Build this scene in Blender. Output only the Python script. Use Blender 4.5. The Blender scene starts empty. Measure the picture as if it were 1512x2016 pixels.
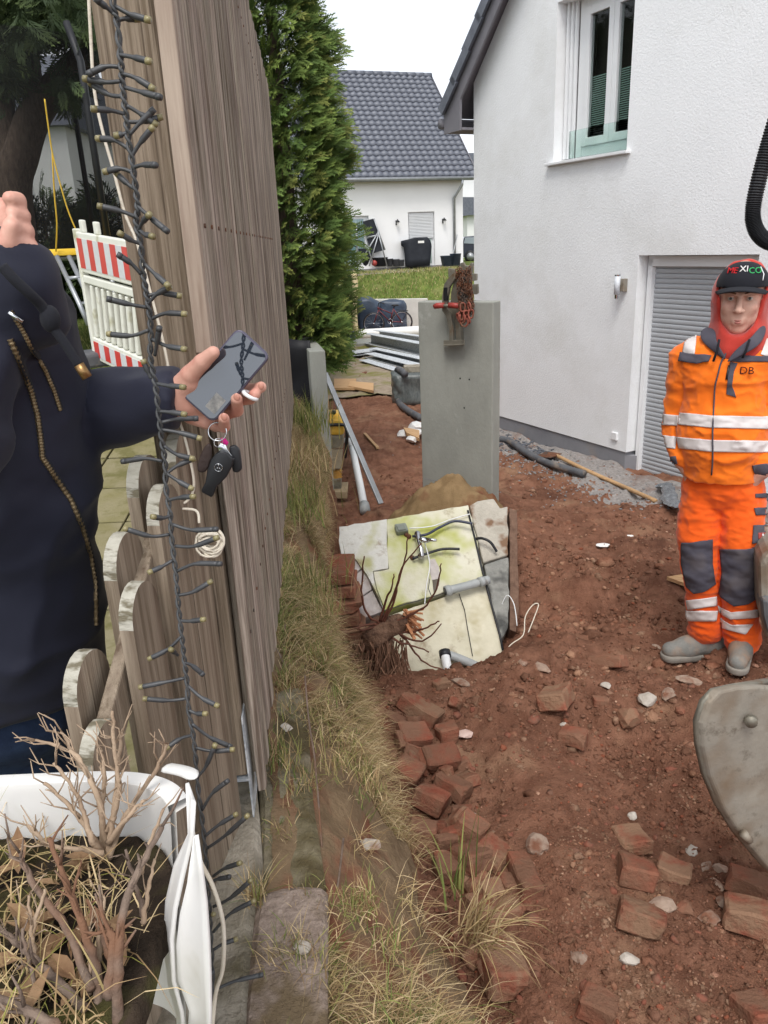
import bpy, bmesh, math, random
import numpy as np
from mathutils import Vector, Matrix, Quaternion
random.seed(7); RNG = np.random.default_rng(7)
SC = bpy.context.scene
COL = SC.collection
R_ = math.radians

# ---------------------------------------------------------------- camera
F, CX, CY, CAMZ = 1510.0, 756.0, 1008.0, 1.95
_d = np.array([189., 4292., 1510.]); _d /= np.linalg.norm(_d)
_fw = np.array([0, 0, 1.]) - (-_d)[2] * (-_d); _fw /= np.linalg.norm(_fw)
RM = np.array([np.cross(_fw, -_d), _fw, -_d])            # lens axes -> world
cam_data = bpy.data.cameras.new('camera'); cam = bpy.data.objects.new('camera', cam_data); COL.objects.link(cam)
cam_data.sensor_fit = 'HORIZONTAL'; cam_data.sensor_width = 36.0; cam_data.lens = 36.0 * F / 1512.0
cam_data.clip_start = 0.02; cam_data.clip_end = 600
_m = np.eye(4); _m[:3, 0] = RM[:, 0]; _m[:3, 1] = -RM[:, 1]; _m[:3, 2] = -RM[:, 2]; _m[2, 3] = CAMZ
cam.matrix_world = Matrix(_m.tolist()); SC.camera = cam

# ---------------------------------------------------------------- sky, sun, exposure
SUN_EL, SUN_AZ = R_(60), R_(190)        # overcast: high, soft, from behind the viewer
w = bpy.data.worlds.new('World'); SC.world = w; w.use_nodes = True
nt = w.node_tree; nt.nodes.clear()
o_ = nt.nodes.new('ShaderNodeOutputWorld'); bg = nt.nodes.new('ShaderNodeBackground')
sky = nt.nodes.new('ShaderNodeTexSky'); sky.sky_type = 'NISHITA'; sky.sun_disc = False
sky.sun_elevation = SUN_EL; sky.sun_rotation = SUN_AZ; sky.air_density = 1.0; sky.dust_density = 1.2; sky.ozone_density = 1.0
hs = nt.nodes.new('ShaderNodeHueSaturation'); hs.inputs['Saturation'].default_value = 0.12
tc = nt.nodes.new('ShaderNodeTexCoord'); nz = nt.nodes.new('ShaderNodeTexNoise'); nz.inputs['Scale'].default_value = 2.2; nz.inputs['Detail'].default_value = 7
cr = nt.nodes.new('ShaderNodeValToRGB'); cr.color_ramp.elements[0].position = .35; cr.color_ramp.elements[1].position = .68
cr.color_ramp.elements[0].color = (.86, .89, .95, 1); cr.color_ramp.elements[1].color = (1.1, 1.1, 1.1, 1)
mx = nt.nodes.new('ShaderNodeMixRGB'); mx.blend_type = 'MULTIPLY'; mx.inputs[0].default_value = 1
nt.links.new(tc.outputs['Generated'], nz.inputs['Vector']); nt.links.new(nz.outputs['Fac'], cr.inputs['Fac'])
nt.links.new(sky.outputs[0], hs.inputs['Color']); nt.links.new(hs.outputs[0], mx.inputs[1]); nt.links.new(cr.outputs[0], mx.inputs[2])
nt.links.new(mx.outputs[0], bg.inputs['Color']); nt.links.new(bg.outputs[0], o_.inputs['Surface'])
bg.inputs['Strength'].default_value = 0.15
sun_d = bpy.data.lights.new('sun', 'SUN'); sun = bpy.data.objects.new('sun', sun_d); COL.objects.link(sun)
sun_d.energy = 1.2; sun_d.angle = R_(25); sun_d.color = (1, .96, .9)
_dir = Vector((math.sin(SUN_AZ) * math.cos(SUN_EL), math.cos(SUN_AZ) * math.cos(SUN_EL), math.sin(SUN_EL)))
sun.rotation_euler = _dir.to_track_quat('Z', 'Y').to_euler()
SC.view_settings.view_transform = 'Standard'; SC.view_settings.look = 'None'
SC.view_settings.gamma = 1.0; SC.view_settings.use_curve_mapping = False
SC.view_settings.exposure = 0.8
SC.cycles.max_bounces = 5; SC.cycles.diffuse_bounces = 3; SC.cycles.glossy_bounces = 3; SC.cycles.transparent_max_bounces = 12

# ---------------------------------------------------------------- helpers
def ray(px, py): return RM @ np.array([px - CX, py - CY, F])
def on_z(px, py, z):
    r = ray(px, py); t = (z - CAMZ) / r[2]; return Vector((r[0] * t, r[1] * t, z))
def on_y(px, py, y):
    r = ray(px, py); t = y / r[1]; return Vector((r[0] * t, y, CAMZ + r[2] * t))
def on_plane(px, py, P, n):
    r = Vector(ray(px, py)); c = Vector((0, 0, CAMZ)); return c + r * ((P - c).dot(n) / r.dot(n))

def tag(o, label=None, cat=None, group=None, kind=None):
    if label: o['label'] = label
    if cat: o['category'] = cat
    if group: o['group'] = group
    if kind: o['kind'] = kind
    return o
def thing(name, label, cat, loc=(0, 0, 0), group=None):
    o = bpy.data.objects.new(name, None); COL.objects.link(o); o.location = loc; o.empty_display_size = .05
    return tag(o, label, cat, group)
def copy_tree(o, parent=None):
    c = o.copy(); COL.objects.link(c)
    if parent: c.parent = parent
    for ch in [q for q in bpy.data.objects if q.parent == o and q is not c]: copy_tree(ch, c)
    return c

class MB:
    """collects polygons for ONE mesh object"""
    def __init__(s): s.v = []; s.f = []; s.mi = []; s.cur = 0
    def add(s, vs, fs):
        b = len(s.v); s.v += [tuple(p) for p in vs]
        for f in fs: s.f.append([b + i for i in f]); s.mi.append(s.cur)
        return s
    def box(s, c, d, M=None):
        x, y, z = d[0] / 2, d[1] / 2, d[2] / 2
        vs = [Vector((a * x, b * y, e * z)) for e in (-1, 1) for b in (-1, 1) for a in (-1, 1)]
        if M is not None: vs = [M @ p for p in vs]
        c = Vector(c); return s.add([p + c for p in vs], [(0, 2, 3, 1), (4, 5, 7, 6), (0, 1, 5, 4), (2, 6, 7, 3), (0, 4, 6, 2), (1, 3, 7, 5)])
    def beam(s, a, b, wd, th, side=None):
        a, b = Vector(a), Vector(b); d = (b - a); L = d.length; d.normalize()
        sd = Vector(side) if side is not None else (d.cross(Vector((0, 0, 1))) if abs(d.z) < .95 else Vector((1, 0, 0)))
        sd = (sd - d * sd.dot(d)).normalized(); u = d.cross(sd)
        M = Matrix((sd, d, u)).transposed(); return s.box((a + b) / 2, (wd, L, th), M)
    def tube(s, path, r, n=8, cap=True, flat=1.0):
        P = [Vector(p) for p in path]; m = len(P); rr = r if hasattr(r, '__len__') else [r] * m
        t0 = (P[1] - P[0]).normalized(); up = Vector((0, 0, 1)) if abs(t0.z) < .9 else Vector((1, 0, 0))
        nrm = t0.cross(up).normalized(); vs = []; fs = []
        for i, p in enumerate(P):
            t = (P[min(i + 1, m - 1)] - P[max(i - 1, 0)])
            t = t.normalized() if t.length > 1e-9 else t0
            nrm = (nrm - t * nrm.dot(t)).normalized(); bn = t.cross(nrm)
            for k in range(n):
                a = 2 * math.pi * k / n; vs.append(p + (nrm * math.cos(a) + bn * math.sin(a) * flat) * rr[i])
        for i in range(m - 1):
            for k in range(n): fs.append((i * n + k, i * n + (k + 1) % n, (i + 1) * n + (k + 1) % n, (i + 1) * n + k))
        if cap: fs.append(tuple(range(n))[::-1]); fs.append(tuple((m - 1) * n + k for k in range(n)))
        return s.add(vs, fs)
    def loft(s, rings, cap=True, closed=True):
        n = len(rings[0]); vs = [p for r in rings for p in r]; fs = []
        for i in range(len(rings) - 1):
            for k in range(n if closed else n - 1): fs.append((i * n + k, i * n + (k + 1) % n, (i + 1) * n + (k + 1) % n, (i + 1) * n + k))
        if cap: fs.append(tuple(range(n))[::-1]); fs.append(tuple((len(rings) - 1) * n + k for k in range(n)))
        return s.add(vs, fs)
    def lathe(s, prof, c=(0, 0, 0), n=20, M=None):
        c = Vector(c); rings = []
        for r, z in prof:
            q = [Vector((r * math.cos(2 * math.pi * k / n), r * math.sin(2 * math.pi * k / n), z)) for k in range(n)]
            rings.append([(M @ p if M is not None else p) + c for p in q])
        return s.loft(rings)
    def prism(s, poly, ext):
        """poly: list of 3D points (planar), ext: extrusion vector"""
        n = len(poly); e = Vector(ext); P = [Vector(p) for p in poly]
        return s.add(P + [p + e for p in P], [tuple(range(n)), tuple(range(2 * n - 1, n - 1, -1))] + [(i, i + n, (i + 1) % n + n, (i + 1) % n) for i in range(n)])
    def ball(s, c, r, n=8, m=6, M=None):
        rad = (r, r, r) if not hasattr(r, '__len__') else r; rings = []
        for j in range(m + 1):
            a = math.pi * j / m; rings.append([Vector((rad[0] * max(math.sin(a), .02) * math.cos(2 * math.pi * k / n), rad[1] * max(math.sin(a), .02) * math.sin(2 * math.pi * k / n), -rad[2] * math.cos(a))) for k in range(n)])
        if M is not None: rings = [[M @ p for p in q] for q in rings]
        c = Vector(c); return s.loft([[p + c for p in q] for q in rings])
    def build(s, name, mat, parent=None, smooth=False, bevel=0, fix=True, seg=2):
        me = bpy.data.meshes.new(name); me.from_pydata([tuple(p) for p in s.v], [], s.f)
        ms = mat if isinstance(mat, (list, tuple)) else [mat]
        for m_ in ms: me.materials.append(m_)
        if len(ms) > 1: me.polygons.foreach_set('material_index', s.mi)
        if fix:
            bm = bmesh.new(); bm.from_mesh(me); bmesh.ops.recalc_face_normals(bm, faces=bm.faces); bm.to_mesh(me); bm.free()
        return link(name, me, parent, smooth, bevel, seg)
def link(name, me, parent=None, smooth=False, bevel=0, seg=2):
    o = bpy.data.objects.new(name, me); COL.objects.link(o)
    if parent is not None:
        o.parent = parent; o.matrix_parent_inverse = world_of(parent).inverted()
    if smooth:
        me.polygons.foreach_set('use_smooth', [True] * len(me.polygons))
    if bevel:
        b = o.modifiers.new('bevel', 'BEVEL'); b.width = bevel; b.segments = seg; b.limit_method = 'ANGLE'
    return o
def world_of(o):
    m = Matrix.Translation(o.location) @ o.rotation_euler.to_matrix().to_4x4() @ Matrix.Diagonal((*o.scale, 1))
    return world_of(o.parent) @ o.matrix_parent_inverse @ m if o.parent else m
def np_mesh(name, V, Fq, mat, parent=None, smooth=False, colors=None):
    """fast mesh from numpy arrays; Fq (n,3) or (n,4); colors per vertex (n,3) -> attribute 'tint'"""
    me = bpy.data.meshes.new(name); k = Fq.shape[1]
    me.vertices.add(len(V)); me.vertices.foreach_set('co', np.asarray(V, np.float32).ravel())
    me.loops.add(Fq.size); me.loops.foreach_set('vertex_index', Fq.astype(np.int32).ravel())
    me.polygons.add(len(Fq)); me.polygons.foreach_set('loop_start', np.arange(0, Fq.size, k, dtype=np.int32))
    if colors is not None:
        a = me.color_attributes.new('tint', 'FLOAT_COLOR', 'POINT')
        c4 = np.ones((len(V), 4), np.float32); c4[:, :3] = colors; a.data.foreach_set('color', c4.ravel())
    me.update(calc_edges=True); me.validate(); me.materials.append(mat)
    return link(name, me, parent, smooth)

# value noise (numpy)
def _h(ix, iy, iz, seed):
    n = (ix.astype(np.int64) * 374761393 + iy.astype(np.int64) * 668265263 + iz.astype(np.int64) * 2147483647 + seed * 974711) & 0xffffffff
    n = ((n ^ (n >> 13)) * 1274126177) & 0xffffffff
    return ((n ^ (n >> 16)) & 0xffff) / 65535.0
def vnoise(x, y, z=None, seed=0):
    x = np.asarray(x, float); y = np.asarray(y, float); z = np.zeros_like(x) if z is None else np.asarray(z, float)
    fx, fy, fz = np.floor(x), np.floor(y), np.floor(z); u, v, t = x - fx, y - fy, z - fz
    u = u * u * (3 - 2 * u); v = v * v * (3 - 2 * v); t = t * t * (3 - 2 * t); r = 0
    for a in (0, 1):
        for b in (0, 1):
            for c in (0, 1):
                r = r + _h(fx + a, fy + b, fz + c, seed) * (u if a else 1 - u) * (v if b else 1 - v) * (t if c else 1 - t)
    return r
def fbm(x, y, z=None, sc=1, oct=4, seed=0, gain=.5):
    r = 0; a = 1; s = 0
    for i in range(oct):
        r = r + a * (vnoise(x * sc, y * sc, None if z is None else z * sc, seed + i * 17) - .5); s += a; a *= gain; sc *= 2.03
    return r / s * 2
def sstep(a, b, x): t = np.clip((x - a) / (b - a), 0, 1); return t * t * (3 - 2 * t)

# ---------------------------------------------------------------- materials
def srgb(r, g, b):
    f = lambda c: (c / 255 / 12.92) if c / 255 <= .04045 else ((c / 255 + .055) / 1.055) ** 2.4
    return (f(r), f(g), f(b), 1)
def pm(name, c1, c2=None, scale=6, rough=.8, bump=0, bscale=60, stretch=(1, 1, 1), metal=0, c3=None, s3=3, p3=(.5, .65), spec=.3, rnd=0, tint=False, detail=4, bdist=.01, coat=0, trans=0, alpha=1, coords='Object', sheen=0, bstretch=None, ramp=(.3, .7), hrnd=0, c4=None, s4=3, p4=(.55, .7)):
    m = bpy.data.materials.new(name); m.use_nodes = True; n = m.node_tree.nodes; L = m.node_tree.links.new
    b = n['Principled BSDF']; b.inputs['Roughness'].default_value = rough; b.inputs['Metallic'].default_value = metal
    b.inputs['Specular IOR Level'].default_value = spec; b.inputs['Coat Weight'].default_value = coat
    b.inputs['Transmission Weight'].default_value = trans; b.inputs['Alpha'].default_value = alpha; b.inputs['Sheen Weight'].default_value = sheen
    c1 = tuple(c1) if len(c1) == 4 else (*c1, 1); c2 = c1 if c2 is None else (tuple(c2) if len(c2) == 4 else (*c2, 1))
    tc = n.new('ShaderNodeTexCoord'); mp = n.new('ShaderNodeMapping'); mp.inputs['Scale'].default_value = stretch
    L(tc.outputs[coords], mp.inputs['Vector']); oi = None
    if rnd or hrnd:
        oi = n.new('ShaderNodeObjectInfo'); ad = n.new('ShaderNodeVectorMath'); ad.operation = 'ADD'; sc_ = n.new('ShaderNodeVectorMath'); sc_.operation = 'SCALE'
        cb = n.new('ShaderNodeCombineXYZ'); L(oi.outputs['Random'], cb.inputs[0]); L(oi.outputs['Random'], cb.inputs[1]); L(cb.outputs[0], sc_.inputs[0]); sc_.inputs['Scale'].default_value = 37.0
        L(mp.outputs[0], ad.inputs[0]); L(sc_.outputs[0], ad.inputs[1]); vec = ad.outputs[0]
    else: vec = mp.outputs[0]
    nz = n.new('ShaderNodeTexNoise'); nz.inputs['Scale'].default_value = scale; nz.inputs['Detail'].default_value = detail; nz.inputs['Roughness'].default_value = .62
    L(vec, nz.inputs['Vector']); cr = n.new('ShaderNodeValToRGB'); e = cr.color_ramp.elements
    e[0].position, e[1].position = ramp; e[0].color = c1; e[1].color = c2
    L(nz.outputs['Fac'], cr.inputs['Fac']); out = cr.outputs[0]
    if c3 is not None:
        n3 = n.new('ShaderNodeTexNoise'); n3.inputs['Scale'].default_value = s3; n3.inputs['Detail'].default_value = 3; n3.inputs['Roughness'].default_value = .6; L(vec, n3.inputs['Vector'])
        r3 = n.new('ShaderNodeValToRGB'); r3.color_ramp.elements[0].position, r3.color_ramp.elements[1].position = p3
        L(n3.outputs['Fac'], r3.inputs['Fac']); m3 = n.new('ShaderNodeMixRGB'); L(r3.outputs[0], m3.inputs[0]); L(out, m3.inputs[1]); m3.inputs[2].default_value = c3 if len(c3) == 4 else (*c3, 1); out = m3.outputs[0]
    if c4 is not None:
        n4 = n.new('ShaderNodeTexNoise'); n4.inputs['Scale'].default_value = s4; n4.inputs['Detail'].default_value = 5; n4.inputs['Roughness'].default_value = .7; L(tc.outputs[coords], n4.inputs['Vector'])
        r4 = n.new('ShaderNodeValToRGB'); r4.color_ramp.elements[0].position, r4.color_ramp.elements[1].position = p4
        L(n4.outputs['Fac'], r4.inputs['Fac']); m4 = n.new('ShaderNodeMixRGB'); L(r4.outputs[0], m4.inputs[0]); L(out, m4.inputs[1]); m4.inputs[2].default_value = c4; out = m4.outputs[0]
    if tint:
        at = n.new('ShaderNodeAttribute'); at.attribute_name = 'tint'; mm = n.new('ShaderNodeMixRGB'); mm.blend_type = 'MULTIPLY'; mm.inputs[0].default_value = 1
        L(out, mm.inputs[1]); L(at.outputs['Color'], mm.inputs[2]); out = mm.outputs[0]
    if rnd or hrnd:
        hv = n.new('ShaderNodeHueSaturation'); mr = n.new('ShaderNodeMapRange'); mr.inputs['To Min'].default_value = 1 - rnd; mr.inputs['To Max'].default_value = 1 + rnd
        L(oi.outputs['Random'], mr.inputs['Value']); L(mr.outputs[0], hv.inputs['Value']); L(out, hv.inputs['Color']); out = hv.outputs[0]
        if hrnd:
            mh = n.new('ShaderNodeMapRange'); mh.inputs['To Min'].default_value = .5 - hrnd; mh.inputs['To Max'].default_value = .5 + hrnd
            ml = n.new('ShaderNodeMath'); ml.operation = 'MULTIPLY'; ml.inputs[1].default_value = 7.31; fr = n.new('ShaderNodeMath'); fr.operation = 'FRACT'
            L(oi.outputs['Random'], ml.inputs[0]); L(ml.outputs[0], fr.inputs[0]); L(fr.outputs[0], mh.inputs['Value']); L(mh.outputs[0], hv.inputs['Hue'])
    L(out, b.inputs['Base Color'])
    if bump:
        nb = n.new('ShaderNodeTexNoise'); nb.inputs['Scale'].default_value = bscale; nb.inputs['Detail'].default_value = 4; nb.inputs['Roughness'].default_value = .65
        if bstretch is not None:
            mb_ = n.new('ShaderNodeMapping'); mb_.inputs['Scale'].default_value = bstretch; L(tc.outputs[coords], mb_.inputs['Vector']); L(mb_.outputs[0], nb.inputs['Vector'])
        else: L(vec, nb.inputs['Vector'])
        bp = n.new('ShaderNodeBump'); bp.inputs['Strength'].default_value = bump; bp.inputs['Distance'].default_value = bdist
        L(nb.outputs['Fac'], bp.inputs['Height']); L(bp.outputs[0], b.inputs['Normal'])
    return m
M = {}
M['soil'] = pm('soil', srgb(116, 79, 62), srgb(152, 110, 89), 11, .95, 1.0, 110, c3=srgb(164, 130, 104), c4=srgb(94, 63, 50), s4=1.6, p4=(.5, .7), s3=2.2, p3=(.55, .75), spec=.1, bdist=.015)
M['clod'] = pm('clod', srgb(112, 78, 62), srgb(144, 106, 87), 40, .95, .9, 150, c3=srgb(158, 126, 104), s3=9, p3=(.52, .62), spec=.1, tint=True)
M['brick'] = pm('brick', srgb(134, 74, 58), srgb(150, 92, 72), 14, .92, .8, 60, c3=srgb(126, 93, 75), s3=8, p3=(.30, .56), rnd=.15, spec=.12)
M['mortar_brick'] = pm('mortar_brick', srgb(140, 80, 64), srgb(128, 84, 66), 14, .92, .9, 50, c3=srgb(138, 108, 87), s3=11, p3=(.32, .54), rnd=.12, spec=.1)
M['stone'] = pm('stone', srgb(134, 112, 98), srgb(166, 146, 130), 20, .9, .5, 60, c3=srgb(122, 84, 66), s3=14, p3=(.5, .65), rnd=.15, spec=.2)
M['white_stone'] = pm('white_stone', srgb(168, 158, 146), srgb(200, 192, 182), 20, .85, .4, 60, c3=srgb(150, 120, 100), s3=18, p3=(.55, .7), rnd=.08)
M['plaster'] = pm('plaster', srgb(236, 237, 238), srgb(242, 243, 244), 1.5, .95, .45, 60, bdist=.010, spec=.1, c4=srgb(212, 211, 206), s4=.9, p4=(.5, .98))
M['white_wall'] = pm('white_wall', srgb(234, 234, 233), srgb(240, 240, 239), 1.0, .95, .2, 90, spec=.1)
M['plinth'] = pm('plinth', srgb(126, 126, 131), srgb(142, 142, 146), 3, .9, .2, 120, c3=srgb(150, 138, 128), s3=2.5, p3=(.55, .8))
M['upvc'] = pm('upvc', srgb(228, 229, 230), srgb(234, 235, 236), 3, .35, spec=.5)
M['shutter'] = pm('shutter', srgb(168, 171, 175), srgb(178, 181, 185), 2, .42, .05, 40, spec=.4)
M['shutter_light'] = pm('shutter_light', srgb(205, 207, 208), srgb(214, 215, 216), 2, .45)
M['anthracite'] = pm('anthracite', srgb(74, 77, 84), srgb(92, 95, 103), 5, .6, .15, 60, spec=.4)
M['tile_dark'] = pm('tile_dark', srgb(84, 88, 98), srgb(104, 108, 118), 9, .45, .1, 60, spec=.5, rnd=.06)
M['verge'] = pm('verge', srgb(116, 114, 120), srgb(128, 126, 131), 4, .7, .05, 50)
M['zinc'] = pm('zinc', srgb(150, 153, 156), srgb(172, 175, 178), 8, .42, .05, 40, metal=.6)
M['galv'] = pm('galv', srgb(206, 211, 215), srgb(222, 226, 229), 14, .4, .06, 50, metal=.1, c3=srgb(164, 170, 176), s3=30, p3=(.5, .6))
M['concrete'] = pm('concrete', srgb(138, 139, 132), srgb(160, 161, 153), 3.2, .85, .3, 60, c4=srgb(172, 172, 166), s4=5, p4=(.6, .75), c3=srgb(120, 118, 106), s3=2.6, p3=(.6, .78), stretch=(1, 1, .5))
M['old_concrete'] = pm('old_concrete', srgb(140, 132, 118), srgb(172, 163, 148), 22, .95, .9, 40, c3=srgb(98, 90, 70), s3=5, p3=(.5, .64), bdist=.015)
M['red_stone'] = pm('red_stone', srgb(126, 110, 99), srgb(168, 151, 139), 60, .95, .9, 90, c3=srgb(112, 96, 74), s3=9, p3=(.5, .64), bdist=.012)
M['moss_concrete'] = pm('moss_concrete', srgb(142, 132, 114), srgb(116, 108, 82), 14, .95, .9, 50, c3=srgb(88, 78, 54), s3=9, p3=(.46, .62), bdist=.015)
M['wood_old'] = pm('wood_old', srgb(104, 92, 80), srgb(176, 164, 150), 9, .85, .8, 16, stretch=(13, 13, .35), ramp=(.36, .62), c3=srgb(98, 84, 72), s3=7, p3=(.52, .68), rnd=.2, bdist=.006, spec=.15, hrnd=.012)
M['wood_post'] = pm('wood_post', srgb(112, 98, 82), srgb(158, 143, 125), 9, .85, .8, 18, stretch=(13, 13, .3), ramp=(.36, .64), c3=srgb(84, 72, 60), s3=8, p3=(.56, .68), bdist=.006, spec=.15)
M['wood_pale'] = pm('wood_pale', srgb(150, 132, 118), srgb(182, 166, 150), 7, .8, .5, 14, stretch=(9, 9, .6), c3=srgb(120, 100, 86), s3=5, p3=(.55, .72), bdist=.004, spec=.15)
M['picket'] = pm('picket', srgb(118, 104, 88), srgb(168, 153, 135), 8, .85, .7, 15, stretch=(12, 12, .4), ramp=(.36, .64), c3=srgb(104, 88, 74), s3=4, p3=(.5, .7), rnd=.12, bdist=.005, spec=.15)
M['end_grain'] = pm('end_grain', srgb(150, 146, 132), srgb(186, 182, 170), 20, .9, .9, 30, stretch=(1, 1, 3), c3=srgb(110, 103, 86), s3=26, p3=(.5, .6), bdist=.006)
M['plank'] = pm('plank', srgb(176, 138, 98), srgb(202, 166, 124), 6, .8, .3, 14, stretch=(1.2, 10, 10), rnd=.1)
M['white_plastic'] = pm('white_plastic', srgb(226, 224, 220), srgb(234, 233, 230), 4, .4, .05, 30, c3=srgb(200, 194, 180), s3=7, p3=(.6, .75), spec=.45)
M['white_pvc'] = pm('white_pvc', srgb(222, 224, 224), srgb(232, 233, 233), 5, .35, spec=.5)
M['grey_pvc'] = pm('grey_pvc', srgb(150, 154, 154), srgb(168, 171, 170), 9, .45, .05, 50, spec=.45, c3=srgb(150, 130, 110), s3=8, p3=(.62, .75))
M['black_rubber'] = pm('black_rubber', srgb(28, 29, 32), srgb(40, 41, 45), 9, .5, .05, 60, spec=.45)
M['black_plastic'] = pm('black_plastic', srgb(22, 23, 26), srgb(30, 31, 34), 9, .42, spec=.5)
M['grey_rubber'] = pm('grey_rubber', srgb(78, 80, 84), srgb(100, 101, 104), 9, .6, .1, 60, c3=srgb(130, 118, 108), s3=8, p3=(.55, .7))
M['tarp_blue'] = pm('tarp_blue', srgb(44, 56, 72), srgb(64, 78, 96), 3, .45, .3, 14, spec=.5, bdist=.03)
M['tarp_black'] = pm('tarp_black', srgb(30, 33, 40), srgb(44, 47, 54), 3, .6, .25, 14, bdist=.02)
M['membrane'] = pm('membrane', srgb(20, 20, 23), srgb(28, 28, 32), 3, .55, .2, 12)
M['steel_rust'] = pm('steel_rust', srgb(104, 72, 56), srgb(134, 92, 70), 30, .75, .4, 80, metal=.5, c3=srgb(92, 84, 78), s3=18, p3=(.5, .62))
M['steel_worn'] = pm('steel_worn', srgb(116, 112, 102), srgb(144, 139, 126), 12, .55, .2, 60, metal=.55, c3=srgb(120, 100, 78), s3=10, p3=(.55, .7))
M['steel_bright'] = pm('steel_bright', srgb(134, 128, 118), srgb(156, 150, 138), 9, .6, .2, 50, metal=.2, c3=srgb(122, 104, 84), s3=5, p3=(.46, .7), c4=srgb(104, 96, 84), s4=14, p4=(.56, .7))
M['chrome'] = pm('chrome', srgb(205, 207, 210), None, 5, .12, metal=1.0)
M['red_paint'] = pm('red_paint', srgb(146, 54, 48), srgb(164, 64, 56), 9, .45, .05, 40, spec=.45)
M['red_chain'] = pm('red_chain', srgb(134, 72, 58), srgb(150, 84, 70), 30, .6, .2, 80, c3=srgb(116, 84, 66), s3=16, p3=(.5, .64))
M['yellow_paint'] = pm('yellow_paint', srgb(226, 178, 62), srgb(236, 192, 84), 7, .45, .05, 40, c3=srgb(180, 140, 90), s3=9, p3=(.6, .72), spec=.45)
M['sand'] = pm('sand', srgb(120, 98, 70), srgb(146, 122, 90), 9, .95, .6, 120, c3=srgb(110, 72, 54), s3=4, p3=(.58, .72), spec=.1)
M['gravel'] = pm('gravel', srgb(132, 126, 122), srgb(164, 158, 154), 40, .95, .8, 60, c3=srgb(124, 92, 76), s3=2.5, p3=(.52, .7), bdist=.02)
M['lawn'] = pm('lawn', srgb(78, 96, 44), srgb(118, 132, 66), 3, .95, .8, 60, c3=srgb(140, 138, 90), s3=1.2, p3=(.52, .68), bdist=.05, spec=.1)
M['dry_ground'] = pm('dry_ground', srgb(104, 86, 66), srgb(136, 116, 92), 12, .95, .7, 60, c3=srgb(120, 80, 62), s3=6, p3=(.5, .65), bdist=.012, spec=.1)
M['grass'] = pm('grass', srgb(255, 255, 255), None, 5, .8, tint=True, spec=.2)
M['leaf'] = pm('leaf', srgb(255, 255, 255), None, 5, .75, tint=True, spec=.25)
M['bark'] = pm('bark', srgb(70, 58, 50), srgb(104, 90, 78), 12, .95, .8, 20, stretch=(3, 3, .8), bdist=.02)
M['root'] = pm('root', srgb(132, 102, 82), srgb(164, 132, 108), 14, .95, .5, 40, stretch=(3, 3, 1))
M['rootlet'] = pm('rootlet', srgb(124, 92, 74), srgb(150, 116, 94), 14, .95)
M['splinter'] = pm('splinter', srgb(170, 110, 76), srgb(196, 142, 104), 14, .9, .5, 30, stretch=(1, 6, 6))
M['twig'] = pm('twig', srgb(86, 72, 64), srgb(138, 120, 106), 40, .9, .9, 90, c3=srgb(118, 86, 66), s3=9, p3=(.54, .66), bdist=.004)
M['twig_pale'] = pm('twig_pale', srgb(140, 118, 98), srgb(182, 160, 136), 18, .85, .4, 60)
M['dead_leaf'] = pm('dead_leaf', srgb(126, 98, 74), srgb(164, 136, 106), 20, .9, .3, 40, spec=.1)
M['potting_soil'] = pm('potting_soil', srgb(34, 29, 25), srgb(62, 52, 43), 20, .95, .8, 60, c3=srgb(74, 72, 40), s3=7, p3=(.55, .68), bdist=.012, spec=.1)
M['cable'] = pm('cable', srgb(58, 59, 60), srgb(82, 83, 84), 30, .5, .1, 80, spec=.45)
M['led_body'] = pm('led_body', srgb(50, 51, 53), srgb(72, 73, 75), 30, .45, spec=.5)
M['led_tip'] = pm('led_tip', srgb(112, 104, 72), srgb(146, 136, 98), 20, .3, spec=.5)
M['twine'] = pm('twine', srgb(206, 196, 178), srgb(224, 216, 200), 20, .8, .3, 60)
def glass(name, col=(1, 1, 1, 1), rough=.02):
    m = bpy.data.materials.new(name); m.use_nodes = True; b = m.node_tree.nodes['Principled BSDF']
    b.inputs['Base Color'].default_value = col; b.inputs['Transmission Weight'].default_value = 1; b.inputs['Roughness'].default_value = rough; b.inputs['IOR'].default_value = 1.25
    return m
M['glass'] = glass('glass', (.94, .99, .97, 1)); M['glass_green'] = glass('glass_green', (.8, .95, .9, 1)); M['glass_dim'] = glass('glass_dim', (.8, .86, .84, 1))
# ---------------------------------------------------------------- ground (red soil)
def G2(x, y, cx, cy, sx, sy): return np.exp(-((x - cx) / sx) ** 2 - ((y - cy) / sy) ** 2)
def soil_base(x, y):
    z = -.2 * sstep(4.6, 7, y) - .62 * sstep(9, 26, y) + 0 * x
    z = z - .30 * G2(x, y, .15, 3.75, .5, .45) + .07 * G2(x, y, .55, 3.08, .5, .22) + .26 * G2(x, y, .45, 4.75, .5, .4)
    z = z - .13 * G2(x, y, 1.12, 3.75, .3, .3) + .05 * G2(x, y, 1.5, 3.1, .5, .3) - .06 * G2(x, y, .75, 2.45, .5, .35)
    z = z - .07 * G2(x, y, .2, 1.9, .25, .9) - .09 * G2(x, y, .95, 2.35, .22, .55) + .07 * G2(x, y, 1.35, 2.35, .3, .4) + .05 * G2(x, y, .55, 2.5, .2, .5) - .05 * G2(x, y, 1.0, 3.2, .4, .2) + .08 * G2(x, y, 1.6, 4.0, .6, .5) + .10 * G2(x, y, -.15, 8.2, .5, 1.3) + .05 * G2(x, y, 1.3, 5.0, .7, .7)
    return z
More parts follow.
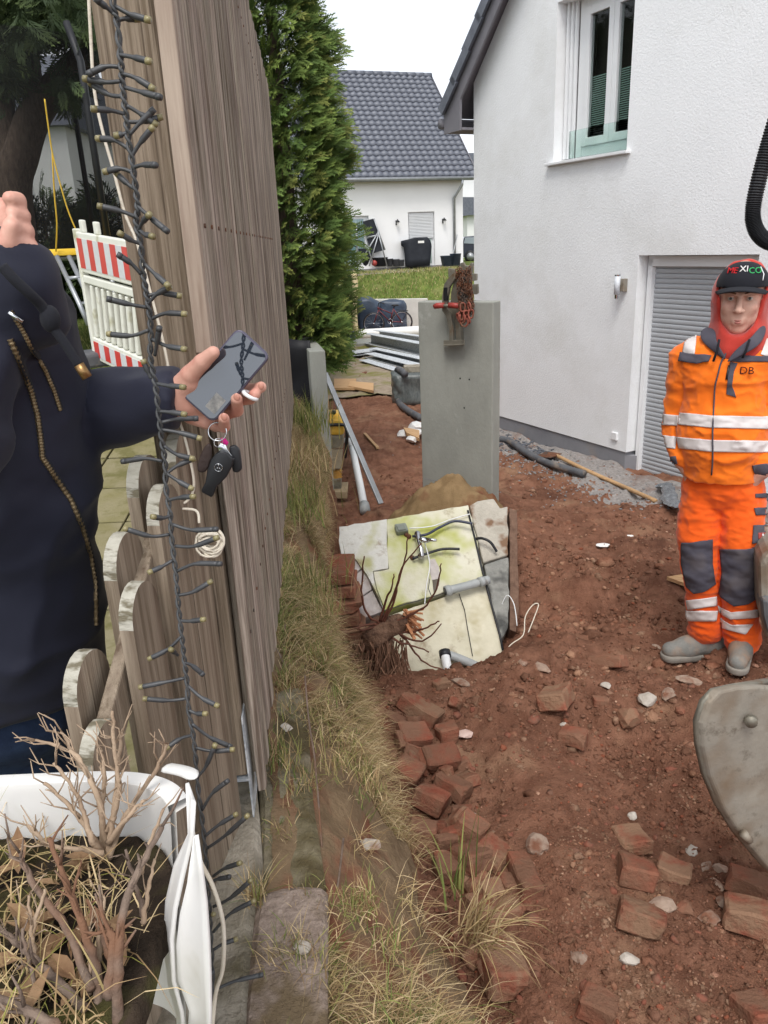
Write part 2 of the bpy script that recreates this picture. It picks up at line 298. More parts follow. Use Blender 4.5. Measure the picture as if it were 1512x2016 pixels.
def soil_z(x, y, fine=True):
    x = np.asarray(x, float); y = np.asarray(y, float); z = soil_base(x, y)
    smooth = 1 - .65 * G2(x, y, .6, 2.3, .3, .5)
    z = z + (.075 * fbm(x, y, None, 1.5, 2, 3) + .045 * fbm(x, y, None, 4.2, 2, 8)) * (1 - .6 * sstep(6, 9, y))
    if fine:
        r = fbm(x, y, None, 9, 3, 11); z = z + .030 * r * smooth
        z = z + .026 * np.abs(fbm(x, y, None, 24, 3, 23)) * smooth + .011 * fbm(x, y, None, 70, 2, 31) * smooth
    return z
def axis(a, b, step, grow=None):
    r = [a]
    while r[-1] < b: r.append(r[-1] + (step if grow is None else max(step, (r[-1]) * grow)))
    return np.array(r)
xs = np.concatenate([-axis(.7, 60, .4, .25)[::-1], axis(-.68, 2.3, .0125), axis(2.34, 5, .06), axis(5.2, 80, .5, .25)])
ys = np.concatenate([axis(-6, .9, .5), axis(1.0, 28.5, .010, .0062)])
gx, gy = np.meshgrid(xs, ys); gz = soil_z(gx, gy)
gz = np.where(gx < -.72, np.minimum(gz, -.3), gz)
nx, ny = len(xs), len(ys); idx = np.arange(nx * ny).reshape(ny, nx)
quads = np.stack([idx[:-1, :-1], idx[:-1, 1:], idx[1:, 1:], idx[1:, :-1]], -1).reshape(-1, 4)
tag(np_mesh('ground', np.stack([gx, gy, gz], -1).reshape(-1, 3), quads, M['soil'], None, True), kind='structure')

# ---------------------------------------------------------------- earth bank below the fence
TOPX = lambda y: np.interp(y, [.2, .8, 1.25, 3.4, 5.2, 6.5], [-.17, -.2, -.25, -.58, -.66, -.72])
EDGX = lambda y: np.interp(y, [.2, 1.18, 1.6, 1.9, 2.3, 2.88, 3.46, 4.24, 5.6], [.36, .12, .02, -.03, -.10, -.26, -.31, -.36, -.43])
EDGZ = lambda y: np.interp(y, [.2, 1.2, 2.3, 3.5, 4.3, 5.6], [.42, .42, .42, .46, .50, .45])
def bank_pt(y, t):
    """t in 0..1 fence side -> crest edge, 1..1.6 the bare face"""
    tx, ex, ez = TOPX(y), EDGX(y), EDGZ(y)
    tt = np.clip(t, 0, 1); x = tx + (ex - tx) * tt; z = .885 + (ez - .885) * (tt ** 2.3 * .85 + .15 * tt)
    k = np.clip((t - 1) / .6, 0, 1); x = x + .07 * k ** .7 ; z = z - (ez + .12) * k
    return x, z
def bank_xyz(y, t):
    x, z = bank_pt(y, t); n1 = fbm(x * 1.0, y, z, 5, 3, 41); n2 = fbm(x, y, z, 22, 3, 43)
    lump = sstep(.05, .3, t)
    return x + (.05 * n1 * sstep(.6, 1.05, t) + .012 * n2), y, z + (.05 * n1 + .014 * n2) * lump * (1 - .5 * sstep(1, 1.2, t))
by = axis(.25, 5.75, .02); bt = np.concatenate([np.linspace(-.5, 1, 46), np.linspace(1.03, 1.6, 26)])
T_, Y_ = np.meshgrid(bt, by); bx_, byy, bz_ = bank_xyz(Y_, T_)
idx = np.arange(T_.size).reshape(T_.shape)
quads = np.stack([idx[:-1, :-1], idx[:-1, 1:], idx[1:, 1:], idx[1:, :-1]], -1).reshape(-1, 4)
bank = np_mesh('earth_bank', np.stack([bx_, byy, bz_], -1).reshape(-1, 3), quads, M['dry_ground'], None, True)
bank.data.materials.append(M['soil']); bank.data.polygons.foreach_set('material_index', np.tile((bt[:-1] > .985).astype(np.int32), len(by) - 1))
tag(bank, kind='structure')

# ---------------------------------------------------------------- garden behind the fence (left)
def lawn_z(x, y): return .56 + .42 * sstep(2.0, 5.5, y) + .12 * sstep(6, 14, y) + .02 * fbm(x, y, None, 2, 3, 5)
lx = np.concatenate([-axis(.78, 4, .12)[::-1], [-.74]]); lx = np.concatenate([-axis(4.4, 60, .6, .2)[::-1], lx]); ly = axis(-3, 60, .15, .05)
gx, gy = np.meshgrid(lx, ly); gx = np.where(gx > -.75, np.where(gy < 4.8, TOPX(np.clip(gy, .2, 6)) - .16, -.74), gx); gz = lawn_z(gx, gy)
idx = np.arange(gx.size).reshape(gx.shape); quads = np.stack([idx[:-1, :-1], idx[:-1, 1:], idx[1:, 1:], idx[1:, :-1]], -1).reshape(-1, 4)
tag(np_mesh('lawn', np.stack([gx, gy, gz], -1).reshape(-1, 3), quads, M['lawn'], None, True), kind='structure')
# mossy patio slabs
pat = bpy.data.objects.new('patio', None); COL.objects.link(pat); tag(pat, kind='structure')
mslab = pm('patio_slab', srgb(138, 130, 104), srgb(118, 112, 74), 5, .95, .5, 40, c3=srgb(104, 100, 62), s3=9, p3=(.5, .66), rnd=.08)
rr = random.Random(3)
for i in range(9):
    for j in range(14):
        x0, y0 = -.47 - i * .3, .35 + j * .36
        if x0 - .15 > TOPX(y0) - .17: continue
        zc = float(lawn_z(np.array(x0), np.array(y0))) + .03; zb = float(lawn_z(np.array(x0), np.array(y0 + .2))); za = float(lawn_z(np.array(x0), np.array(y0 - .2)))
        m_ = MB(); m_.box((0, 0, 0), (.29, .35, .05)); s_ = m_.build('slab', mslab, pat, bevel=.004)
        s_.location = (x0, y0, zc + rr.uniform(-.003, .003)); s_.rotation_euler = (math.atan2(zb - za, .4), 0, rr.uniform(-.006, .006))

# ---------------------------------------------------------------- far yard: bank and lawn behind the site
def yard_z(x, y): return -.95 + 1.75 * sstep(26.8, 31.5, y) + .03 * fbm(x, y, None, .8, 3, 9)
fx = np.concatenate([-axis(14, 160, 2, .25)[::-1], axis(-13, 14, .25), axis(15, 160, 2, .25)]); fy = np.concatenate([axis(26.6, 37, .2), axis(38, 300, 1, .15)])
gx, gy = np.meshgrid(fx, fy); gz = yard_z(gx, gy); idx = np.arange(gx.size).reshape(gx.shape)
quads = np.stack([idx[:-1, :-1], idx[:-1, 1:], idx[1:, 1:], idx[1:, :-1]], -1).reshape(-1, 4)
tag(np_mesh('grass_slope', np.stack([gx, gy, gz], -1).reshape(-1, 3), quads, M['lawn'], None, True), kind='structure')

# ---------------------------------------------------------------- house on the right
WS, WN, WO = Vector((.450, -.893, 0)), Vector((-.893, -.450, 0)), Vector((2.311, 7.0, 0))
def W(s, n, z): return WO + WS * s + WN * n + Vector((0, 0, z))
SL, SR, RZ = -2.55, 6.6, lambda s: 3.52 + (s + 2.55) if s < 2.0 else 3.52 + 4.55 - (s - 2.0)
house = thing('plastered_house', 'white plastered house with grey roller door and upper window behind the man in orange', 'house', W(0, 0, -.3))
wb = MB()
def col(s0, s1, z0, z1=None):
    pts = [(s0, z0), (s1, z0)] + ([(s1, z1), (s0, z1)] if z1 is not None else ([(s1, RZ(s1)), (2.0, RZ(2.0)), (s0, RZ(s0))] if s0 < 2 < s1 else [(s1, RZ(s1)), (s0, RZ(s0))]))
    wb.prism([W(a, 0, b) for a, b in pts], WN * -.34)
col(SL, -1.19, -.02); col(-1.19, -.22, -.02, 2.6); col(-1.19, -.22, 3.93); col(-.22, 0, -.02); col(0, 1.2, 1.75); col(1.2, SR, -.02)
wb.prism([W(SL, -.34, -.5), W(SL, -.34, 3.5), W(SL, -9, 3.5), W(SL, -9, -.5)], WS * .3)
wb.build('wall', M['plaster'], house)
pl = MB(); pl.prism([W(SL + .012, -.012, -.6), W(-.02, -.012, -.6), W(-.02, -.012, -.022), W(SL + .012, -.012, -.022)], WN * -.3)
pl.prism([W(1.22, -.012, -.6), W(SR, -.012, -.6), W(SR, -.012, -.022), W(1.22, -.012, -.022)], WN * -.3)
pl.prism([W(-.02, -.014, -.6), W(.045, -.1, -.6), W(.045, -.1, -.06), W(-.02, -.014, -.06)], WN * -.2)
pl.build('plinth', M['plinth'], house)
# roller door
door = MB(); door.prism([W(.02, -.155, -.26), W(1.18, -.155, -.26), W(1.18, -.155, 1.745), W(.02, -.155, 1.745)], WN * -.05)
dr = door.build('roller_door', M['upvc'], house)
nsl = 46
slat = None
for k in range(nsl):
    z0 = -.21 + k * (1.93 / nsl)
    if slat is None:
        b = MB(); h = 1.93 / nsl; prof = [(0, 0), (.006, .004), (.009, h * .35), (.009, h * .65), (.006, h - .005), (0, h - .002)]
        ra = [W(.07, -.15 + p[0], p[1]) - W(0, 0, 0) for p in prof]; rb = [W(1.13, -.15 + p[0], p[1]) - W(0, 0, 0) for p in prof]
        b.loft([ra, rb]); slat = b.build('slat', M['shutter'], dr); s_ = slat
    else:
        s_ = slat.copy(); COL.objects.link(s_)
    s_.matrix_parent_inverse = world_of(dr).inverted(); s_.location = W(0, 0, z0)
fr = MB()
for s0 in (.045, 1.155): fr.prism([W(s0 - .024, -.10, -.24), W(s0 + .024, -.10, -.24), W(s0 + .024, -.10, 1.72), W(s0 - .024, -.10, 1.72)], WN * -.06)
fr.prism([W(.02, -.10, 1.655), W(1.18, -.10, 1.655), W(1.18, -.10, 1.742), W(.02, -.10, 1.742)], WN * -.05)
fr.build('guide_rail', M['upvc'], dr, bevel=.003)
th = MB(); th.box((0, 0, 0), (1.35, .2, .05)); t_ = th.build('threshold', M['anthracite'], house, bevel=.005)
t_.matrix_parent_inverse = world_of(house).inverted(); t_.location = W(.58, .02, -.255); t_.rotation_euler = (0, 0, math.atan2(WS.y, WS.x))
# upper window
wn = MB(); wd = lambda s0, s1, z0, z1, n0, dp: [W(s0, n0, z0), W(s1, n0, z0), W(s1, n0, z1), W(s0, n0, z1)]
for s0, s1, z0, z1 in [(-1.07, -.985, 2.63, 3.95), (-.26, -.18, 2.63, 3.95), (-.985, -.26, 2.63, 2.72), (-.985, -.26, 3.86, 3.95)]: wn.prism(wd(s0, s1, z0, z1, -.17, 0), WN * -.07)
win = wn.build('window', M['upvc'], house, bevel=.004)
sash = MB()
for c0, c1 in ((-.985, -.625), (-.62, -.26)):
    for s0, s1, z0, z1 in [(c0, c0 + .06, 2.72, 3.86), (c1 - .06, c1, 2.72, 3.86), (c0 + .06, c1 - .06, 2.72, 2.79), (c0 + .06, c1 - .06, 3.79, 3.86)]: sash.prism(wd(s0, s1, z0, z1, -.158, 0), WN * -.06)
sash.build('sash', M['upvc'], win, bevel=.004)
for c0, c1 in ((-.925, -.685), (-.56, -.32)):
    p = MB(); p.prism(wd(c0 - .005, c1 + .005, 2.785, 3.795, -.185, 0), WN * -.006); p.build('pane', M['glass_dim'], win)
    g = MB(); g.prism(wd(c0 - .004, c1 + .004, 2.786, 3.79, -.176, 0), WN * -.004); 
    bl = MB()
    for k in range(28):
        z0 = 2.8 + k * .018; bl.add([W(c0, -.21, z0), W(c1, -.21, z0), W(c1, -.222, z0 + .012), W(c0, -.222, z0 + .012)], [(0, 1, 2, 3)])
    bl.build('pleated_blind', pm('blind', srgb(150, 178, 166), srgb(168, 194, 182), 4, .8), win)
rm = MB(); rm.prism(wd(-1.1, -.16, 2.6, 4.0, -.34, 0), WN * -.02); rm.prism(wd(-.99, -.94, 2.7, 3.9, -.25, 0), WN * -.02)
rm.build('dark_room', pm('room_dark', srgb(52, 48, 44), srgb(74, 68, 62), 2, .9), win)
gr = MB()
for k in range(3): gr.prism(wd(-1.175 + k * .034, -1.150 + k * .034, 2.63, 3.93, -.10 - .02 * k, 0), WN * -.03)
gr.build('shutter_rail', M['upvc'], win, bevel=.002)
si = MB(); si.prism([W(-1.26, .055, 2.578), W(-.17, .055, 2.578), W(-.17, .055, 2.602), W(-1.26, .055, 2.602)], WN * -.30); si.build('sill', M['upvc'], win, bevel=.004)
gb = MB(); gb.prism(wd(-1.06, -.235, 2.625, 2.86, -.08, 0), WN * -.012); gb.build('glass_barrier', M['glass_green'], win)
# wall light and socket
lm = MB(); lm.box((0, 0, 0), (.045, .05, .11)); l_ = lm.build('wall_lamp', M['steel_bright'], house, bevel=.004); l_.matrix_parent_inverse = world_of(house).inverted()
l_.location = W(-.13, .028, 1.5); l_.rotation_euler = (0, 0, math.atan2(WS.y, WS.x))
ls = MB(); ls.tube([W(-.16, .075, 1.42), W(-.16, .075, 1.58)], .026, 14); ls.build('lamp_shade', pm('lampglass', srgb(206, 210, 216), srgb(218, 221, 226), 4, .25, spec=.5), l_, True)
lc = MB(); lc.tube([W(-.16, .075, 1.58), W(-.16, .075, 1.592)], .027, 14); lc.build('lamp_cap', M['chrome'], l_)
lc = MB(); lc.tube([W(-.16, .075, 1.385), W(-.16, .075, 1.418)], .018, 12); lc.build('motion_sensor', M['chrome'], l_)
sk = MB(); sk.box((0, 0, 0), (.075, .025, .075)); k_ = sk.build('outdoor_socket', M['upvc'], house, bevel=.006); k_.matrix_parent_inverse = world_of(house).inverted(); k_.location = W(-.15, .012, .11); k_.rotation_euler = (0, 0, math.atan2(WS.y, WS.x))
# roof: underlay slabs, verge board, verge tiles, field tiles, gutter, downpipe
roof = MB(); e0 = -2.88
roof.prism([W(e0, .17, RZ(e0) + .03), W(2.0, .17, RZ(2.0) + .03), W(2.0, .17, RZ(2.0) + .13), W(e0, .17, RZ(e0) + .13)], WN * -9)
roof.prism([W(2.0, .17, RZ(2.0) + .03), W(6.95, .17, RZ(6.95) + .03), W(6.95, .17, RZ(6.95) + .13), W(2.0, .17, RZ(2.0) + .13)], WN * -9)
rf = roof.build('roof', M['verge'], house)
vb = MB(); vb.prism([W(e0, .175, RZ(e0) - .13), W(e0, .175, RZ(e0) + .16), W(2.0, .175, RZ(2.0) + .16), W(2.0, .175, RZ(2.0) - .16), W(-2.55, .175, RZ(-2.55) - .16), W(-2.56, .175, RZ(e0) - .13)], WN * -.025); vb.build('verge_board', M['verge'], rf)
sf = MB(); sf.prism([W(e0, .15, RZ(e0) - .125), W(-2.552, .15, RZ(e0) - .125), W(-2.552, .15, RZ(e0) - .10), W(e0, .15, RZ(e0) - .10)], WN * -9); sf.build('soffit', M['verge'], rf)
tile_me = None
dz = Vector(WS + Vector((0, 0, 1))).normalized(); nrm = Vector((-WS.x, -WS.y, 1)).normalized()
for r in range(2):
    for k in range(16):
        a = W(e0 - .03 + k * .24, .0, RZ(e0 - .03 + k * .24) + .15)
        b = MB()
        if r == 0:
            if tile_me is None:
                b.prism([Vector((0, 0, 0)) + WN * .225 + nrm * .02, dz * .40 + WN * .225 - nrm * .0, dz * .40 + WN * .225 - nrm * .11, WN * .225 - nrm * .09], WN * -.03)
                b.prism([WN * .2 + nrm * .025, dz * .40 + WN * .2, dz * .40 + WN * .2 - nrm * .03, WN * .2 - nrm * .005], WN * -.33)
                o = b.build('verge_tile', M['tile_dark'], rf); tile_me = o.data
            else: o = link('verge_tile', tile_me, rf)
            o.matrix_parent_inverse = world_of(rf).inverted(); o.location = a
rt = MB()
for k in range(30):
    s0 = e0 - .03 + k * .24
    if s0 > 2.0: break
    a = W(s0, -.14, RZ(s0) + .15); nseg = 90; vs = []; fs = []
    for i in range(nseg + 1):
        h = .02 * (1 - abs(math.sin(i * math.pi / 3)))
        for p in (a - WN * (i * .1) + nrm * (.03 + h), a - WN * (i * .1) + dz * .37 + nrm * (h * .6 + .005), a - WN * (i * .1) + nrm * -.01): vs.append(p)
    for i in range(nseg): fs += [(3 * i, 3 * i + 3, 3 * i + 4, 3 * i + 1), (3 * i + 2, 3 * i + 5, 3 * i + 3, 3 * i)]
    rt.add(vs, fs)
tag(rt.build('roof_tiles', M['tile_dark'], rf), kind='stuff')
gu = MB(); gz_ = RZ(e0) - .02
gu.tube([W(e0 - .06, .19, gz_), W(e0 - .06, -9, gz_)], .055, 12); gu.build('gutter', M['verge'], rf, True)
dp = MB(); dp.tube([W(e0 - .05, -.35, gz_ - .05), W(e0 - .05, -.35, gz_ - .12), W(-2.6, -.45, gz_ - .33), W(-2.6, -.45, gz_ - .5), W(-2.6, -.45, -.3)], .038, 10); dp.build('downpipe', M['verge'], rf, True)

# ---------------------------------------------------------------- far house with dark tiled roof
fa = R_(70); FU = Vector((math.sin(fa), math.cos(fa), 0)); FB = Vector((-FU.y, FU.x, 0)); FO = Vector((3.918, 35, .8))
def H(u, b, z): return FO - FU * u + FB * b + Vector((0, 0, z))      # u to the left, b to the back, z up
fh = thing('detached_house', 'white house with dark grey tiled roof beyond the grass slope', 'house', FO)
hw = MB(); EZ = 3.62
def rect(u0, u1, z0, z1, b0=0, th=.3): hw.prism([H(u0, b0, z0), H(u1, b0, z0), H(u1, b0, z1), H(u0, b0, z1)], FB * th)
# openings: door u 1.0..2.35 z .1..2.25 ; window u 4.15..5.5 z .55..2.2
wins = {'door': (1.33, 2.53, .12, 2.28), 'win': (4.27, 5.62, .62, 2.2)}
rect(0, 1.33, 0, EZ); rect(1.33, 2.53, 2.28, EZ); rect(1.33, 2.53, 0, .12); rect(2.53, 4.27, 0, EZ); rect(4.27, 5.62, 2.2, EZ); rect(4.27, 5.62, 0, .62); rect(5.62, 12, 0, EZ)
hw.prism([H(0, .3, 0), H(0, .3, EZ - .1), H(0, 4.55, EZ + 4.2), H(0, 9, EZ - .1), H(0, 9, 0)], -FU * .3)
hw.build('wall', M['white_wall'], fh)
b = MB(); b.prism([H(-.004, -.01, -.3), H(12, -.01, -.3), H(12, -.01, .13), H(-.004, -.01, .13)], FB * .02); b.build('plinth', M['plinth'], fh)
u0, u1, z0, z1 = wins['door']; b = MB(); b.prism([H(u0, .12, z0), H(u1, .12, z0), H(u1, .12, z1), H(u0, .12, z1)], FB * .05); d_ = b.build('patio_door', M['upvc'], fh)
b = MB()
for a0, a1 in ((u0 + .12, u0 + .78), (u0 + .9, u1 - .1)): b.prism([H(a0, .10, z0 + .1), H(a1, .10, z0 + .1), H(a1, .10, 1.25), H(a0, .10, 1.25)], FB * .03)
b.build('pane', pm('pane_far', srgb(150, 168, 162), srgb(178, 192, 186), 1.2, .12, spec=.6), d_)
for k in range(17):
    b = MB(); zz = z1 - .06 - (k + 1) * .058; b.prism([H(u0 + .05, .055, zz), H(u1 - .05, .055, zz), H(u1 - .05, .045, zz + .026), H(u1 - .05, .055, zz + .052), H(u0 + .05, .055, zz + .052), H(u0 + .05, .045, zz + .026)], FB * .02); b.build('shutter_slat', M['shutter_light'], d_)
u0, u1, z0, z1 = wins['win']; b = MB(); b.prism([H(u0, .12, z0), H(u1, .12, z0), H(u1, .12, z1), H(u0, .12, z1)], FB * .05); w_ = b.build('window', M['upvc'], fh)
b = MB(); b.prism([H(u0 + .2, .10, z0 + .1), H(u1 - .08, .10, z0 + .1), H(u1 - .08, .10, z1 - .12), H(u0 + .2, .10, z1 - .12)], FB * .03); b.build('pane', pm('pane_far2', srgb(96, 124, 130), srgb(150, 172, 176), 2.5, .1, stretch=(3, 3, .5), spec=.6), w_)
b = MB(); b.prism([H(u0 - .06, -.06, z0 - .04), H(u1 + .06, -.06, z0 - .04), H(u1 + .06, -.06, z0), H(u0 - .06, -.06, z0)], FB * .12); b.build('sill', M['anthracite'], w_)
for u in (.93, 3.05):
    b = MB(); b.prism([H(u - .05, -.03, 1.8), H(u + .05, -.03, 1.8), H(u + .05, -.03, 1.98), H(u - .05, -.03, 1.98)], FB * .03)
    b.tube([H(u, -.03, 1.95), H(u, -.1, 2.02), H(u, -.15, 1.98)], .015, 6); b.lathe([(.02, .16), (.08, .1), (.085, .08)], H(u, -.15, 1.82), 8); wl = b.build('wall_lantern', M['black_plastic'], fh)
    b = MB(); b.lathe([(.06, .09), (.03, -.08)], H(u, -.15, 1.82), 8); b.build('lantern_glass', M['white_plastic'], wl)
# roof with rows of tiles as real relief
b = MB(); b.prism([H(-.5, -.42, EZ - .06), H(12.4, -.42, EZ - .06), H(12.4, 4.15, EZ + 4.45), H(-.5, 4.15, EZ + 4.45)], Vector((0, 0, -.12))); b.prism([H(-.5, 4.15, EZ + 4.45), H(12.4, 4.15, EZ + 4.45), H(12.4, 9.0, EZ), H(-.5, 9.0, EZ)], Vector((0, 0, -.12)))
fr_ = b.build('roof', M['anthracite'], fh)
rows, per = 21, 4; Lr = math.hypot(4.57, 4.51); dn = (FB * 4.57 + Vector((0, 0, 4.51))).normalized(); nn = FU.cross(dn); nn = nn if nn.z > 0 else -nn
V = []; Q = []; ncol = 43 * per
uu = np.linspace(-.5, 12.4, ncol + 1); ph = (np.arange(ncol + 1) % per) / per; wave = np.array([.0, .055, .075, .03])[np.arange(ncol + 1) % per]
for r in range(rows):
    base = len(V)
    for e_, lift in ((0, .055), (Lr / rows + .03, .0), (0, -.02)):
        for i in range(ncol + 1): V.append(tuple(H(uu[i], -.42, EZ - .05) + dn * (r * Lr / rows + e_) + nn * (lift + wave[i])))
    n1 = ncol + 1
    for i in range(ncol): Q.append((base + i, base + i + 1, base + n1 + i + 1, base + n1 + i)); Q.append((base + 2 * n1 + i, base + 2 * n1 + i + 1, base + i + 1, base + i))
tag(np_mesh('roof_tiles', np.array(V), np.array(Q), M['tile_dark'], fr_), kind='stuff')
for k in range(32):
    b = MB(); a0 = H(-.52 + k * .4, 4.15, EZ + 4.5); b.tube([a0, a0 - FU * .41], [.13, .12], 10); b.build('ridge_tile', M['tile_dark'], fr_, True)
b = MB(); b.tube([H(-.45, -.5, EZ - .1), H(12.4, -.5, EZ - .1)], .075, 10); b.build('gutter', M['zinc'], fr_, True)
b = MB(); b.tube([H(.25, -.48, EZ - .15), H(.25, -.45, EZ - .35), H(.45, -.08, EZ - .85), H(.45, -.08, .1)], .06, 10); b.build('downpipe', M['zinc'], fr_, True)
b = MB(); b.prism([H(-.51, -.42, EZ - .2), H(-.51, 4.15, EZ + 4.36), H(-.51, 4.15, EZ + 4.55), H(-.51, -.42, EZ + .02)], FU * .03); b.build('verge_board', M['verge'], fr_)
# ---------------------------------------------------------------- precast wall element with lifting clamp
QL, QR = on_y(822, 592, 5.5), on_y(971, 592, 5.18)
sd = Vector((QR.x - QL.x, QR.y - QL.y, 0)); sw = sd.length; sd.normalize(); sn = Vector((sd.y, -sd.x, 0)); zt = 1.552
def S(a, n, z): return Vector((QL.x, QL.y, 0)) + sd * a + sn * n + Vector((0, 0, z))
cs = thing('concrete_wall_element', 'tall smooth grey precast concrete slab standing upright on the red soil', 'concrete slab', S(sw / 2, 0, 0))
b = MB(); b.prism([S(0, 0, -.3), S(sw, 0, -.3), S(sw, 0, zt), S(0, 0, zt)], sn * -.12); b.build('upright_slab', M['concrete'], cs, bevel=.008)
b = MB(); b.prism([S(0, -.121, -.3), S(sw, -.121, -.3), S(sw, -.121, -.18), S(0, -.121, -.18)], sn * -.7); b.build('foot', M['concrete'], cs, bevel=.008)
for hx_, hz_ in ((914, 803), (906, 745), (924, 747)):
    p_ = on_plane(hx_, hz_, S(0, .0, 0), sn); q = MB(); q.tube([p_ + sn * .0012, p_ - sn * .01], .006, 10); q.build('anchor_hole', M['black_plastic'], cs)
for z_ in (.27,): q = MB(); q.prism([S(.02, .0012, z_), S(sw - .02, .0012, z_ - .03), S(sw - .02, .0012, z_ - .026), S(.02, .0012, z_ + .004)], sn * -.004); q.build('casting_seam', M['plinth'], cs)
# pixel on the plane n metres in front of the slab face
def SP(px, py, n=.03): return on_plane(px, py, S(0, n, 0), sn)
cl = thing('lifting_clamp', 'worn steel lifting clamp with rusty chain hooked over the grey concrete slab', 'clamp', SP(890, 660, .02))
def plate(name, pts, n, th, mat, par=cl, bev=.003):
    q = MB(); q.prism([SP(x, y, n) for x, y in pts], sn * -th); return q.build(name, mat, par, bevel=bev)
arm = plate('arm', [(894, 536), (884, 545), (874, 560), (870, 585), (870, 612), (878, 622), (884, 650), (884, 674), (891, 674), (891, 648), (886, 618), (880, 606), (880, 588), (884, 566), (896, 548)], .075, .03, M['steel_worn'])
plate('rib', [(896, 545), (888, 575), (886, 612), (892, 625), (897, 650), (898, 676), (908, 676), (905, 640), (903, 600), (908, 560)], .05, .045, M['steel_worn'])
plate('slot', [(873, 566), (880, 566), (880, 592), (873, 592)], .082, .02, M['black_plastic'], arm, 0)
plate('foot_plate', [(873, 670), (914, 669), (914, 679), (890, 683), (873, 681)], .075, .012, M['steel_worn'])
q = MB(); q.prism([SP(873, 682, .01), SP(914, 680, .01), SP(914, 680, .08), SP(873, 682, .08)], Vector((0, 0, .012))); q.build('foot_flange', M['steel_worn'], cl, bevel=.003)
q = MB(); q.tube([SP(855, 604, .10), SP(860, 602, .10), SP(874, 601, .10)], [.016, .020, .018], 10); q.build('grip', M['red_paint'], cl, True)
q = MB(); q.tube([SP(884, 601, .10), SP(905, 602, .10)], [.019, .019], 10); q.build('grip', M['red_paint'], cl, True)
q = MB(); q.tube([SP(868, 602, .10), SP(890, 602, .10)], .012, 8); q.build('pivot_pin', M['steel_worn'], cl, True)
for pts in ([(882, 528), (896, 530), (896, 545), (882, 545)], [(906, 518), (912, 516), (916, 523), (922, 524), (927, 517), (931, 518), (929, 545), (906, 545)], [(926, 538), (938, 539), (938, 552), (926, 554)], [(924, 560), (940, 559), (941, 577), (937, 580), (924, 578)], [(900, 540), (928, 540), (925, 590), (902, 590)]):
    plate('back_plate', pts, -.05, .02, M['steel_worn'])
def torus(bm_, c, R, r, M3, el=1.0, n=10, m=5):
    rings = []
    for i in range(n):
        a = 2 * math.pi * i / n; ring = []
        for j in range(m):
            t = 2 * math.pi * j / m; ring.append(Vector(c) + M3 @ Vector(((R + r * math.cos(t)) * math.cos(a), (R + r * math.cos(t)) * math.sin(a) * 1.0 + (el - 1) * R * (1 if math.sin(a) > 0 else -1) * (abs(math.sin(a)) > .1), r * math.sin(t))))
        rings.append(ring)
    rings.append(rings[0]); bm_.loft(rings, cap=False)
rr = random.Random(5); q = MB(); basis = Matrix((sd, Vector((0, 0, 1)), sn)).transposed()
for st in range(8):
    x0 = 899 + st * 3.6; top = 531 + rr.uniform(-3, 6); bot = 612 + rr.uniform(-4, 16) + st * 1.2; y = top; k = 0
    while y < bot:
        M3 = basis @ Matrix.Rotation(rr.uniform(-.35, .35) + (math.pi / 2 if k % 2 else 0), 3, 'Y') @ Matrix.Rotation(rr.uniform(-.3, .3), 3, 'Z')
        torus(q, SP(x0 + (y - top) * .09 + rr.uniform(-1, 1), y, .10 + rr.uniform(-.012, .02)), .0085, .0035, M3, 1.6, 8, 4); y += 4.6; k += 1
tag(q.build('chain', M['steel_rust'], cl, True), kind='stuff')
for k, (x, y, rot) in enumerate([(908, 622, .2), (913, 628, -.2), (918, 620, .1), (922, 628, .3), (927, 618, -.1), (903, 625, .4), (911, 605, 0), (924, 604, .2)]):
    q = MB(); torus(q, SP(x, y, .13), .016, .006, basis @ Matrix.Rotation(rot, 3, 'Z') @ Matrix.Rotation(.6 * (-1) ** k, 3, 'Y'), 1.7, 12, 6); q.build('shackle', M['red_chain'], cl, True)
q = MB(); q.tube([SP(*p, .13) for p in ((906, 618), (905, 632), (910, 642), (917, 643), (922, 636), (921, 627))], [.006, .007, .007, .006, .006, .004], 8); q.build('hook', M['red_chain'], cl, True)

# ---------------------------------------------------------------- retaining element on the left, black membrane
a, c = on_y(608, 690, 5.75), on_y(640, 690, 5.75)
rl = thing('retaining_wall_element', 'narrow grey concrete wall edge standing upright beside the yellow rammer', 'concrete slab', (a.x, 5.75, 0))
b = MB(); b.prism([(a.x, 5.75, -.3), (c.x, 5.75, -.3), (c.x, 5.75, c.z), (a.x, 5.75, c.z)], (-.17, .97, 0)); b.build('upright_slab', M['concrete'], rl, bevel=.008)
b = MB(); b.prism([(a.x + .125, 5.8, -.3), (c.x + .3, 5.8, -.3), (c.x + .3, 5.8, -.19), (a.x + .125, 5.8, -.19)], (-.17, .9, 0)); b.build('foot', M['concrete'], rl, bevel=.008)
P0, P1 = on_y(540, 700, 5.9), on_y(612, 700, 5.9); V = []; nxx, nzz = 24, 20
for j in range(nzz + 1):
    for i in range(nxx + 1):
        u = i / nxx; x = P0.x - .25 + (P1.x - P0.x + .25) * u; z = 1.3 - 1.5 * j / nzz + .03 * math.sin(u * 5)
        V.append((x, 5.93 + .03 * math.sin(u * 9 + j * .2) + .012 * math.sin(j * 1.1 + u * 4), z))
b = MB(); b.add(V, [(j * (nxx + 1) + i, j * (nxx + 1) + i + 1, (j + 1) * (nxx + 1) + i + 1, (j + 1) * (nxx + 1) + i) for j in range(nzz) for i in range(nxx)])
o = b.build('plastic_membrane', M['membrane'], None, True, fix=False); tag(o, 'black plastic membrane sheet hanging below the thuja next to the fence end', 'membrane')
o.modifiers.new('thick', 'SOLIDIFY').thickness = .004

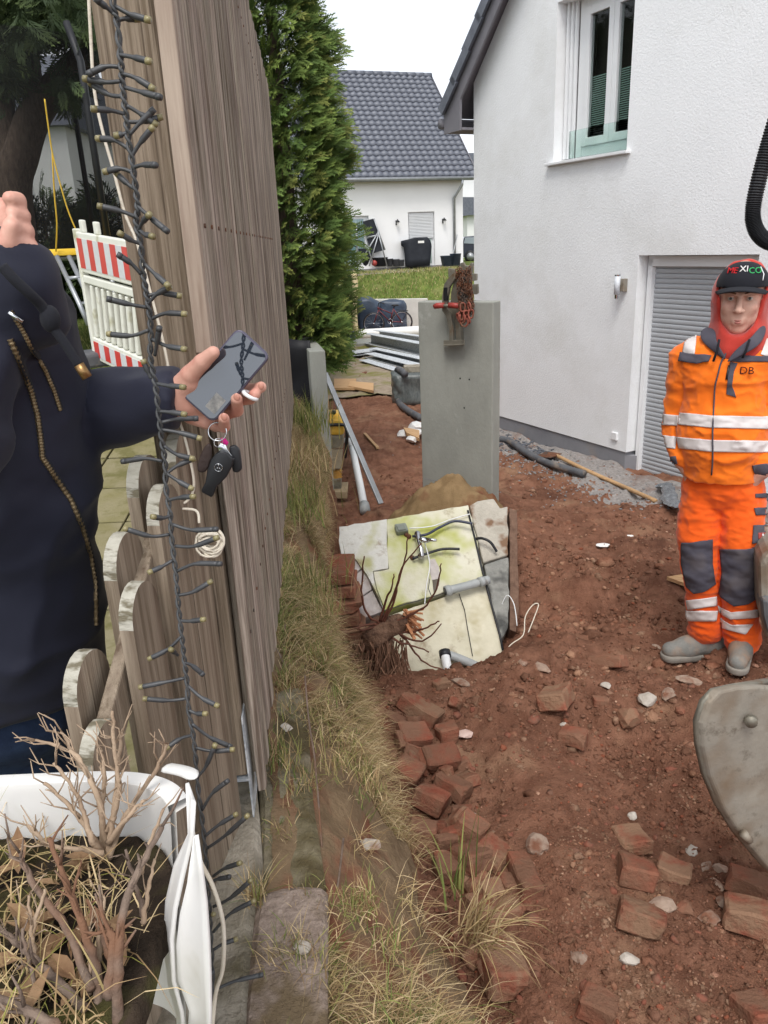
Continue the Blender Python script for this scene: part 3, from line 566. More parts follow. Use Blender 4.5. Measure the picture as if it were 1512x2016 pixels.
# ---------------------------------------------------------------- broken shower wall lying in the pit
BA, BB, BC = on_y(668, 1037, 4.1), on_y(985, 995, 4.2), on_y(890, 1325, 3.42)
bn = (BB - BA).cross(BC - BA).normalized(); bn = bn if bn.y < 0 else -bn
def B(px, py, n=0.0): return on_plane(px, py, BA + bn * n, bn)
M['shower_paint'] = pm('shower_paint', srgb(196, 192, 168), srgb(210, 207, 190), 9, .65, .7, 20, c3=srgb(168, 172, 84), s3=3.4, p3=(.44, .62), spec=.35, bdist=.008, c4=srgb(132, 116, 84), s4=7, p4=(.58, .74))
M['shower_cream'] = pm('shower_cream', srgb(192, 186, 162), srgb(210, 204, 182), 9, .65, .6, 16, c3=srgb(164, 152, 112), s3=5, p3=(.5, .72), spec=.35, bdist=.006, c4=srgb(132, 112, 86), s4=6, p4=(.56, .74))
M['shower_white'] = pm('shower_white', srgb(196, 194, 186), srgb(212, 211, 204), 9, .7, .7, 22, c3=srgb(170, 168, 122), s3=4.5, p3=(.5, .66), bdist=.008, c4=srgb(140, 122, 100), s4=8, p4=(.56, .72))
M['aerated'] = pm('aerated', srgb(176, 168, 164), srgb(198, 190, 185), 20, .95, .5, 60, c3=srgb(158, 140, 130), s3=6, p3=(.5, .7))
M['rough_concrete'] = pm('rough_concrete', srgb(164, 158, 146), srgb(190, 184, 172), 12, .95, .6, 50, c3=srgb(124, 98, 78), s3=6, p3=(.5, .6), bdist=.015)
M['rough_dark'] = pm('rough_dark', srgb(120, 120, 116), srgb(150, 149, 143), 12, .95, .6, 50, c3=srgb(80, 80, 78), s3=5, p3=(.5, .6), bdist=.015)
bw = thing('broken_wall', 'broken piece of old cream and moss green shower wall lying tilted in the pit', 'wall fragment', B(850, 1320))
def slab(name, pts, mat, par, n=0, th=.12, jit=1.2, bev=.004, seed=1):
    rj = random.Random(seed); P = []
    for i, p in enumerate(pts):
        qn = pts[(i + 1) % len(pts)]; L = math.hypot(qn[0] - p[0], qn[1] - p[1]); k = max(1, int(L / 14))
        for t in range(k):
            P.append((p[0] + (qn[0] - p[0]) * t / k + (rj.uniform(-jit, jit) if t else 0), p[1] + (qn[1] - p[1]) * t / k + (rj.uniform(-jit, jit) if t else 0)))
    q = MB(); q.prism([B(x, y, n) for x, y in P], bn * -th); return q.build(name, mat, par, bevel=bev)
up = slab('upper_panel', [(762, 1022), (870, 1003), (922, 994), (936, 1050), (950, 1112), (952, 1136), (905, 1155), (850, 1174), (800, 1186), (757, 1202), (742, 1160), (735, 1125), (765, 1120), (762, 1075)], M['shower_paint'], bw, 0, .1)
slab('white_panel', [(668, 1037), (761.5, 1022), (761.5, 1074), (764, 1119), (734, 1124), (741, 1160), (756, 1202), (748, 1180), (722, 1130), (700, 1100), (672, 1092), (667, 1065)], M['shower_white'], bw, .004, .1, seed=2)
for k, pts in enumerate([[(673, 1094), (699, 1101), (712, 1118), (690, 1136), (676, 1138)], [(677, 1140), (691, 1138), (714, 1120), (726, 1140), (732, 1160), (702, 1180), (686, 1176)], [(687, 1178), (703, 1182), (733, 1162), (745, 1186), (754, 1203), (718, 1216), (702, 1212)]]):
    slab('aerated_block', pts, M['aerated'], bw, -.018 - .012 * k, .1, .5, seed=3 + k)
lo = slab('lower_panel', [(756, 1214), (800, 1200), (850, 1184), (905, 1164), (956, 1146), (968, 1190), (992, 1284), (968, 1300), (935, 1309), (860, 1320), (800, 1337), (775, 1320), (770, 1260)], M['shower_cream'], bw, -.012, .12, seed=8)
slab('concrete_edge', [(924, 995), (940, 986), (972, 981), (985, 1000), (1000, 996), (1001, 1092), (952, 1108), (938, 1050)], M['rough_concrete'], bw, -.03, .16, 1.6, .008, 9)
slab('concrete_edge', [(953, 1111), (1001, 1096), (1002, 1180), (1000, 1236), (985, 1262), (968, 1185)], M['rough_dark'], bw, -.035, .16, 1.6, .008, 10)
slab('timber_board', [(1003, 1000), (1018, 1004), (1020, 1120), (1022, 1200), (1016, 1244), (1004, 1240)], pm('board_dark', srgb(92, 70, 58), srgb(124, 98, 82), 6, .9, .5, 20, stretch=(6, 6, 1)), bw, -.045, .14, .8, .004, 11)
# groove beside the painted panel, its darkness put in as a black tube
q = MB(); q.tube([B(x, y, .004) for x, y in ((921, 1005), (935, 1060), (950, 1125), (966, 1185), (984, 1250), (990, 1280))], .006, 6); q.build('dark_groove', M['black_rubber'], bw, True)
def hang(name, pts, r, mat, par, n0=8, sm=True):
    q = MB(); q.tube(smooth_path(pts), r, n0); return q.build(name, mat, par, sm)
def smooth_path(pts, k=6):
    P = [Vector(p) for p in pts]; out = []
    for i in range(len(P) - 1):
        p0, p1, p2, p3 = P[max(i - 1, 0)], P[i], P[i + 1], P[min(i + 2, len(P) - 1)]
        for t in range(k):
            u = t / k; out.append(.5 * ((2 * p1) + (p2 - p0) * u + (2 * p0 - 5 * p1 + 4 * p2 - p3) * u * u + (3 * p1 - p0 - 3 * p2 + p3) * u ** 3))
    return out + [P[-1]]
q = MB(); q.prism([B(776, 1031, .045), B(799, 1028, .045), B(805, 1044, .045), B(781, 1047, .045)], bn * -.05); jb = q.build('junction_box', pm('box_grey', srgb(122, 128, 118), srgb(140, 146, 134), 8, .5), bw, bevel=.008)
q = MB(); q.prism([B(780, 1034, .052), B(796, 1032, .052), B(800, 1042, .052), B(784, 1044, .052)], bn * -.008); q.build('box_lid', pm('lid_grey', srgb(112, 118, 110), srgb(126, 132, 122), 8, .5), jb, bevel=.004)
tp = hang('mixer_tap', [B(822, 1050, .05), B(824, 1064, .06), B(829, 1082, .06), B(830, 1096, .05)], .014, M['chrome'], bw)
q = MB(); q.tube([B(822, 1051, 0), B(822, 1051, .055)], .018, 10); q.build('valve', M['chrome'], tp, True)
q = MB(); q.tube([B(829, 1094, 0), B(829, 1094, .055)], .018, 10); q.build('valve', M['chrome'], tp, True)
q = MB(); q.ball(B(836, 1063, .09), (.035, .02, .016), 12, 8, Matrix.Rotation(.2, 3, 'Y')); q.build('tap_lever', M['chrome'], tp, True)
q = MB(); q.tube([B(838, 1062, .095), B(859, 1064, .12)], [.012, .008], 8); q.build('tap_handle', M['chrome'], tp, True)
hang('hose', [B(812, 1056, .03), B(840, 1052, .05), B(866, 1038, .04), B(895, 1026, .05), B(930, 1031, .06)], .008, pm('hose_blue', srgb(38, 44, 62), srgb(52, 58, 78), 9, .4, spec=.5), bw)
hang('hose', [B(812, 1100, .03), B(840, 1090, .04), B(872, 1081, .04), B(905, 1081, .05)], .008, M['black_rubber'], bw)
hang('hose', [B(936, 1061, .0), B(950, 1060, .03), B(966, 1068, .03), B(978, 1086, .0)], .008, M['black_rubber'], bw)
for x, y in ((805, 1056), (812, 1098), (800, 1052)):
    q = MB(); q.ball(B(x, y, .01), (.014, .012, .014), 8, 6); q.build('pipe_fitting', M['steel_rust'], bw, True)
pp = hang('waste_pipe', [B(880, 1163, .055), B(920, 1153, .05), B(962, 1141, .03)], .023, M['grey_pvc'], bw, 16)
for x, y, rr_ in ((882, 1163, .030), (948, 1145, .027)):
    q = MB(); c0 = B(x, y, .053); q.tube([c0 - (B(962, 1141, .03) - c0).normalized() * .016, c0 + (B(962, 1141, .03) - c0).normalized() * .014], rr_, 16); q.build('pipe_collar', M['grey_pvc'], pp, True)
q = MB(); c0 = B(879.5, 1163.2, .0555); d0 = (c0 - B(920, 1153, .05)).normalized(); q.tube([c0 + d0 * .003, c0 + d0 * .0135], .021, 14); q.build('pipe_bore', M['black_plastic'], pp)
p2 = hang('waste_pipe', [B(876, 1288, .06), B(880, 1310, .07), B(886, 1335, .05)], .023, M['white_pvc'], bw, 14)
p3 = hang('waste_pipe', [B(880, 1288, .03), B(905, 1297, .03), B(940, 1312, .01)], .023, M['grey_pvc'], bw, 14)
q = MB(); q.tube([B(875, 1282, .055), B(877, 1293, .06)], .03, 14); q.build('pipe_collar', M['black_rubber'], p2, True)
slab('hole', [(845, 1102), (856, 1100), (864, 1116), (867, 1138), (850, 1142), (846, 1124)], M['aerated'], bw, .002, .012, 1.5, 0, 12)
slab('hole', [(851, 1142), (866, 1139), (864, 1152), (854, 1168)], pm('hole_dark', srgb(84, 78, 70), srgb(110, 102, 92), 30, .95, .5), bw, .0025, .01, 1, 0, 13)
for pts in ([(756, 1203), (800, 1190), (850, 1176), (905, 1157), (952, 1138)], [(905, 1170), (915, 1200), (922, 1240), (930, 1290)], [(846, 1140), (842, 1160), (850, 1178)]):
    q = MB(); q.tube([B(x + random.uniform(-1.5, 1.5), y + random.uniform(-1.5, 1.5), .001) for x, y in pts], .0022, 5); q.build('crack', M['black_plastic'], bw)
hang('wire', [B(806, 1040, .03), B(850, 1036, .03), B(890, 1022, .03), B(925, 1012, .02)], .0035, M['white_pvc'], bw, 6)
hang('wire', [B(836, 1068, .05), B(846, 1110, .05), B(840, 1150, .04), B(836, 1190, .02)], .003, M['white_pvc'], bw, 6)
# loose white cables sticking out of the soil by the wall
q = MB(); q.tube(smooth_path([on_y(976, 1240, 3.75), on_y(985, 1200, 3.75), on_y(998, 1172, 3.75), on_y(1012, 1190, 3.7), on_y(1018, 1232, 3.6)]), .0028, 6); tag(q.build('white_cable', M['white_pvc'], None, True), 'thin white cable looping up at the right end of the broken shower wall', 'cable')
q = MB(); q.tube(smooth_path([on_y(975, 1306, 3.35), on_y(1005, 1270, 3.45), on_y(1030, 1250, 3.5), on_y(1034, 1215, 3.6), on_y(1048, 1192, 3.65), on_y(1060, 1190, 3.65), on_y(1052, 1215, 3.6), on_y(1040, 1245, 3.5)]), .003, 6); tag(q.build('grey_cable', M['twine'], None, True), 'pale cable tangled in the dark soil right of the broken shower wall', 'cable')

# remains of brick wall left of it: single bricks set in the bank
bwall = thing('brick_wall_remnant', 'remnant of red brick wall in the bank left of the broken shower wall', 'brick wall', on_y(680, 1290, 3.55))
def rough_box(name, dims, seed, mat, amp=.006, cut=3):
    bm = bmesh.new(); bmesh.ops.create_cube(bm, size=1); bmesh.ops.scale(bm, vec=dims, verts=bm.verts)
    bmesh.ops.bevel(bm, geom=bm.edges[:], offset=min(dims) * .09, segments=1, affect='EDGES', profile=.6)
    bmesh.ops.subdivide_edges(bm, edges=bm.edges[:], cuts=2, use_grid_fill=True)
    co = np.array([v.co[:] for v in bm.verts]); nz_ = np.stack([fbm(co[:, 0] + seed, co[:, 1], co[:, 2] + k * 9, 22, 3, seed + k) for k in range(3)], -1)
    big = np.stack([fbm(co[:, 0] - seed, co[:, 1] + 3, co[:, 2] + k * 5, 7, 2, seed + 50 + k) for k in range(3)], -1)
    rj = random.Random(seed); cn = Vector((rj.choice((-1, 1)) * dims[0] / 2, rj.choice((-1, 1)) * dims[1] / 2, rj.choice((-1, 1)) * dims[2] / 2)); d_ = min(dims) * rj.uniform(.4, .8)
    for v, n_, g_ in zip(bm.verts, nz_, big):
        v.co += Vector(n_) * amp + Vector(g_) * amp * 2.2
        if (v.co - cn).length < d_: v.co = v.co.lerp(v.co * .72, 1 - (v.co - cn).length / d_)
    me = bpy.data.meshes.new(name); bm.to_mesh(me); bm.free(); me.materials.append(mat); return me
for r, (x, y) in enumerate([(672, 1150), (682, 1178), (676, 1206), (690, 1232), (684, 1262), (692, 1290), (668, 1120)]):
    p = on_y(x, y, 3.62); o = link('brick', rough_box('brick', (.16, .22, .065), 60 + r, M['brick']), bwall); o.matrix_parent_inverse = world_of(bwall).inverted(); o.location = p; o.rotation_euler = (.05, random.uniform(-.1, .1), random.uniform(-.1, .15))

# ---------------------------------------------------------------- uprooted stump
st = thing('tree_stump', 'uprooted shrub stump with splintered trunk and bare roots in front of the broken wall', 'stump', on_y(745, 1330, 3.2))
SY = 3.22
q = MB(); q.tube(smooth_path([on_y(730, 1280, SY + .06), on_y(742, 1250, SY), on_y(765, 1236, SY), on_y(785, 1228, SY - .02), on_y(806, 1224, SY - .03)], 5), list(np.interp(np.linspace(0, 1, 21), [0, .3, .6, 1], [.045, .072, .05, .042])), 16)
trunk = q.build('trunk', pm('stump_bark', srgb(96, 72, 58), srgb(138, 108, 88), 26, .95, .9, 50, c3=srgb(80, 60, 50), s3=16, p3=(.5, .65), bdist=.02), st, True)
for v_ in trunk.data.vertices: v_.co += Vector((float(fbm(np.array(v_.co.x), np.array(v_.co.y), np.array(v_.co.z), 22, 3, 1)), float(fbm(np.array(v_.co.x), np.array(v_.co.y), np.array(v_.co.z), 22, 3, 2)), float(fbm(np.array(v_.co.x), np.array(v_.co.y), np.array(v_.co.z), 22, 3, 3)))) * .03
rj = random.Random(11)
for k in range(22):
    q = MB(); a0 = on_y(806 + rj.uniform(-8, 6), 1222 + rj.uniform(-18, 20), SY - .03 + rj.uniform(-.03, .03)); a1 = a0 + Vector((rj.uniform(.02, .06), rj.uniform(-.05, .02), rj.uniform(-.05, .02))); q.beam(a0 - (a1 - a0) * .4, a1, rj.uniform(.008, .02), .006); q.build('splinter', M['splinter'], trunk)
def wig(pts, n=5, a=.008):
    P = smooth_path(pts, n); return [p + Vector((rj.uniform(-a, a), rj.uniform(-a, a), rj.uniform(-a, a))) for p in P]
for pts, r0, r1 in [([(740, 1245), (715, 1262), (690, 1275), (655, 1288)], .03, .012), ([(745, 1255), (722, 1285), (700, 1320), (672, 1345)], .032, .014), ([(750, 1258), (735, 1300), (715, 1345), (695, 1385)], .028, .012), ([(755, 1262), (752, 1310), (745, 1360), (735, 1400)], .03, .012), ([(762, 1260), (772, 1300), (775, 1340), (768, 1385)], .026, .01), ([(735, 1240), (700, 1240), (670, 1250)], .02, .008), ([(742, 1250), (712, 1300), (690, 1300), (660, 1310)], .02, .008)]:
    P = wig([on_y(x, y, SY + .04 * i) for i, (x, y) in enumerate(pts)], 6, .006); q = MB(); q.tube(P, list(np.linspace(r0, r1, len(P))), 8); q.build('root', M['root'], st, True)
q = MB()
for k in range(420):
    x, y = rj.uniform(690, 800), rj.uniform(1255, 1330); l = rj.uniform(25, 95); yy = SY + rj.uniform(-.08, .12); dx = rj.uniform(-30, 25)
    q.tube([on_y(x, y, yy), on_y(x + dx * .4 + rj.uniform(-6, 6), y + l * .5, yy + rj.uniform(-.03, .03)), on_y(x + dx + rj.uniform(-8, 8), min(y + l, 1400), yy + rj.uniform(-.03, .03))], [.0035, .0022, .0012], 3, False)
tag(q.build('rootlets', M['rootlet'], st), kind='stuff')
for pts in [[(752, 1225), (775, 1170), (795, 1110), (803, 1060)], [(756, 1225), (778, 1175), (790, 1120), (830, 1070)], [(748, 1225), (728, 1215), (713, 1180), (714, 1130), (716, 1095)], [(760, 1228), (800, 1215), (840, 1190), (862, 1150), (868, 1110)], [(757, 1235), (790, 1250), (830, 1262), (870, 1228)], [(755, 1238), (780, 1262), (810, 1270), (846, 1284)], [(750, 1228), (720, 1230), (680, 1240), (650, 1232)], [(765, 1230), (800, 1260), (830, 1300), (872, 1318)], [(748, 1222), (760, 1180), (770, 1160), (776, 1130)], [(768, 1240), (800, 1246), (835, 1238), (865, 1222)], [(745, 1230), (715, 1240), (700, 1236)]]:
    q = MB(); P = wig([on_y(x, y, SY - .03 - .03 * i) for i, (x, y) in enumerate(pts)], 5, .003); q.tube(P, list(np.linspace(.0065, .003, len(P))), 6); q.build('shoot', pm('shoot', srgb(84, 52, 42), srgb(112, 70, 54), 20, .7) if 'shoot' not in M else M['shoot'], st, True)

# ---------------------------------------------------------------- sand heap behind the broken wall
n_ = 60; V = []; 
for j in range(n_ + 1):
    for i in range(n_ + 1):
        u, v = i / n_ * 2 - 1, j / n_ * 2 - 1; r = max(abs(u), abs(v)); a = math.atan2(v, u); k = r
        x = .36 + .52 * k * math.cos(a); y = 4.72 + .42 * k * math.sin(a)
        V.append((x, y, 0))
V = np.array(V); rr2 = np.hypot((V[:, 0] - .36) / .52, (V[:, 1] - 4.72) / .42)
V[:, 2] = soil_z(V[:, 0], V[:, 1], False) + np.where(rr2 < .99, .22 * (1 - np.clip(rr2, 0, 1) ** 1.6), -.1) + .07 * fbm(V[:, 0], V[:, 1], None, 4, 2, 71) + .045 * fbm(V[:, 0], V[:, 1], None, 14, 4, 77) + .015 * fbm(V[:, 0], V[:, 1], None, 45, 2, 79) - .03
idx = np.arange((n_ + 1) ** 2).reshape(n_ + 1, n_ + 1); quads = np.stack([idx[:-1, :-1], idx[:-1, 1:], idx[1:, 1:], idx[1:, :-1]], -1).reshape(-1, 4)
tag(np_mesh('sand_heap', V, quads, M['sand'], None, True), 'heap of brown sand at the foot of the grey concrete slab', 'sand heap', kind='stuff')
# ---------------------------------------------------------------- loose bricks and stones (each one a thing)
def ground_hit(px, py, z0=0.0):
    z = z0
    for _ in range(6):
        p = on_z(px, py, z); z = float(soil_z(np.array([p.x]), np.array([p.y]), False)[0])
    return on_z(px, py, z)
MORT = 'mortar_brick'
BR = [  # px, py, dims(cm), yaw, tilt x, tilt y, lift, material, label
 (826, 1402, (22, 11, 8), -30, 12, 18, .05, MORT, 'long mortar-covered brick leaning on top of the rubble just below the stump roots'),
 (790, 1428, (18, 11, 7), -35, 20, 10, .02, 'brick', 'dark brick wedged under the long mortar-covered brick at the grass edge'),
 (814, 1460, (15, 12, 9), 20, -10, 12, .06, 'brick', 'blocky brown brick at the grass edge under the two uppermost bricks'),
 (882, 1450, (10, 9, 7), 15, 8, -5, .04, 'brick', 'small red half brick right of the blocky brown brick near the pale foil scrap'),
 (868, 1505, (16, 11, 9), 18, -14, 6, .06, 'brick', 'red brick with scratched top face in the middle of the rubble edge'),
 (802, 1525, (12, 15, 8), -25, 10, 18, .04, 'brick', 'dark brown brick half hidden by dry grass left of the scratched red brick'),
 (890, 1556, (15, 10, 8), -38, 14, 6, .05, 'brick', 'smooth brown brick lying aslant below the scratched red brick'),
 (848, 1582, (14, 12, 9), -30, 16, 12, .05, 'brick', 'reddish brown brick pointing downhill left of the smooth slanting brick'),
 (908, 1612, (8, 13, 7), -12, 20, 0, .02, 'brick', 'narrow brown brick standing beside the round pale pebble'),
 (932, 1642, (12, 10, 8), -28, 8, 14, .05, 'brick', 'bright red broken brick below the round pale pebble'),
 (975, 1686, (12, 11, 7), -40, 10, 10, .03, MORT, 'brownish red brick corner right of the bright red broken brick'),
 (925, 1698, (11, 17, 8), 30, 18, 10, .05, 'brick', 'tall red brick leaning left of the brownish red brick corner'),
 (880, 1716, (10, 10, 8), 12, -6, 8, .05, 'brick', 'square red brick end sticking out above the green grass blades'),
 (1030, 1722, (8, 21, 7), 8, 4, 6, .01, 'brick', 'long pinkish red brick lying lengthways in the soil'),
 (972, 1792, (15, 15, 9), 20, 6, 4, .0, MORT, 'large mortar-coated brick behind the tips of the green grass blades'),
 (985, 1905, (13, 21, 10), 5, 10, 8, .02, MORT, 'big brown brick at the bottom edge of the rubble beside the dry grass tuft'),
 (895, 1382, (7, 13, 5), -15, 35, 10, .01, MORT, 'thin tile-like brick piece standing under the grey drain pipes'),
 (872, 1345, (9, 6, 5), 25, 0, 0, .01, MORT, 'small yellowish stone at the lower corner of the broken shower wall'),
 (1092, 1384, (14, 20, 9), -22, 12, -16, .06, MORT, 'large brick with mortar crust and bright red side alone in the middle of the soil'),
 (1128, 1452, (13, 10, 7), -28, 8, -4, .01, 'brick', 'brick sunk in the soil in front of the large mortar-crusted brick'),
 (1190, 1302, (9, 24, 7), 35, 20, 20, .02, 'brick', 'long dark brick slab jutting from the soil towards the orange worker'),
 (1242, 1656, (13, 13, 6), 4, 8, 3, .03, MORT, 'square flat brick with mortar face above two other bricks on the right'),
 (1250, 1725, (13, 12, 8), -12, 14, 10, .04, 'brick', 'orange red brick directly below the square flat brick'),
 (1326, 1722, (12, 11, 7), -30, 10, 6, .03, MORT, 'rounded brick with red side right of the orange red brick'),
 (1262, 1822, (15, 12, 8), -22, 18, 8, .04, MORT, 'reddish brick with broken end under the pointed mortar stone'),
 (1466, 1746, (14, 10, 7), -32, 12, 4, .03, 'brick', 'brown red brick under the lower edge of the excavator bucket'),
 (1490, 1818, (22, 11, 9), -22, 8, 6, .03, MORT, 'biggest brick at the right picture edge with mossy mortar on top'),
 (832, 1640, (12, 9, 7), -10, 6, 8, .01, 'brick', 'dark brick in the gap under the reddish brown downhill brick'),
 (880, 1626, (9, 12, 7), 10, 24, 4, -.01, MORT, 'dusty brown brick pressed against the narrow standing brick'),
 (905, 1500, (8, 7, 5), 30, 10, 0, .0, 'brick', 'small brick chip right behind the scratched red brick'),
 (918, 1530, (8, 11, 5), 25, 20, 5, .0, MORT, 'dusty flat brick fragment right of the scratched red brick'),
 (1000, 1745, (7, 8, 6), 10, 5, 5, .0, 'brick', 'small red brick fragment between the long pinkish brick and the mortar-coated brick'),
 (1185, 1375, (8, 5, 4), 0, 5, 5, .0, 'brick', 'small flat red brick chip left of the round mortar lump'),
 (1495, 1990, (14, 11, 8), 15, 10, 5, .0, 'brick', 'red brick at the bottom right corner of the picture'),
 (1180, 1985, (12, 9, 7), -30, 10, 5, .0, 'brick', 'red brick at the bottom edge right of the dry grass'),
]
_r = random.Random(77)
for k in range(30):
    v = k / 29; BR.append((795 + 190 * v + _r.uniform(-28, 40), 1400 + 520 * v + _r.uniform(-25, 25), (_r.uniform(4, 11), _r.uniform(4, 9), _r.uniform(3.5, 7)), _r.uniform(-90, 90), _r.uniform(-35, 35), _r.uniform(-35, 35), _r.uniform(.01, .08), _r.choice(('brick', MORT)), 'broken brick lump in the tumbled brick row along the grass edge'))
for k, (px, py, d, yaw, tx, ty, lift, mt, lab) in enumerate(BR):
    me = rough_box('brick', tuple(v / 100 for v in d), 100 + k, M[mt], .007)
    o = link('brick', me); p = ground_hit(px, py + 8); o.location = p + Vector((0, 0, lift * .5 + d[2] / 600)); o.rotation_euler = (R_(-tx * 1.3), R_(ty * 1.2), R_(yaw)); o.scale = (.87,) * 3
    tag(o, lab, 'brick', 'broken lumps along the grass edge' if lab.startswith('broken brick lump') else 'bricks lying loose in the rubble')
def rock(name, size, seed, mat, flat=.7):
    bm = bmesh.new(); bmesh.ops.create_icosphere(bm, subdivisions=2, radius=1); co = np.array([v.co[:] for v in bm.verts])
    n = fbm(co[:, 0] + seed, co[:, 1], co[:, 2], 1.1, 3, seed) * .55
    for v, a in zip(bm.verts, n): v.co *= (1 + a); v.co.z *= flat
    for j in range(5):   # flat broken faces
        rj_ = random.Random(seed * 7 + j); nn_ = Vector((rj_.uniform(-1, 1), rj_.uniform(-1, 1), rj_.uniform(-.6, 1))).normalized(); lim = rj_.uniform(.55, .8)
        for v in bm.verts:
            d_ = v.co.dot(nn_)
            if d_ > lim: v.co -= nn_ * (d_ - lim)
    bmesh.ops.scale(bm, vec=(size[0] / 2, size[1] / 2, size[2] / 2), verts=bm.verts)
    me = bpy.data.meshes.new(name); bm.to_mesh(me); bm.free(); me.materials.append(mat); return me
ST = [
 (1275, 1380, (9, 8, 9), 'white_stone', 'pale angular stone standing in front of the excavator bucket'),
 (1316, 1368, (11, 7, 6), 'stone', 'flat pinkish stone right of the pale angular stone'),
 (1358, 1340, (13, 7, 5), 'stone', 'long tan stone below the grey work shoes'),
 (1340, 1397, (6, 5, 5), 'brick', 'small bright red stone between the pale angular stone and the bucket'),
 (1240, 1416, (13, 12, 11), MORT, 'round lump of brown mortar left of the pale angular stone'),
 (1300, 1785, (12, 7, 6), 'stone', 'pointed mortar stone above the reddish brick with broken end'),
 (1192, 1347, (5, 4, 3), 'white_stone', 'small white stone at the tip of the long dark brick slab'),
 (1365, 1678, (5, 5, 5), 'white_stone', 'white angular stone right of the square flat brick'),
 (1390, 1705, (8, 4, 3), 'stone', 'grey sliver of stone below the white angular stone'),
 (1418, 1712, (6, 5, 5), 'stone', 'rounded grey stone left of the brown red brick under the bucket'),
 (1408, 1740, (4, 8, 3), 'stone', 'thin upright grey stone below the grey sliver'),
 (1060, 1665, (10, 9, 7), 'stone', 'dusty pinkish stone right above the long pinkish red brick'),
 (928, 1608, (5, 4, 4), 'white_stone', 'round pale pebble beside the narrow standing brick'),
 (1245, 1608, (4, 4, 5), 'white_stone', 'small white stone above the square flat brick'),
 (908, 1342, (10, 5, 4), 'stone', 'beige stone on the soil crest below the lower drain pipe'),
 (1030, 1302, (6, 5, 4), 'stone', 'pale stone beside the white cable tangle'),
 (1070, 1312, (9, 7, 3), 'stone', 'flat reddish stone right of the pale stone by the cable tangle'),
 (1110, 1425, (4, 3, 3), 'white_stone', 'bright white pebble on the brick sunk in the soil'),
 (1398, 1810, (7, 6, 5), 'stone', 'grey cube-like stone left of the biggest brick'),
 (1425, 1776, (6, 5, 4), 'stone', 'light brown stone between the cube-like stone and the bucket'),
 (1350, 1790, (6, 6, 5), 'brick', 'orange stone right of the pointed mortar stone'),
 (1290, 1270, (6, 4, 3), 'stone', 'small grey stone left of the left work shoe'),
 (1345, 1292, (9, 6, 4), 'stone', 'grey stone stuck under the left work shoe'),
 (1145, 1885, (6, 5, 4), 'stone', 'beige stone on the reddish soil at the lower middle of the picture'),
 (1240, 1890, (6, 5, 4), 'white_stone', 'pale stone near the bottom below the reddish brick with broken end'),
]
for k, (px, py, d, mt, lab) in enumerate(ST):
    o = link('stone', rock('stone', tuple(v / 100 for v in d), 20 + k, M[mt])); p = ground_hit(px, py + 5); o.location = p + Vector((0, 0, d[2] / 400)); o.rotation_euler = (0, 0, k * 1.3)
    tag(o, lab, 'stone', 'stones lying on the red soil')
for px, py, d, lab, nm in [(1188, 1076, (10, 6, 2), 'white scrap of broken foam lying on the red soil left of the worker', 'foam_scrap'), (1240, 1058, (6, 3, 1.5), 'small white foam crumb right above the larger foam scrap', 'foam_scrap'), (912, 1450, (9, 7, 4), 'crumpled pale pink foil scrap next to the bricks', 'foil_scrap')]:
    o = link(nm, rock(nm, tuple(v / 100 for v in d), 70 + px, M['white_plastic'] if nm[1] == 'o' and nm[2] == 'a' else pm('foil', srgb(190, 160, 148), srgb(214, 190, 180), 20, .4, .4, 30))); o.location = ground_hit(px, py) + Vector((0, 0, .012)); tag(o, lab, 'scrap')

# ---------------------------------------------------------------- crumbs of soil and pebbles (uncountable)
def scatter_rocks(name, P, size, tints, mat, squash=.75, sub=0, kind='stuff', parent=None):
    t = (1 + 5 ** .5) / 2
    base = np.array([(-1, t, 0), (1, t, 0), (-1, -t, 0), (1, -t, 0), (0, -1, t), (0, 1, t), (0, -1, -t), (0, 1, -t), (t, 0, -1), (t, 0, 1), (-t, 0, -1), (-t, 0, 1)]) / math.sqrt(1 + t * t)
    fc = np.array([(0, 11, 5), (0, 5, 1), (0, 1, 7), (0, 7, 10), (0, 10, 11), (1, 5, 9), (5, 11, 4), (11, 10, 2), (10, 7, 6), (7, 1, 8), (3, 9, 4), (3, 4, 2), (3, 2, 6), (3, 6, 8), (3, 8, 9), (4, 9, 5), (2, 4, 11), (6, 2, 10), (8, 6, 7), (9, 8, 1)])
    N = len(P); rad = RNG.uniform(.55, 1.3, (N, 12, 1)); v = base[None] * rad * RNG.uniform(.6, 1.3, (N, 1, 3)); a = RNG.uniform(0, 6.28, N); ca, sa = np.cos(a)[:, None], np.sin(a)[:, None]
    x = v[..., 0] * ca - v[..., 1] * sa; y = v[..., 0] * sa + v[..., 1] * ca; v = np.stack([x, y, v[..., 2] * squash], -1) * size[:, None, None] + P[:, None, :]
    f = fc[None] + (np.arange(N) * 12)[:, None, None]
    o = np_mesh(name, v.reshape(-1, 3), f.reshape(-1, 3), mat, parent, False, np.repeat(tints, 12, axis=0)); o['kind'] = kind; return o
def px_ground(N, x0, x1, y0, y1, zoff=0):
    px = RNG.uniform(x0, x1, N); py = RNG.uniform(y0, y1, N); z = np.zeros(N)
    r = (RM @ np.stack([px - CX, py - CY, np.full(N, F)])).T
    for _ in range(5):
        t = (z - CAMZ) / r[:, 2]; X = r[:, 0] * t; Y = r[:, 1] * t; z = soil_z(X, Y, False)
    return np.stack([X, Y, soil_z(X, Y, True) + zoff], -1)
P = np.concatenate([px_ground(10000, 720, 1560, 1180, 2080), px_ground(4500, 640, 1400, 930, 1240), px_ground(4000, 1050, 1560, 1480, 2080), px_ground(7000, 760, 1540, 1300, 2060)])
keep = P[:, 0] > EDGX(np.clip(P[:, 1], .3, 5.6)) + .08; P = P[keep]
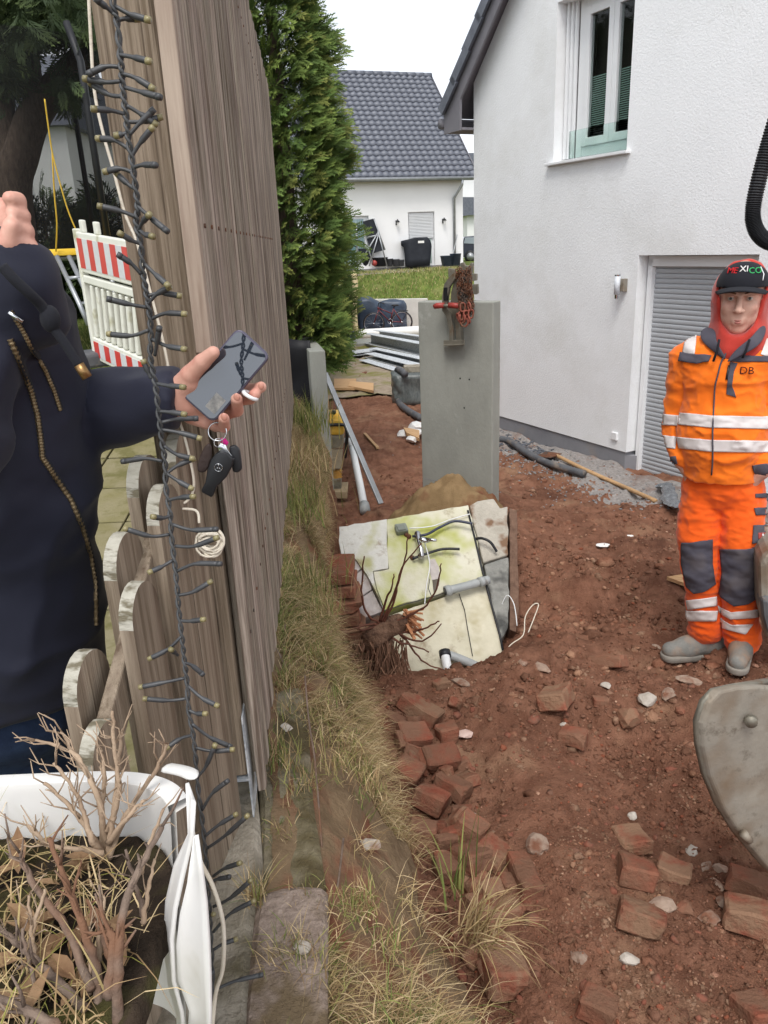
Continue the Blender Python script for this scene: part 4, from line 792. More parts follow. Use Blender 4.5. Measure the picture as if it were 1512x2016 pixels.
dens = fbm(P[:, 0], P[:, 1], None, 3, 3, 61); P = P[(dens > -.25) | (RNG.random(len(P)) < .3)]
sz = np.clip(RNG.lognormal(-5.4, .5, len(P)), .0025, .02); sz = sz * np.clip(P[:, 1] / 2.7, .55, 1.7)
pal = np.array([(1, 1, 1), (.8, .78, .76), (1.15, 1.05, 1.0), (1.35, 1.3, 1.25), (1.3, .9, .8), (2.0, 2.1, 2.2), (.9, .85, .8)]); tn = pal[RNG.choice(7, len(P), p=[.42, .2, .2, .07, .04, .02, .05])]
scatter_rocks('soil_crumbs', P, sz, tn, M['clod'])
P = np.concatenate([px_ground(1200, 740, 1540, 1240, 2060), px_ground(350, 640, 1350, 940, 1250)]); P = P[P[:, 0] > EDGX(np.clip(P[:, 1], .3, 5.6)) + .1]
scatter_rocks('soil_clods', P - [0, 0, .004], np.clip(RNG.lognormal(-4.1, .4, len(P)), .01, .04) * np.clip(P[:, 1] / 2.9, .5, 1.3), pal[RNG.choice(3, len(P))] * RNG.uniform(.85, 1.1, (len(P), 1)), M['clod'], .7)
P = px_ground(200, 760, 1540, 1300, 2060); P = P[P[:, 0] > EDGX(np.clip(P[:, 1], .3, 5.6)) + .1]
scatter_rocks('brick_chips', P, np.clip(RNG.lognormal(-4.5, .5, len(P)), .005, .03), np.ones((len(P), 3)), pm('chip', srgb(126, 76, 60), srgb(142, 92, 74), 20, .9, .5, 60, c3=srgb(116, 84, 68), s3=20, p3=(.45, .6)), .7)
# gravel in front of the roller door
def gravel_patch():
    N = 3200; s = RNG.uniform(-2.3, 3.2, N); n = np.abs(RNG.normal(0, .45, N)) + .03; n = n[:]; p = np.array([WO.x, WO.y]) + np.outer(s, [WS.x, WS.y]) + np.outer(n, [WN.x, WN.y])
    z = soil_z(p[:, 0], p[:, 1], True); P = np.column_stack([p, z + .002]); c = RNG.uniform(.75, 1.25, (N, 1)) * np.ones((N, 3))
    scatter_rocks('gravel', P, np.clip(RNG.lognormal(-4.6, .35, N), .006, .02), c, pm('gravel_stone', srgb(120, 118, 118), srgb(150, 147, 145), 20, .9, .3, 50, tint=True))
gravel_patch()
# strip of fine grey gravel ground along the wall
n1, n2 = 80, 30; S_, N_ = np.meshgrid(np.linspace(-2.6, 4.0, n1), np.linspace(0, 1, n2)); wid = .55 + .45 * fbm(S_, S_ * 0, None, .9, 3, 4) + .35 * sstep(-.5, 1.5, S_)
nn_ = N_ * wid; gx = WO.x + WS.x * S_ + WN.x * nn_; gy = WO.y + WS.y * S_ + WN.y * nn_; gz = soil_z(gx, gy, True) + .018 * (1 - N_ ** 4) - .006
idx = np.arange(gx.size).reshape(gx.shape); quads = np.stack([idx[:-1, :-1], idx[:-1, 1:], idx[1:, 1:], idx[1:, :-1]], -1).reshape(-1, 4)
tag(np_mesh('gravel_strip', np.stack([gx, gy, gz], -1).reshape(-1, 3), quads, M['gravel'], None, True), kind='structure')

# ---------------------------------------------------------------- fence foundation and kerb
b = MB(); yy = np.linspace(.3, 5.4, 40)
rings = []
for y in yy:
    x = TOPX(y); j = .006 * math.sin(y * 13) + .004 * math.sin(y * 31); rings.append([Vector((x - .17, y, .5)), Vector((x - .17, y, .90 + j)), Vector((x - .034 + j, y, .905 + j)), Vector((x - .022 + j, y, .89)), Vector((x - .02, y, .5))])
b.loft(rings); tag(b.build('fence_footing', M['old_concrete']), 'weathered concrete footing strip under the tall board fence', 'footing')
for k, (y0, y1, mt, lab) in enumerate([(.28, 1.03, 'red_stone', 'reddish kerb stone at the bottom edge of the picture beside the string lights'), (1.045, 1.72, 'moss_concrete', 'mossy kerb stone beside the metal post shoe, next one behind the reddish kerb stone')]):
    V = rough_box('kerb_stone', (.118, y1 - y0, .14), 200 + k, M[mt], .008); o = link('kerb_stone', V); o.location = (TOPX((y0 + y1) / 2) + .034, (y0 + y1) / 2, .832 - .022 * k); o.rotation_euler = (0, 0, math.atan2(-(TOPX(y1) - TOPX(y0)), y1 - y0)); tag(o, lab, 'kerb')
for px, py, d, lab in [(594, 1868, (3, 2.5, 2), 'small white pebble on the reddish kerb stone'), (565, 1437, (3, 2.6, 2), 'tan wood chip lying in the moss near the post shoe'), (728, 1670, (5, 3.5, 2.5), 'flat beige stone in the dry grass halfway down the bank')]:
    p = on_z(px, py, .905 if px < 700 else .74); o = link('pebble', rock('pebble', tuple(v / 100 for v in d), px, M['white_stone'])); o.location = p + Vector((0, 0, .006)); tag(o, lab, 'stone')

# ---------------------------------------------------------------- tall board fence
FA, FE = Vector((-.282, 1.22, 0)), Vector((-.60, 5.1, 0)); fd = (FE - FA); fl = fd.length; fd.normalize(); fn = Vector((fd.y, -fd.x, 0))
def FP(a, n, z): return FA + fd * a + fn * n + Vector((0, 0, z))
fence = thing('board_fence', 'tall weathered fence of grey brown vertical boards with thick square posts', 'fence', FP(0, -.05, .9))
for k, a in enumerate((0, 2.02, 3.78)):
    q = MB(); q.prism([FP(a, -.085, 1.0), FP(a, 0, 1.0), FP(a + .085, 0, 1.0), FP(a + .085, -.085, 1.0)], (0, 0, 2.0)); q.build('post', M['wood_post'], fence, bevel=.004)
    sh = MB()
    for n0 in (-.0875, .0005): sh.prism([FP(a - .004, n0, .905), FP(a + .089, n0, .905), FP(a + .089, n0, 1.13), FP(a - .004, n0, 1.13)], fn * .003)
    sh.prism([FP(a - .004, -.0875, .99), FP(a + .089, -.0875, .99), FP(a + .089, .0005, .99), FP(a - .004, .0005, .99)], (0, 0, .005)); sh.build('post_shoe', M['galv'], fence)
q = MB(); q.prism([FP(-.02, .002, 1.80), FP(-.02, .026, 1.80), FP(.012, .026, 1.80), FP(.012, .002, 1.80)], (0, 0, 1.3)); q.build('batten', M['wood_pale'], fence, bevel=.002)
for k, z in enumerate((1.25, 1.95, 2.6)):
    q = MB(); q.prism([FP(.09, -.05, z), FP(.09, -.004, z), FP(fl, -.004, z), FP(fl, -.05, z)], (0, 0, .07)); q.build('rail', M['wood_old'], fence)
a = .0; k = 0; rj = random.Random(4)
while a < fl - .02:
    wdt = rj.choice((.065, .08, .095)); front = k % 2 == 0; n0 = .001 if not front else .014; th = .014
    a0, a1 = (a - .02, a + wdt + .02) if not front else (a, a + wdt); a0 = max(a0, .016); a1 = min(a1, fl)
    zb = .95 + rj.uniform(-.015, .025) + (.86 if k == 0 else 0) * 0; ztop = 2.83 + rj.uniform(-.012, .012)
    if a1 - a0 > .02:
        q = MB(); ztl = ztop + (0.02 if front else 0)
        if front:   # slightly rounded long edges
            q.prism([FP(a0, n0, zb), FP(a0 + .004, n0 + th, zb), FP((a0 + a1) / 2, n0 + th + .002, zb), FP(a1 - .004, n0 + th, zb), FP(a1, n0, zb)], (0, 0, ztl - zb))
        else: q.prism([FP(a0, n0, zb), FP(a0, n0 + th - .001, zb), FP(a1, n0 + th - .001, zb), FP(a1, n0, zb)], (0, 0, ztl - zb))
        q.build('board', M['wood_old'], fence, bevel=.0015, seg=1)
        if front and a < 2.6:
            for z_ in (1.285, 1.985, 2.635): sc_ = MB(); c_ = FP((a0 + a1) / 2 + rj.uniform(-.008, .008), n0 + th + .001, z_); sc_.tube([c_, c_ + fn * .003], .0035, 8); sc_.build('screw', M['steel_rust'], fence)
    a += wdt * (1.0 if front else .35); k += 1

# ---------------------------------------------------------------- picket gate
gate = thing('picket_gate', 'low weathered picket gate with rounded tops behind the white plant pot', 'gate', (-.35, 1.0, .6))
gd = Vector((.13, .99, 0)).normalized(); gn = Vector((gd.y, -gd.x, 0))
for px, py, y, row in [(190, 1425, .82, 1), (265, 1148, .93, 1), (315, 955, 1.08, 1), (348, 850, 1.17, 1), (160, 1285, .88, 0), (235, 1050, 1.0, 0), (277, 897, 1.12, 0)]:
    p = on_y(px, py, y); top = p.z; w2 = .042 if row else .045; prof = [(-w2, .58), (w2, .58)]; n_arc = 12
    for i in range(n_arc + 1): t_ = math.pi * i / n_arc; prof.append((w2 * math.cos(t_), top - w2 * 1.15 + w2 * 1.15 * math.sin(t_)))
    q = MB(); n = len(prof); vs = [Vector((p.x, p.y, 0)) + gd * a_ + gn * (-.0095) + Vector((0, 0, z_)) for a_, z_ in prof]; vs2 = [v + gn * .019 for v in vs]
    q.add(vs + vs2, [tuple(range(n)), tuple(range(2 * n - 1, n - 1, -1))]); q.cur = 0
    q.add(vs + vs2, [(i, i + n, (i + 1) % n + n, (i + 1) % n) for i in (0, 1, n - 1)]); q.cur = 1
    q.add(vs + vs2, [(i, i + n, i + 1 + n, i + 1) for i in range(2, n - 1)])
    q.build('picket', [M['picket'], M['end_grain']], gate, bevel=.0015, seg=1)
for zo, zz in ((-.14, 0), (-.5, 0)):
    P = [on_y(px, py, y) + Vector((-.022, 0, zo)) for px, py, y in ((190, 1425, .80), (265, 1148, .93), (315, 955, 1.08), (350, 850, 1.2))]
    q = MB(); rings = [[p - gn * .0095, p + gn * .0095, p + gn * .0095 + Vector((0, 0, .07)), p - gn * .0095 + Vector((0, 0, .07))] for p in smooth_path(P, 5)]; q.loft(rings); q.build('rail', M['picket'], gate, bevel=.003)

# ---------------------------------------------------------------- string lights
sl = thing('string_lights', 'dark string of unlit cluster lights hanging down in front of the fence post', 'string lights', on_y(415, 1990, .80))
CP = [(224, -160), (222, 0), (230, 40), (237, 110), (240, 150), (243, 190), (248, 230), (252, 270), (260, 320), (267, 370), (271, 410), (268, 440), (277, 480), (281, 530), (287, 570), (293, 605), (297, 650), (296, 700), (303, 740), (309, 780), (314, 830), (319, 870), (325, 910), (327, 960), (335, 1010), (338, 1060), (344, 1110), (349, 1160), (353, 1210), (359, 1260), (363, 1300), (368, 1340), (372, 1400), (381, 1450), (386, 1500), (391, 1560), (399, 1620), (405, 1680), (409, 1740), (413, 1800), (416, 1860), (419, 1940), (421, 2060)]
LY = lambda py: .88 - .08 * max(0, min(1, (py - 900) / 1100))
cp = smooth_path([on_y(x, y, LY(y)) for x, y in CP], 8)
for ph in (0, math.pi):
    q = MB(); q.tube([p + Vector((math.cos(i * .8 + ph) * .0021, math.sin(i * .8 + ph) * .0021, 0)) for i, p in enumerate(cp)], .0017, 6); q.build('wire', M['cable'], sl, True)
ARMS = [((225, 28), (195, 3)), ((228, 13), (288, 38)), ((230, 40), (266, 37)), ((236, 108), (290, 120)), ((235, 132), (180, 143)), ((238, 160), (172, 156)), ((240, 190), (182, 166)), ((240, 145), (297, 172)), ((246, 172), (310, 190)), ((246, 225), (188, 215)), ((250, 208), (303, 242)), ((250, 240), (312, 232)), ((255, 265), (298, 220)), ((250, 262), (233, 266)), ((253, 293), (197, 273)), ((258, 310), (297, 255)), ((262, 330), (302, 325)), ((262, 340), (211, 337)), ((266, 372), (233, 345)), ((270, 428), (200, 407)), ((270, 405), (325, 452)), ((272, 450), (298, 465)), ((272, 455), (292, 425)), ((278, 480), (240, 462)), ((278, 540), (238, 505)), ((285, 520), (328, 560)), ((290, 600), (330, 567)), ((292, 582), (350, 582)), ((290, 605), (218, 590)), ((298, 628), (360, 618)), ((293, 650), (218, 658)), ((300, 668), (360, 687)), ((305, 700), (313, 650)), ((298, 745), (284, 715)), ((308, 755), (358, 762)), ((312, 810), (360, 815)), ((318, 832), (383, 824)), ((318, 846), (390, 862)), ((323, 878), (375, 902)), ((325, 935), (378, 905)), ((320, 908), (246, 908)), ((328, 932), (374, 960)), ((332, 985), (378, 978)), ((335, 1015), (304, 1018)), ((338, 1032), (422, 1042)), ((334, 1052), (250, 1042)), ((345, 1075), (424, 1060)), ((340, 1103), (298, 1125)), ((348, 1125), (430, 1110)), ((350, 1172), (412, 1147)), ((354, 1222), (398, 1220)), ((358, 1252), (298, 1295)), ((362, 1305), (396, 1325)), ((364, 1335), (280, 1352)), ((370, 1350), (425, 1388)), ((368, 1375), (288, 1376)), ((378, 1425), (450, 1468)), ((378, 1448), (332, 1470)), ((386, 1472), (455, 1476)), ((388, 1530), (422, 1470)), ((398, 1595), (445, 1540)), ((405, 1645), (462, 1605)), ((408, 1670), (485, 1608)), ((420, 1725), (470, 1700)), ((412, 1738), (448, 1727)), ((420, 1785), (492, 1735)), ((420, 1835), (497, 1775)), ((420, 1870), (462, 1850)), ((424, 1948), (512, 1920)), ((350, 1290), (338, 1280)), ((372, 1398), (402, 1405)), ((415, 1800), (420, 1800)), ((418, 1930), (418, 1915))]
for k, (r, t) in enumerate(ARMS):
    y0 = LY(r[1]); dz_ = random.uniform(-.018, .012); a0 = on_y(*r, y0); a1 = on_y(*t, y0 + dz_); d0 = a1 - a0; L = max(d0.length, .02); bend = Vector((0, 0, .12 * L * random.uniform(-1, 1)))
    P = smooth_path([a0, a0 + d0 * .45 + bend, a1], 4); n = len(P); rad = [.0021 if i < n * .45 else .0033 for i in range(n)]
    q = MB(); q.cur = 0; q.tube(P, rad, 7); q.cur = 1 if k % 4 else 0; dn_ = (P[-1] - P[-2]).normalized(); q.tube([a1 - dn_ * .001, a1 + dn_ * .0045], [.0036, .0032], 8); q.build('led', [M['led_body'], M['led_tip']], sl, True)
# pale cord along the post with a wound bundle
q = MB(); P = smooth_path([on_y(*p) for p in ((172, -60, 1.17), (178, 60, 1.17), (186, 180, 1.17), (205, 270, 1.17), (222, 330, 1.17), (246, 420, 1.17), (270, 480, 1.17), (300, 590, 1.16), (325, 690, 1.16), (345, 800, 1.15), (366, 870, 1.14), (382, 950, 1.14), (370, 985, 1.14), (340, 1000, 1.13), (385, 1005, 1.13), (392, 1030, 1.12))], 6); q.tube(P, .0022, 6)
tw = q.build('cord', M['twine'], None, True); tag(tw, 'pale cord running down the fence post to a wound bundle', 'cord')
q = MB(); rj = random.Random(9)
for k in range(16):
    M3 = Matrix.Rotation(rj.uniform(-.6, .6), 3, 'Y') @ Matrix.Rotation(R_(90) + rj.uniform(-.5, .5), 3, 'X') @ Matrix.Rotation(rj.uniform(0, 3), 3, 'Z'); torus(q, on_y(414 + rj.uniform(-4, 4), 1070 + rj.uniform(-8, 8), 1.12), rj.uniform(.014, .021), .0021, M3, 1.0, 14, 5)
tag(q.build('cord_bundle', M['twine'], tw, True), kind='stuff')

# ---------------------------------------------------------------- white plant pot with dead shrub
RZ0 = 1.384; pr = .2; xr = on_z(384, 1550, RZ0).x; PC = Vector((xr - pr + .004, .738 - pr, 0))
se = lambda c_: math.copysign(abs(c_) ** .5, c_)
pot = thing('plant_pot', 'cracked round white plastic plant pot at the lower left', 'plant pot', (PC.x, PC.y, 1.06))
q = MB(); n = 72; a_s = [R_(34) + (R_(196)) * i / n for i in range(n + 1)]     # gap on the right front
def ringp(r, z, jag=0): return [Vector((PC.x + r * se(math.cos(t)), PC.y + r * se(math.sin(t)), z)) for t in a_s]
prof = [(pr * .86, 1.07), (pr - .003, RZ0 - .012), (pr + .010, RZ0 - .010), (pr + .010, RZ0), (pr - .010, RZ0 + .001), (pr - .009, RZ0 - .014), (pr * .86 - .005, 1.075)]
q.loft([ringp(r, z) for r, z in prof], cap=False, closed=False); q.build('pot_wall', M['white_plastic'], pot, True, bevel=.001)
# torn right side hanging outward
def flap(pts_in, pts_out, y0, y1, name, th=.0035):
    m = len(pts_in); V = []; nn2 = 6
    for i in range(m):
        for j in range(nn2 + 1):
            u = j / nn2; x = pts_in[i][0] * (1 - u) + pts_out[i][0] * u; y = pts_in[i][1] * (1 - u) + pts_out[i][1] * u
            V.append(on_y(x, y, y0 + (y1 - y0) * u + .01 * math.sin(u * 3.1)) )
    q = MB(); q.add(V, [(i * (nn2 + 1) + j, i * (nn2 + 1) + j + 1, (i + 1) * (nn2 + 1) + j + 1, (i + 1) * (nn2 + 1) + j) for i in range(m - 1) for j in range(nn2)])
    o = q.build(name, M['white_plastic'], pot, True); s_ = o.modifiers.new('thick', 'SOLIDIFY'); s_.thickness = th; return o
flap([(372, 1540), (376, 1640), (348, 1700), (331, 1770), (327, 1850), (337, 1940), (352, 1990), (356, 2060)], [(386, 1580), (383, 1642), (362, 1735), (350, 1790), (343, 1850), (346, 1930), (362, 1990), (368, 2060)], .60, .56, 'torn_side')
flap([(381, 1648), (368, 1740), (354, 1800), (347, 1860), (350, 1930), (372, 1990), (368, 2060)], [(383, 1645), (394, 1720), (402, 1780), (407, 1850), (410, 1920), (411, 1990), (410, 2060)], .56, .53, 'torn_side')
q = MB(); P = smooth_path([on_y(*p) for p in ((330, 1512, .68), (352, 1516, .66), (372, 1522, .64), (384, 1532, .62))], 5); q.tube(P, [.008] * (len(P) - 4) + [.007, .006, .004, .002], 8, True, .5); q.build('rim_shard', M['white_plastic'], pot, True)
SZ = 1.318; n_ = 70; gx, gy = np.meshgrid(np.linspace(-1, 1, n_), np.linspace(-1, 1, n_)); rr_ = np.maximum(np.abs(gx), np.abs(gy)); aa = np.arctan2(gy, gx); sq_ = lambda v: np.sign(v) * np.abs(v) ** .5; X = PC.x + rr_ * (pr - .012) * sq_(np.cos(aa)); Yp = PC.y + rr_ * (pr - .012) * sq_(np.sin(aa))
Z = SZ + .012 * fbm(X, Yp, None, 25, 4, 91) + .006 * fbm(X, Yp, None, 90, 2, 93) - .02 * (rr_ > .985); idx = np.arange(n_ * n_).reshape(n_, n_); quads = np.stack([idx[:-1, :-1], idx[:-1, 1:], idx[1:, 1:], idx[1:, :-1]], -1).reshape(-1, 4)
np_mesh('potting_soil', np.stack([X, Yp, Z], -1).reshape(-1, 3), quads, M['potting_soil'], pot, True)
shrub = thing('dead_shrub', 'leafless brown shrub with dry twigs growing in the white pot', 'shrub', (PC.x + .02, PC.y + .05, SZ))
rj = random.Random(21)
def stem(pts, r0, r1, mat, twigs=0, tl=.04):
    P = smooth_path([on_y(x, y, d) for x, y, d in pts], 6); P = [p + Vector((rj.uniform(-1, 1), rj.uniform(-1, 1), rj.uniform(-1, 1))) * .0012 for p in P]
    q = MB(); q.tube(P, [r0 + (r1 - r0) * i / (len(P) - 1) + rj.uniform(0, .0006) for i in range(len(P))], 7); o = q.build('stem', mat, shrub, True)
    for k in range(twigs):
        i = rj.randrange(len(P) // 3, len(P)); a_ = P[i]; d_ = (P[i] - P[i - 1]).normalized(); sd_ = Vector((rj.uniform(-1, 1), rj.uniform(-.5, .5), rj.uniform(-.2, 1))).normalized(); v = (d_ * .6 + sd_ * .8).normalized(); L = tl * rj.uniform(.4, 1.2)
        q = MB(); mid = a_ + v * L * .5 + Vector((rj.uniform(-.004, .004),) * 3); q.tube([a_, mid, a_ + v * L + Vector((0, 0, rj.uniform(-.003, .008)))], [r1 * .8, r1 * .65, r1 * .35], 5)
        if rj.random() < .6: e_ = mid + (v + sd_ * .9).normalized() * L * .4; q.tube([mid, e_], [r1 * .5, r1 * .25], 4)
        q.build('twig', mat, o, True)
for pts in [[(205, 1690, .68), (200, 1610, .69), (190, 1560, .70), (150, 1490, .71), (120, 1440, .72)], [(208, 1690, .68), (202, 1600, .69), (205, 1530, .70), (200, 1475, .71)], [(212, 1690, .67), (222, 1620, .68), (228, 1560, .70), (232, 1500, .71), (240, 1440, .72)], [(215, 1690, .67), (240, 1620, .68), (275, 1565, .70), (310, 1510, .71), (330, 1462, .72)], [(200, 1680, .67), (165, 1620, .68), (130, 1580, .69), (85, 1540, .70)], [(205, 1690, .67), (180, 1650, .66), (165, 1600, .68), (150, 1560, .69), (105, 1500, .70)], [(212, 1670, .68), (195, 1580, .68), (170, 1520, .69), (140, 1480, .70), (62, 1455, .71)], [(210, 1640, .68), (235, 1560, .69), (225, 1480, .70), (222, 1400, .71)], [(203, 1680, .66), (160, 1672, .65), (100, 1665, .64), (55, 1625, .64)], [(215, 1660, .67), (250, 1610, .67), (285, 1575, .68)]]:
    stem(pts, .0034, .0013, M['twig_pale'], 9, .032)
for k in range(9):
    bx0 = rj.uniform(-10, 300); by0 = rj.uniform(1720, 1960); d0 = .60 - (by0 - 1700) / 300 * .1
    stem([(bx0, by0, d0), (bx0 + (k * 37 % 100 - 50) * .4, by0 - 60, d0 + .012), (bx0 + (k * 37 % 100 - 50), by0 - 130, d0 + .03)], rj.uniform(.0018, .003), .001, M['twig_pale'] if k % 3 else M['twig'], 3, .03)
for pts, r in [([(195, 2030, .50), (190, 1920, .52), (165, 1830, .54), (130, 1740, .57), (95, 1650, .60)], .0046), ([(230, 2030, .49), (232, 1900, .51), (242, 1800, .54), (270, 1720, .57), (318, 1630, .60)], .005), ([(170, 1990, .50), (100, 1920, .52), (50, 1870, .54), (0, 1830, .56)], .0046), ([(180, 1950, .51), (130, 1830, .55), (60, 1730, .58), (40, 1680, .60)], .0042), ([(215, 1960, .50), (225, 1860, .52), (215, 1830, .53)], .006), ([(120, 2030, .47), (60, 1990, .48), (-10, 1960, .49)], .005)]:
    stem(pts, r, r * .45, M['twig'], 6, .035)

q = MB(); q.tube(smooth_path([on_y(*p) for p in ((378, 1632, .66), (392, 1690, .66), (418, 1742, .66), (436, 1800, .65), (441, 1850, .64), (438, 1910, .63), (424, 1960, .62), (416, 2050, .61))], 6), .0024, 6); tag(q.build('white_cable', M['twine'], None, True), 'thin white cable hanging between the torn pot side and the lights', 'cable')
# ---------------------------------------------------------------- grass
def blades(name, P, yaw, L, Wd, lean, col, mat, parent=None, seg=3, droop=.6, kind='stuff'):
    N = len(P); t = np.linspace(0, 1, seg + 1)[None, :]; dx, dy = np.cos(yaw)[:, None], np.sin(yaw)[:, None]
    ang = lean[:, None] * (0.35 + t * droop * 1.3) ; st = L[:, None] / seg
    h = np.concatenate([np.zeros((N, 1)), np.cumsum(np.sin(ang[:, 1:]) * st, 1)], 1); z = np.concatenate([np.zeros((N, 1)), np.cumsum(np.cos(ang[:, 1:]) * st, 1)], 1)
    cx = P[:, 0:1] + dx * h; cy = P[:, 1:2] + dy * h; cz = P[:, 2:3] + z
    w = Wd[:, None] * (1 - t ** 2 * .92) * .5; tw = RNG.uniform(-.9, .9, N)[:, None]; sx = -dy * np.cos(tw) + dx * np.sin(tw); sy = dx * np.cos(tw) + dy * np.sin(tw)
    V = np.stack([np.stack([cx - sx * w, cy - sy * w, cz], -1), np.stack([cx + sx * w, cy + sy * w, cz], -1)], 2).reshape(N, -1, 3)
    k = np.arange(seg); f = np.stack([2 * k, 2 * k + 1, 2 * k + 3, 2 * k + 2], -1)[None] + (np.arange(N) * 2 * (seg + 1))[:, None, None]
    o = np_mesh(name, V.reshape(-1, 3), f.reshape(-1, 4), mat, parent, False, np.repeat(col, 2 * (seg + 1), axis=0)); 
    if kind: o['kind'] = kind
    return o
lin = lambda *c: np.array(srgb(*c)[:3])
DRY = np.array([lin(182, 158, 118), lin(158, 132, 96), lin(204, 182, 142), lin(138, 114, 82), lin(168, 150, 104)]); GRN = np.array([lin(112, 122, 66), lin(134, 136, 78), lin(92, 108, 54), lin(150, 148, 90)])
def grass_cols(N, green): g = RNG.random(N) < green; return np.where(g[:, None], GRN[RNG.choice(4, N)], DRY[RNG.choice(5, N)]) * RNG.uniform(.75, 1.15, (N, 1))
def bank_samples(N, y0, y1, t0, t1):
    y = y0 + (y1 - y0) * RNG.random(N) ** 1.25; t = RNG.uniform(t0, t1, N); x, yy, z = bank_xyz(y, t); return np.stack([x, yy, z], -1), y, t
P, y, t = bank_samples(72000, .4, 5.6, .1, 1.04)
d = fbm(P[:, 0], P[:, 1], None, 5.5, 3, 101); keep = (d > -.10 + .22 * sstep(2.4, 1.3, y)) & ((t > .13) | (y > 1.75)); P, y, t, d = P[keep], y[keep], t[keep], d[keep]; N = len(P)
gmap = np.clip(.10 + .75 * fbm(P[:, 0] * 1.2, P[:, 1], None, 2.4, 2, 111) + .36 * sstep(1.8, 2.8, y) - .3 * (t > .85), .03, .8)
yaw = RNG.normal(-.15, 1.1, N); L = RNG.gamma(5, .0088, N) * (.72 + .28 * sstep(1.5, 2.6, y)) * (1 - .25 * sstep(.7, 1.0, t)) * (1 + .2 * sstep(2, 4, y)) + .02
blades('bank_grass', P - [0, 0, .004], yaw, L, RNG.uniform(.0012, .0028, N), RNG.uniform(.45, 1.5, N) * (1 + .3 * sstep(.7, 1, t)), grass_cols(N, gmap), M['grass'], droop=1.0)
# matted old stalks lying on the slope
P, y, t = bank_samples(18000, .5, 5.4, .15, 1.06); keep = (fbm(P[:, 0], P[:, 1], None, 5.5, 3, 101) > -.2 + .12 * sstep(2.4, 1.3, y)); P = P[keep]; N = len(P)
blades('dry_stalks', P + [0, 0, .008], RNG.normal(-.3, .9, N), RNG.uniform(.04, .13, N), RNG.uniform(.001, .0022, N), RNG.uniform(1.0, 1.5, N), grass_cols(N, .02), M['grass'], droop=.8)
# tufts
def tuft(c, n, L, spread, lean, green, name, lab, wd=.003, yaw0=None):
    P = np.array(c) + RNG.normal(0, spread, (n, 3)) * [1, 1, .15]; yw = RNG.uniform(0, 6.28, n) if yaw0 is None else RNG.normal(yaw0, .9, n)
    o = blades(name, P, yw, RNG.uniform(.5, 1.1, n) * L, RNG.uniform(.6, 1.3, n) * wd, RNG.uniform(.05, 1.0, n) * lean, grass_cols(n, green), M['grass'], seg=4, droop=.9)
def bp(y, t): x, yy, z = bank_xyz(np.array([y]), np.array([t])); return (float(x[0]), y, float(z[0]) - .005)
tuft(on_z(935, 1850, .45), 110, .20, .022, 1.5, .03, 'grass_tuft', 'large tuft of dry straw-coloured grass hanging over the bank edge at the lower middle', .0035, -.2)
tuft(on_z(905, 1760, .45), 20, .22, .03, .55, 1, 'grass_tuft', 'few long fresh green grass blades rising above the dry straw tuft', .005)
tuft(on_z(700, 1650, .66), 22, .13, .015, .7, .95, 'grass_tuft', 'small green grass tuft beside the flat beige stone in the bank', .004)
tuft(on_z(505, 1775, .905), 60, .09, .008, 1.1, .25, 'grass_tuft', 'dry grass tuft growing from the crack beside the lowest lights', .002)
tuft(on_z(530, 1500, .9), 260, .07, .04, .9, .55, 'grass_tuft', 'low green and dry grass cushion beside the metal post shoe', .0022)
tuft(bp(4.9, .35), 420, .24, .12, .7, .92, 'grass_tuft', 'thick fresh green grass clump at the far end of the fence', .005)
tuft(bp(3.3, .42), 420, .19, .11, .8, .85, 'grass_tuft', 'bright green grass clump on the bank halfway along the fence', .0035)
tuft(bp(4.0, .4), 380, .2, .12, 1.2, .12, 'grass_tuft', 'dry hanging grass clump between the two green clumps by the fence', .0035)
tuft(bp(2.45, .35), 320, .15, .09, 1.0, .6, 'grass_tuft', 'greenish grass clump on the bank next to the lower fence boards', .003)
for k in range(40):
    yk = RNG.uniform(.7, 2.2); tuft((float(TOPX(yk)) + RNG.uniform(-.02, .2) + .02, yk, .885 - (.012 if yk > 1.1 else -.005)), int(RNG.uniform(30, 90)), RNG.uniform(.03, .08), .02, 1.2, .35, 'moss_grass', '', .0018)
# dark bare stalks in the bank
rj = random.Random(31)
for k, (pts, lab) in enumerate([(((640, 1800), (632, 1650), (620, 1500), (608, 1420), (600, 1330)), 'tall thin dark stalk standing on the bank above the reddish kerb'), (((622, 1450), (570, 1330), (530, 1250), (480, 1170)), 'long thin brown stalk leaning from the bank towards the fence'), (((655, 1810), (668, 1720), (676, 1650)), 'short dark stalk standing right of the tall thin dark stalk'), (((545, 1320), (555, 1270), (562, 1230)), 'short dry stalk on the bank close to the fence foot')]):
    q = MB(); q.tube(smooth_path([on_z(x, y, .80 + .06 * i) for i, (x, y) in enumerate(pts)], 5), .0022, 5); tag(q.build('plant_stalk', M['twig'], None, True), lab, 'stalk')
# ivy-like weed on the bank edge near the wall
q = MB()
for k in range(70):
    p = on_y(622 + rj.uniform(-16, 16), 1050 + rj.uniform(-42, 38), 3.95 + rj.uniform(-.1, .1)); nrm_ = Vector((rj.uniform(-.4, .9), -1, rj.uniform(0, 1))).normalized(); u = nrm_.cross(Vector((0, 0, 1))).normalized(); v = u.cross(nrm_); s_ = rj.uniform(.014, .03)
    q.add([p - v * s_, p + u * s_ * .8, p + v * s_ * .2 + nrm_ * .004, p - u * s_ * .8, p + v * s_ * 1.1], [(0, 1, 2), (0, 2, 3), (1, 4, 2), (2, 4, 3)])
tag(q.build('weed', pm('weed_leaf', srgb(74, 86, 54), srgb(98, 108, 70), 20, .6), None, fix=False), 'dark green leafy weed at the bank edge left of the broken wall', 'weed')
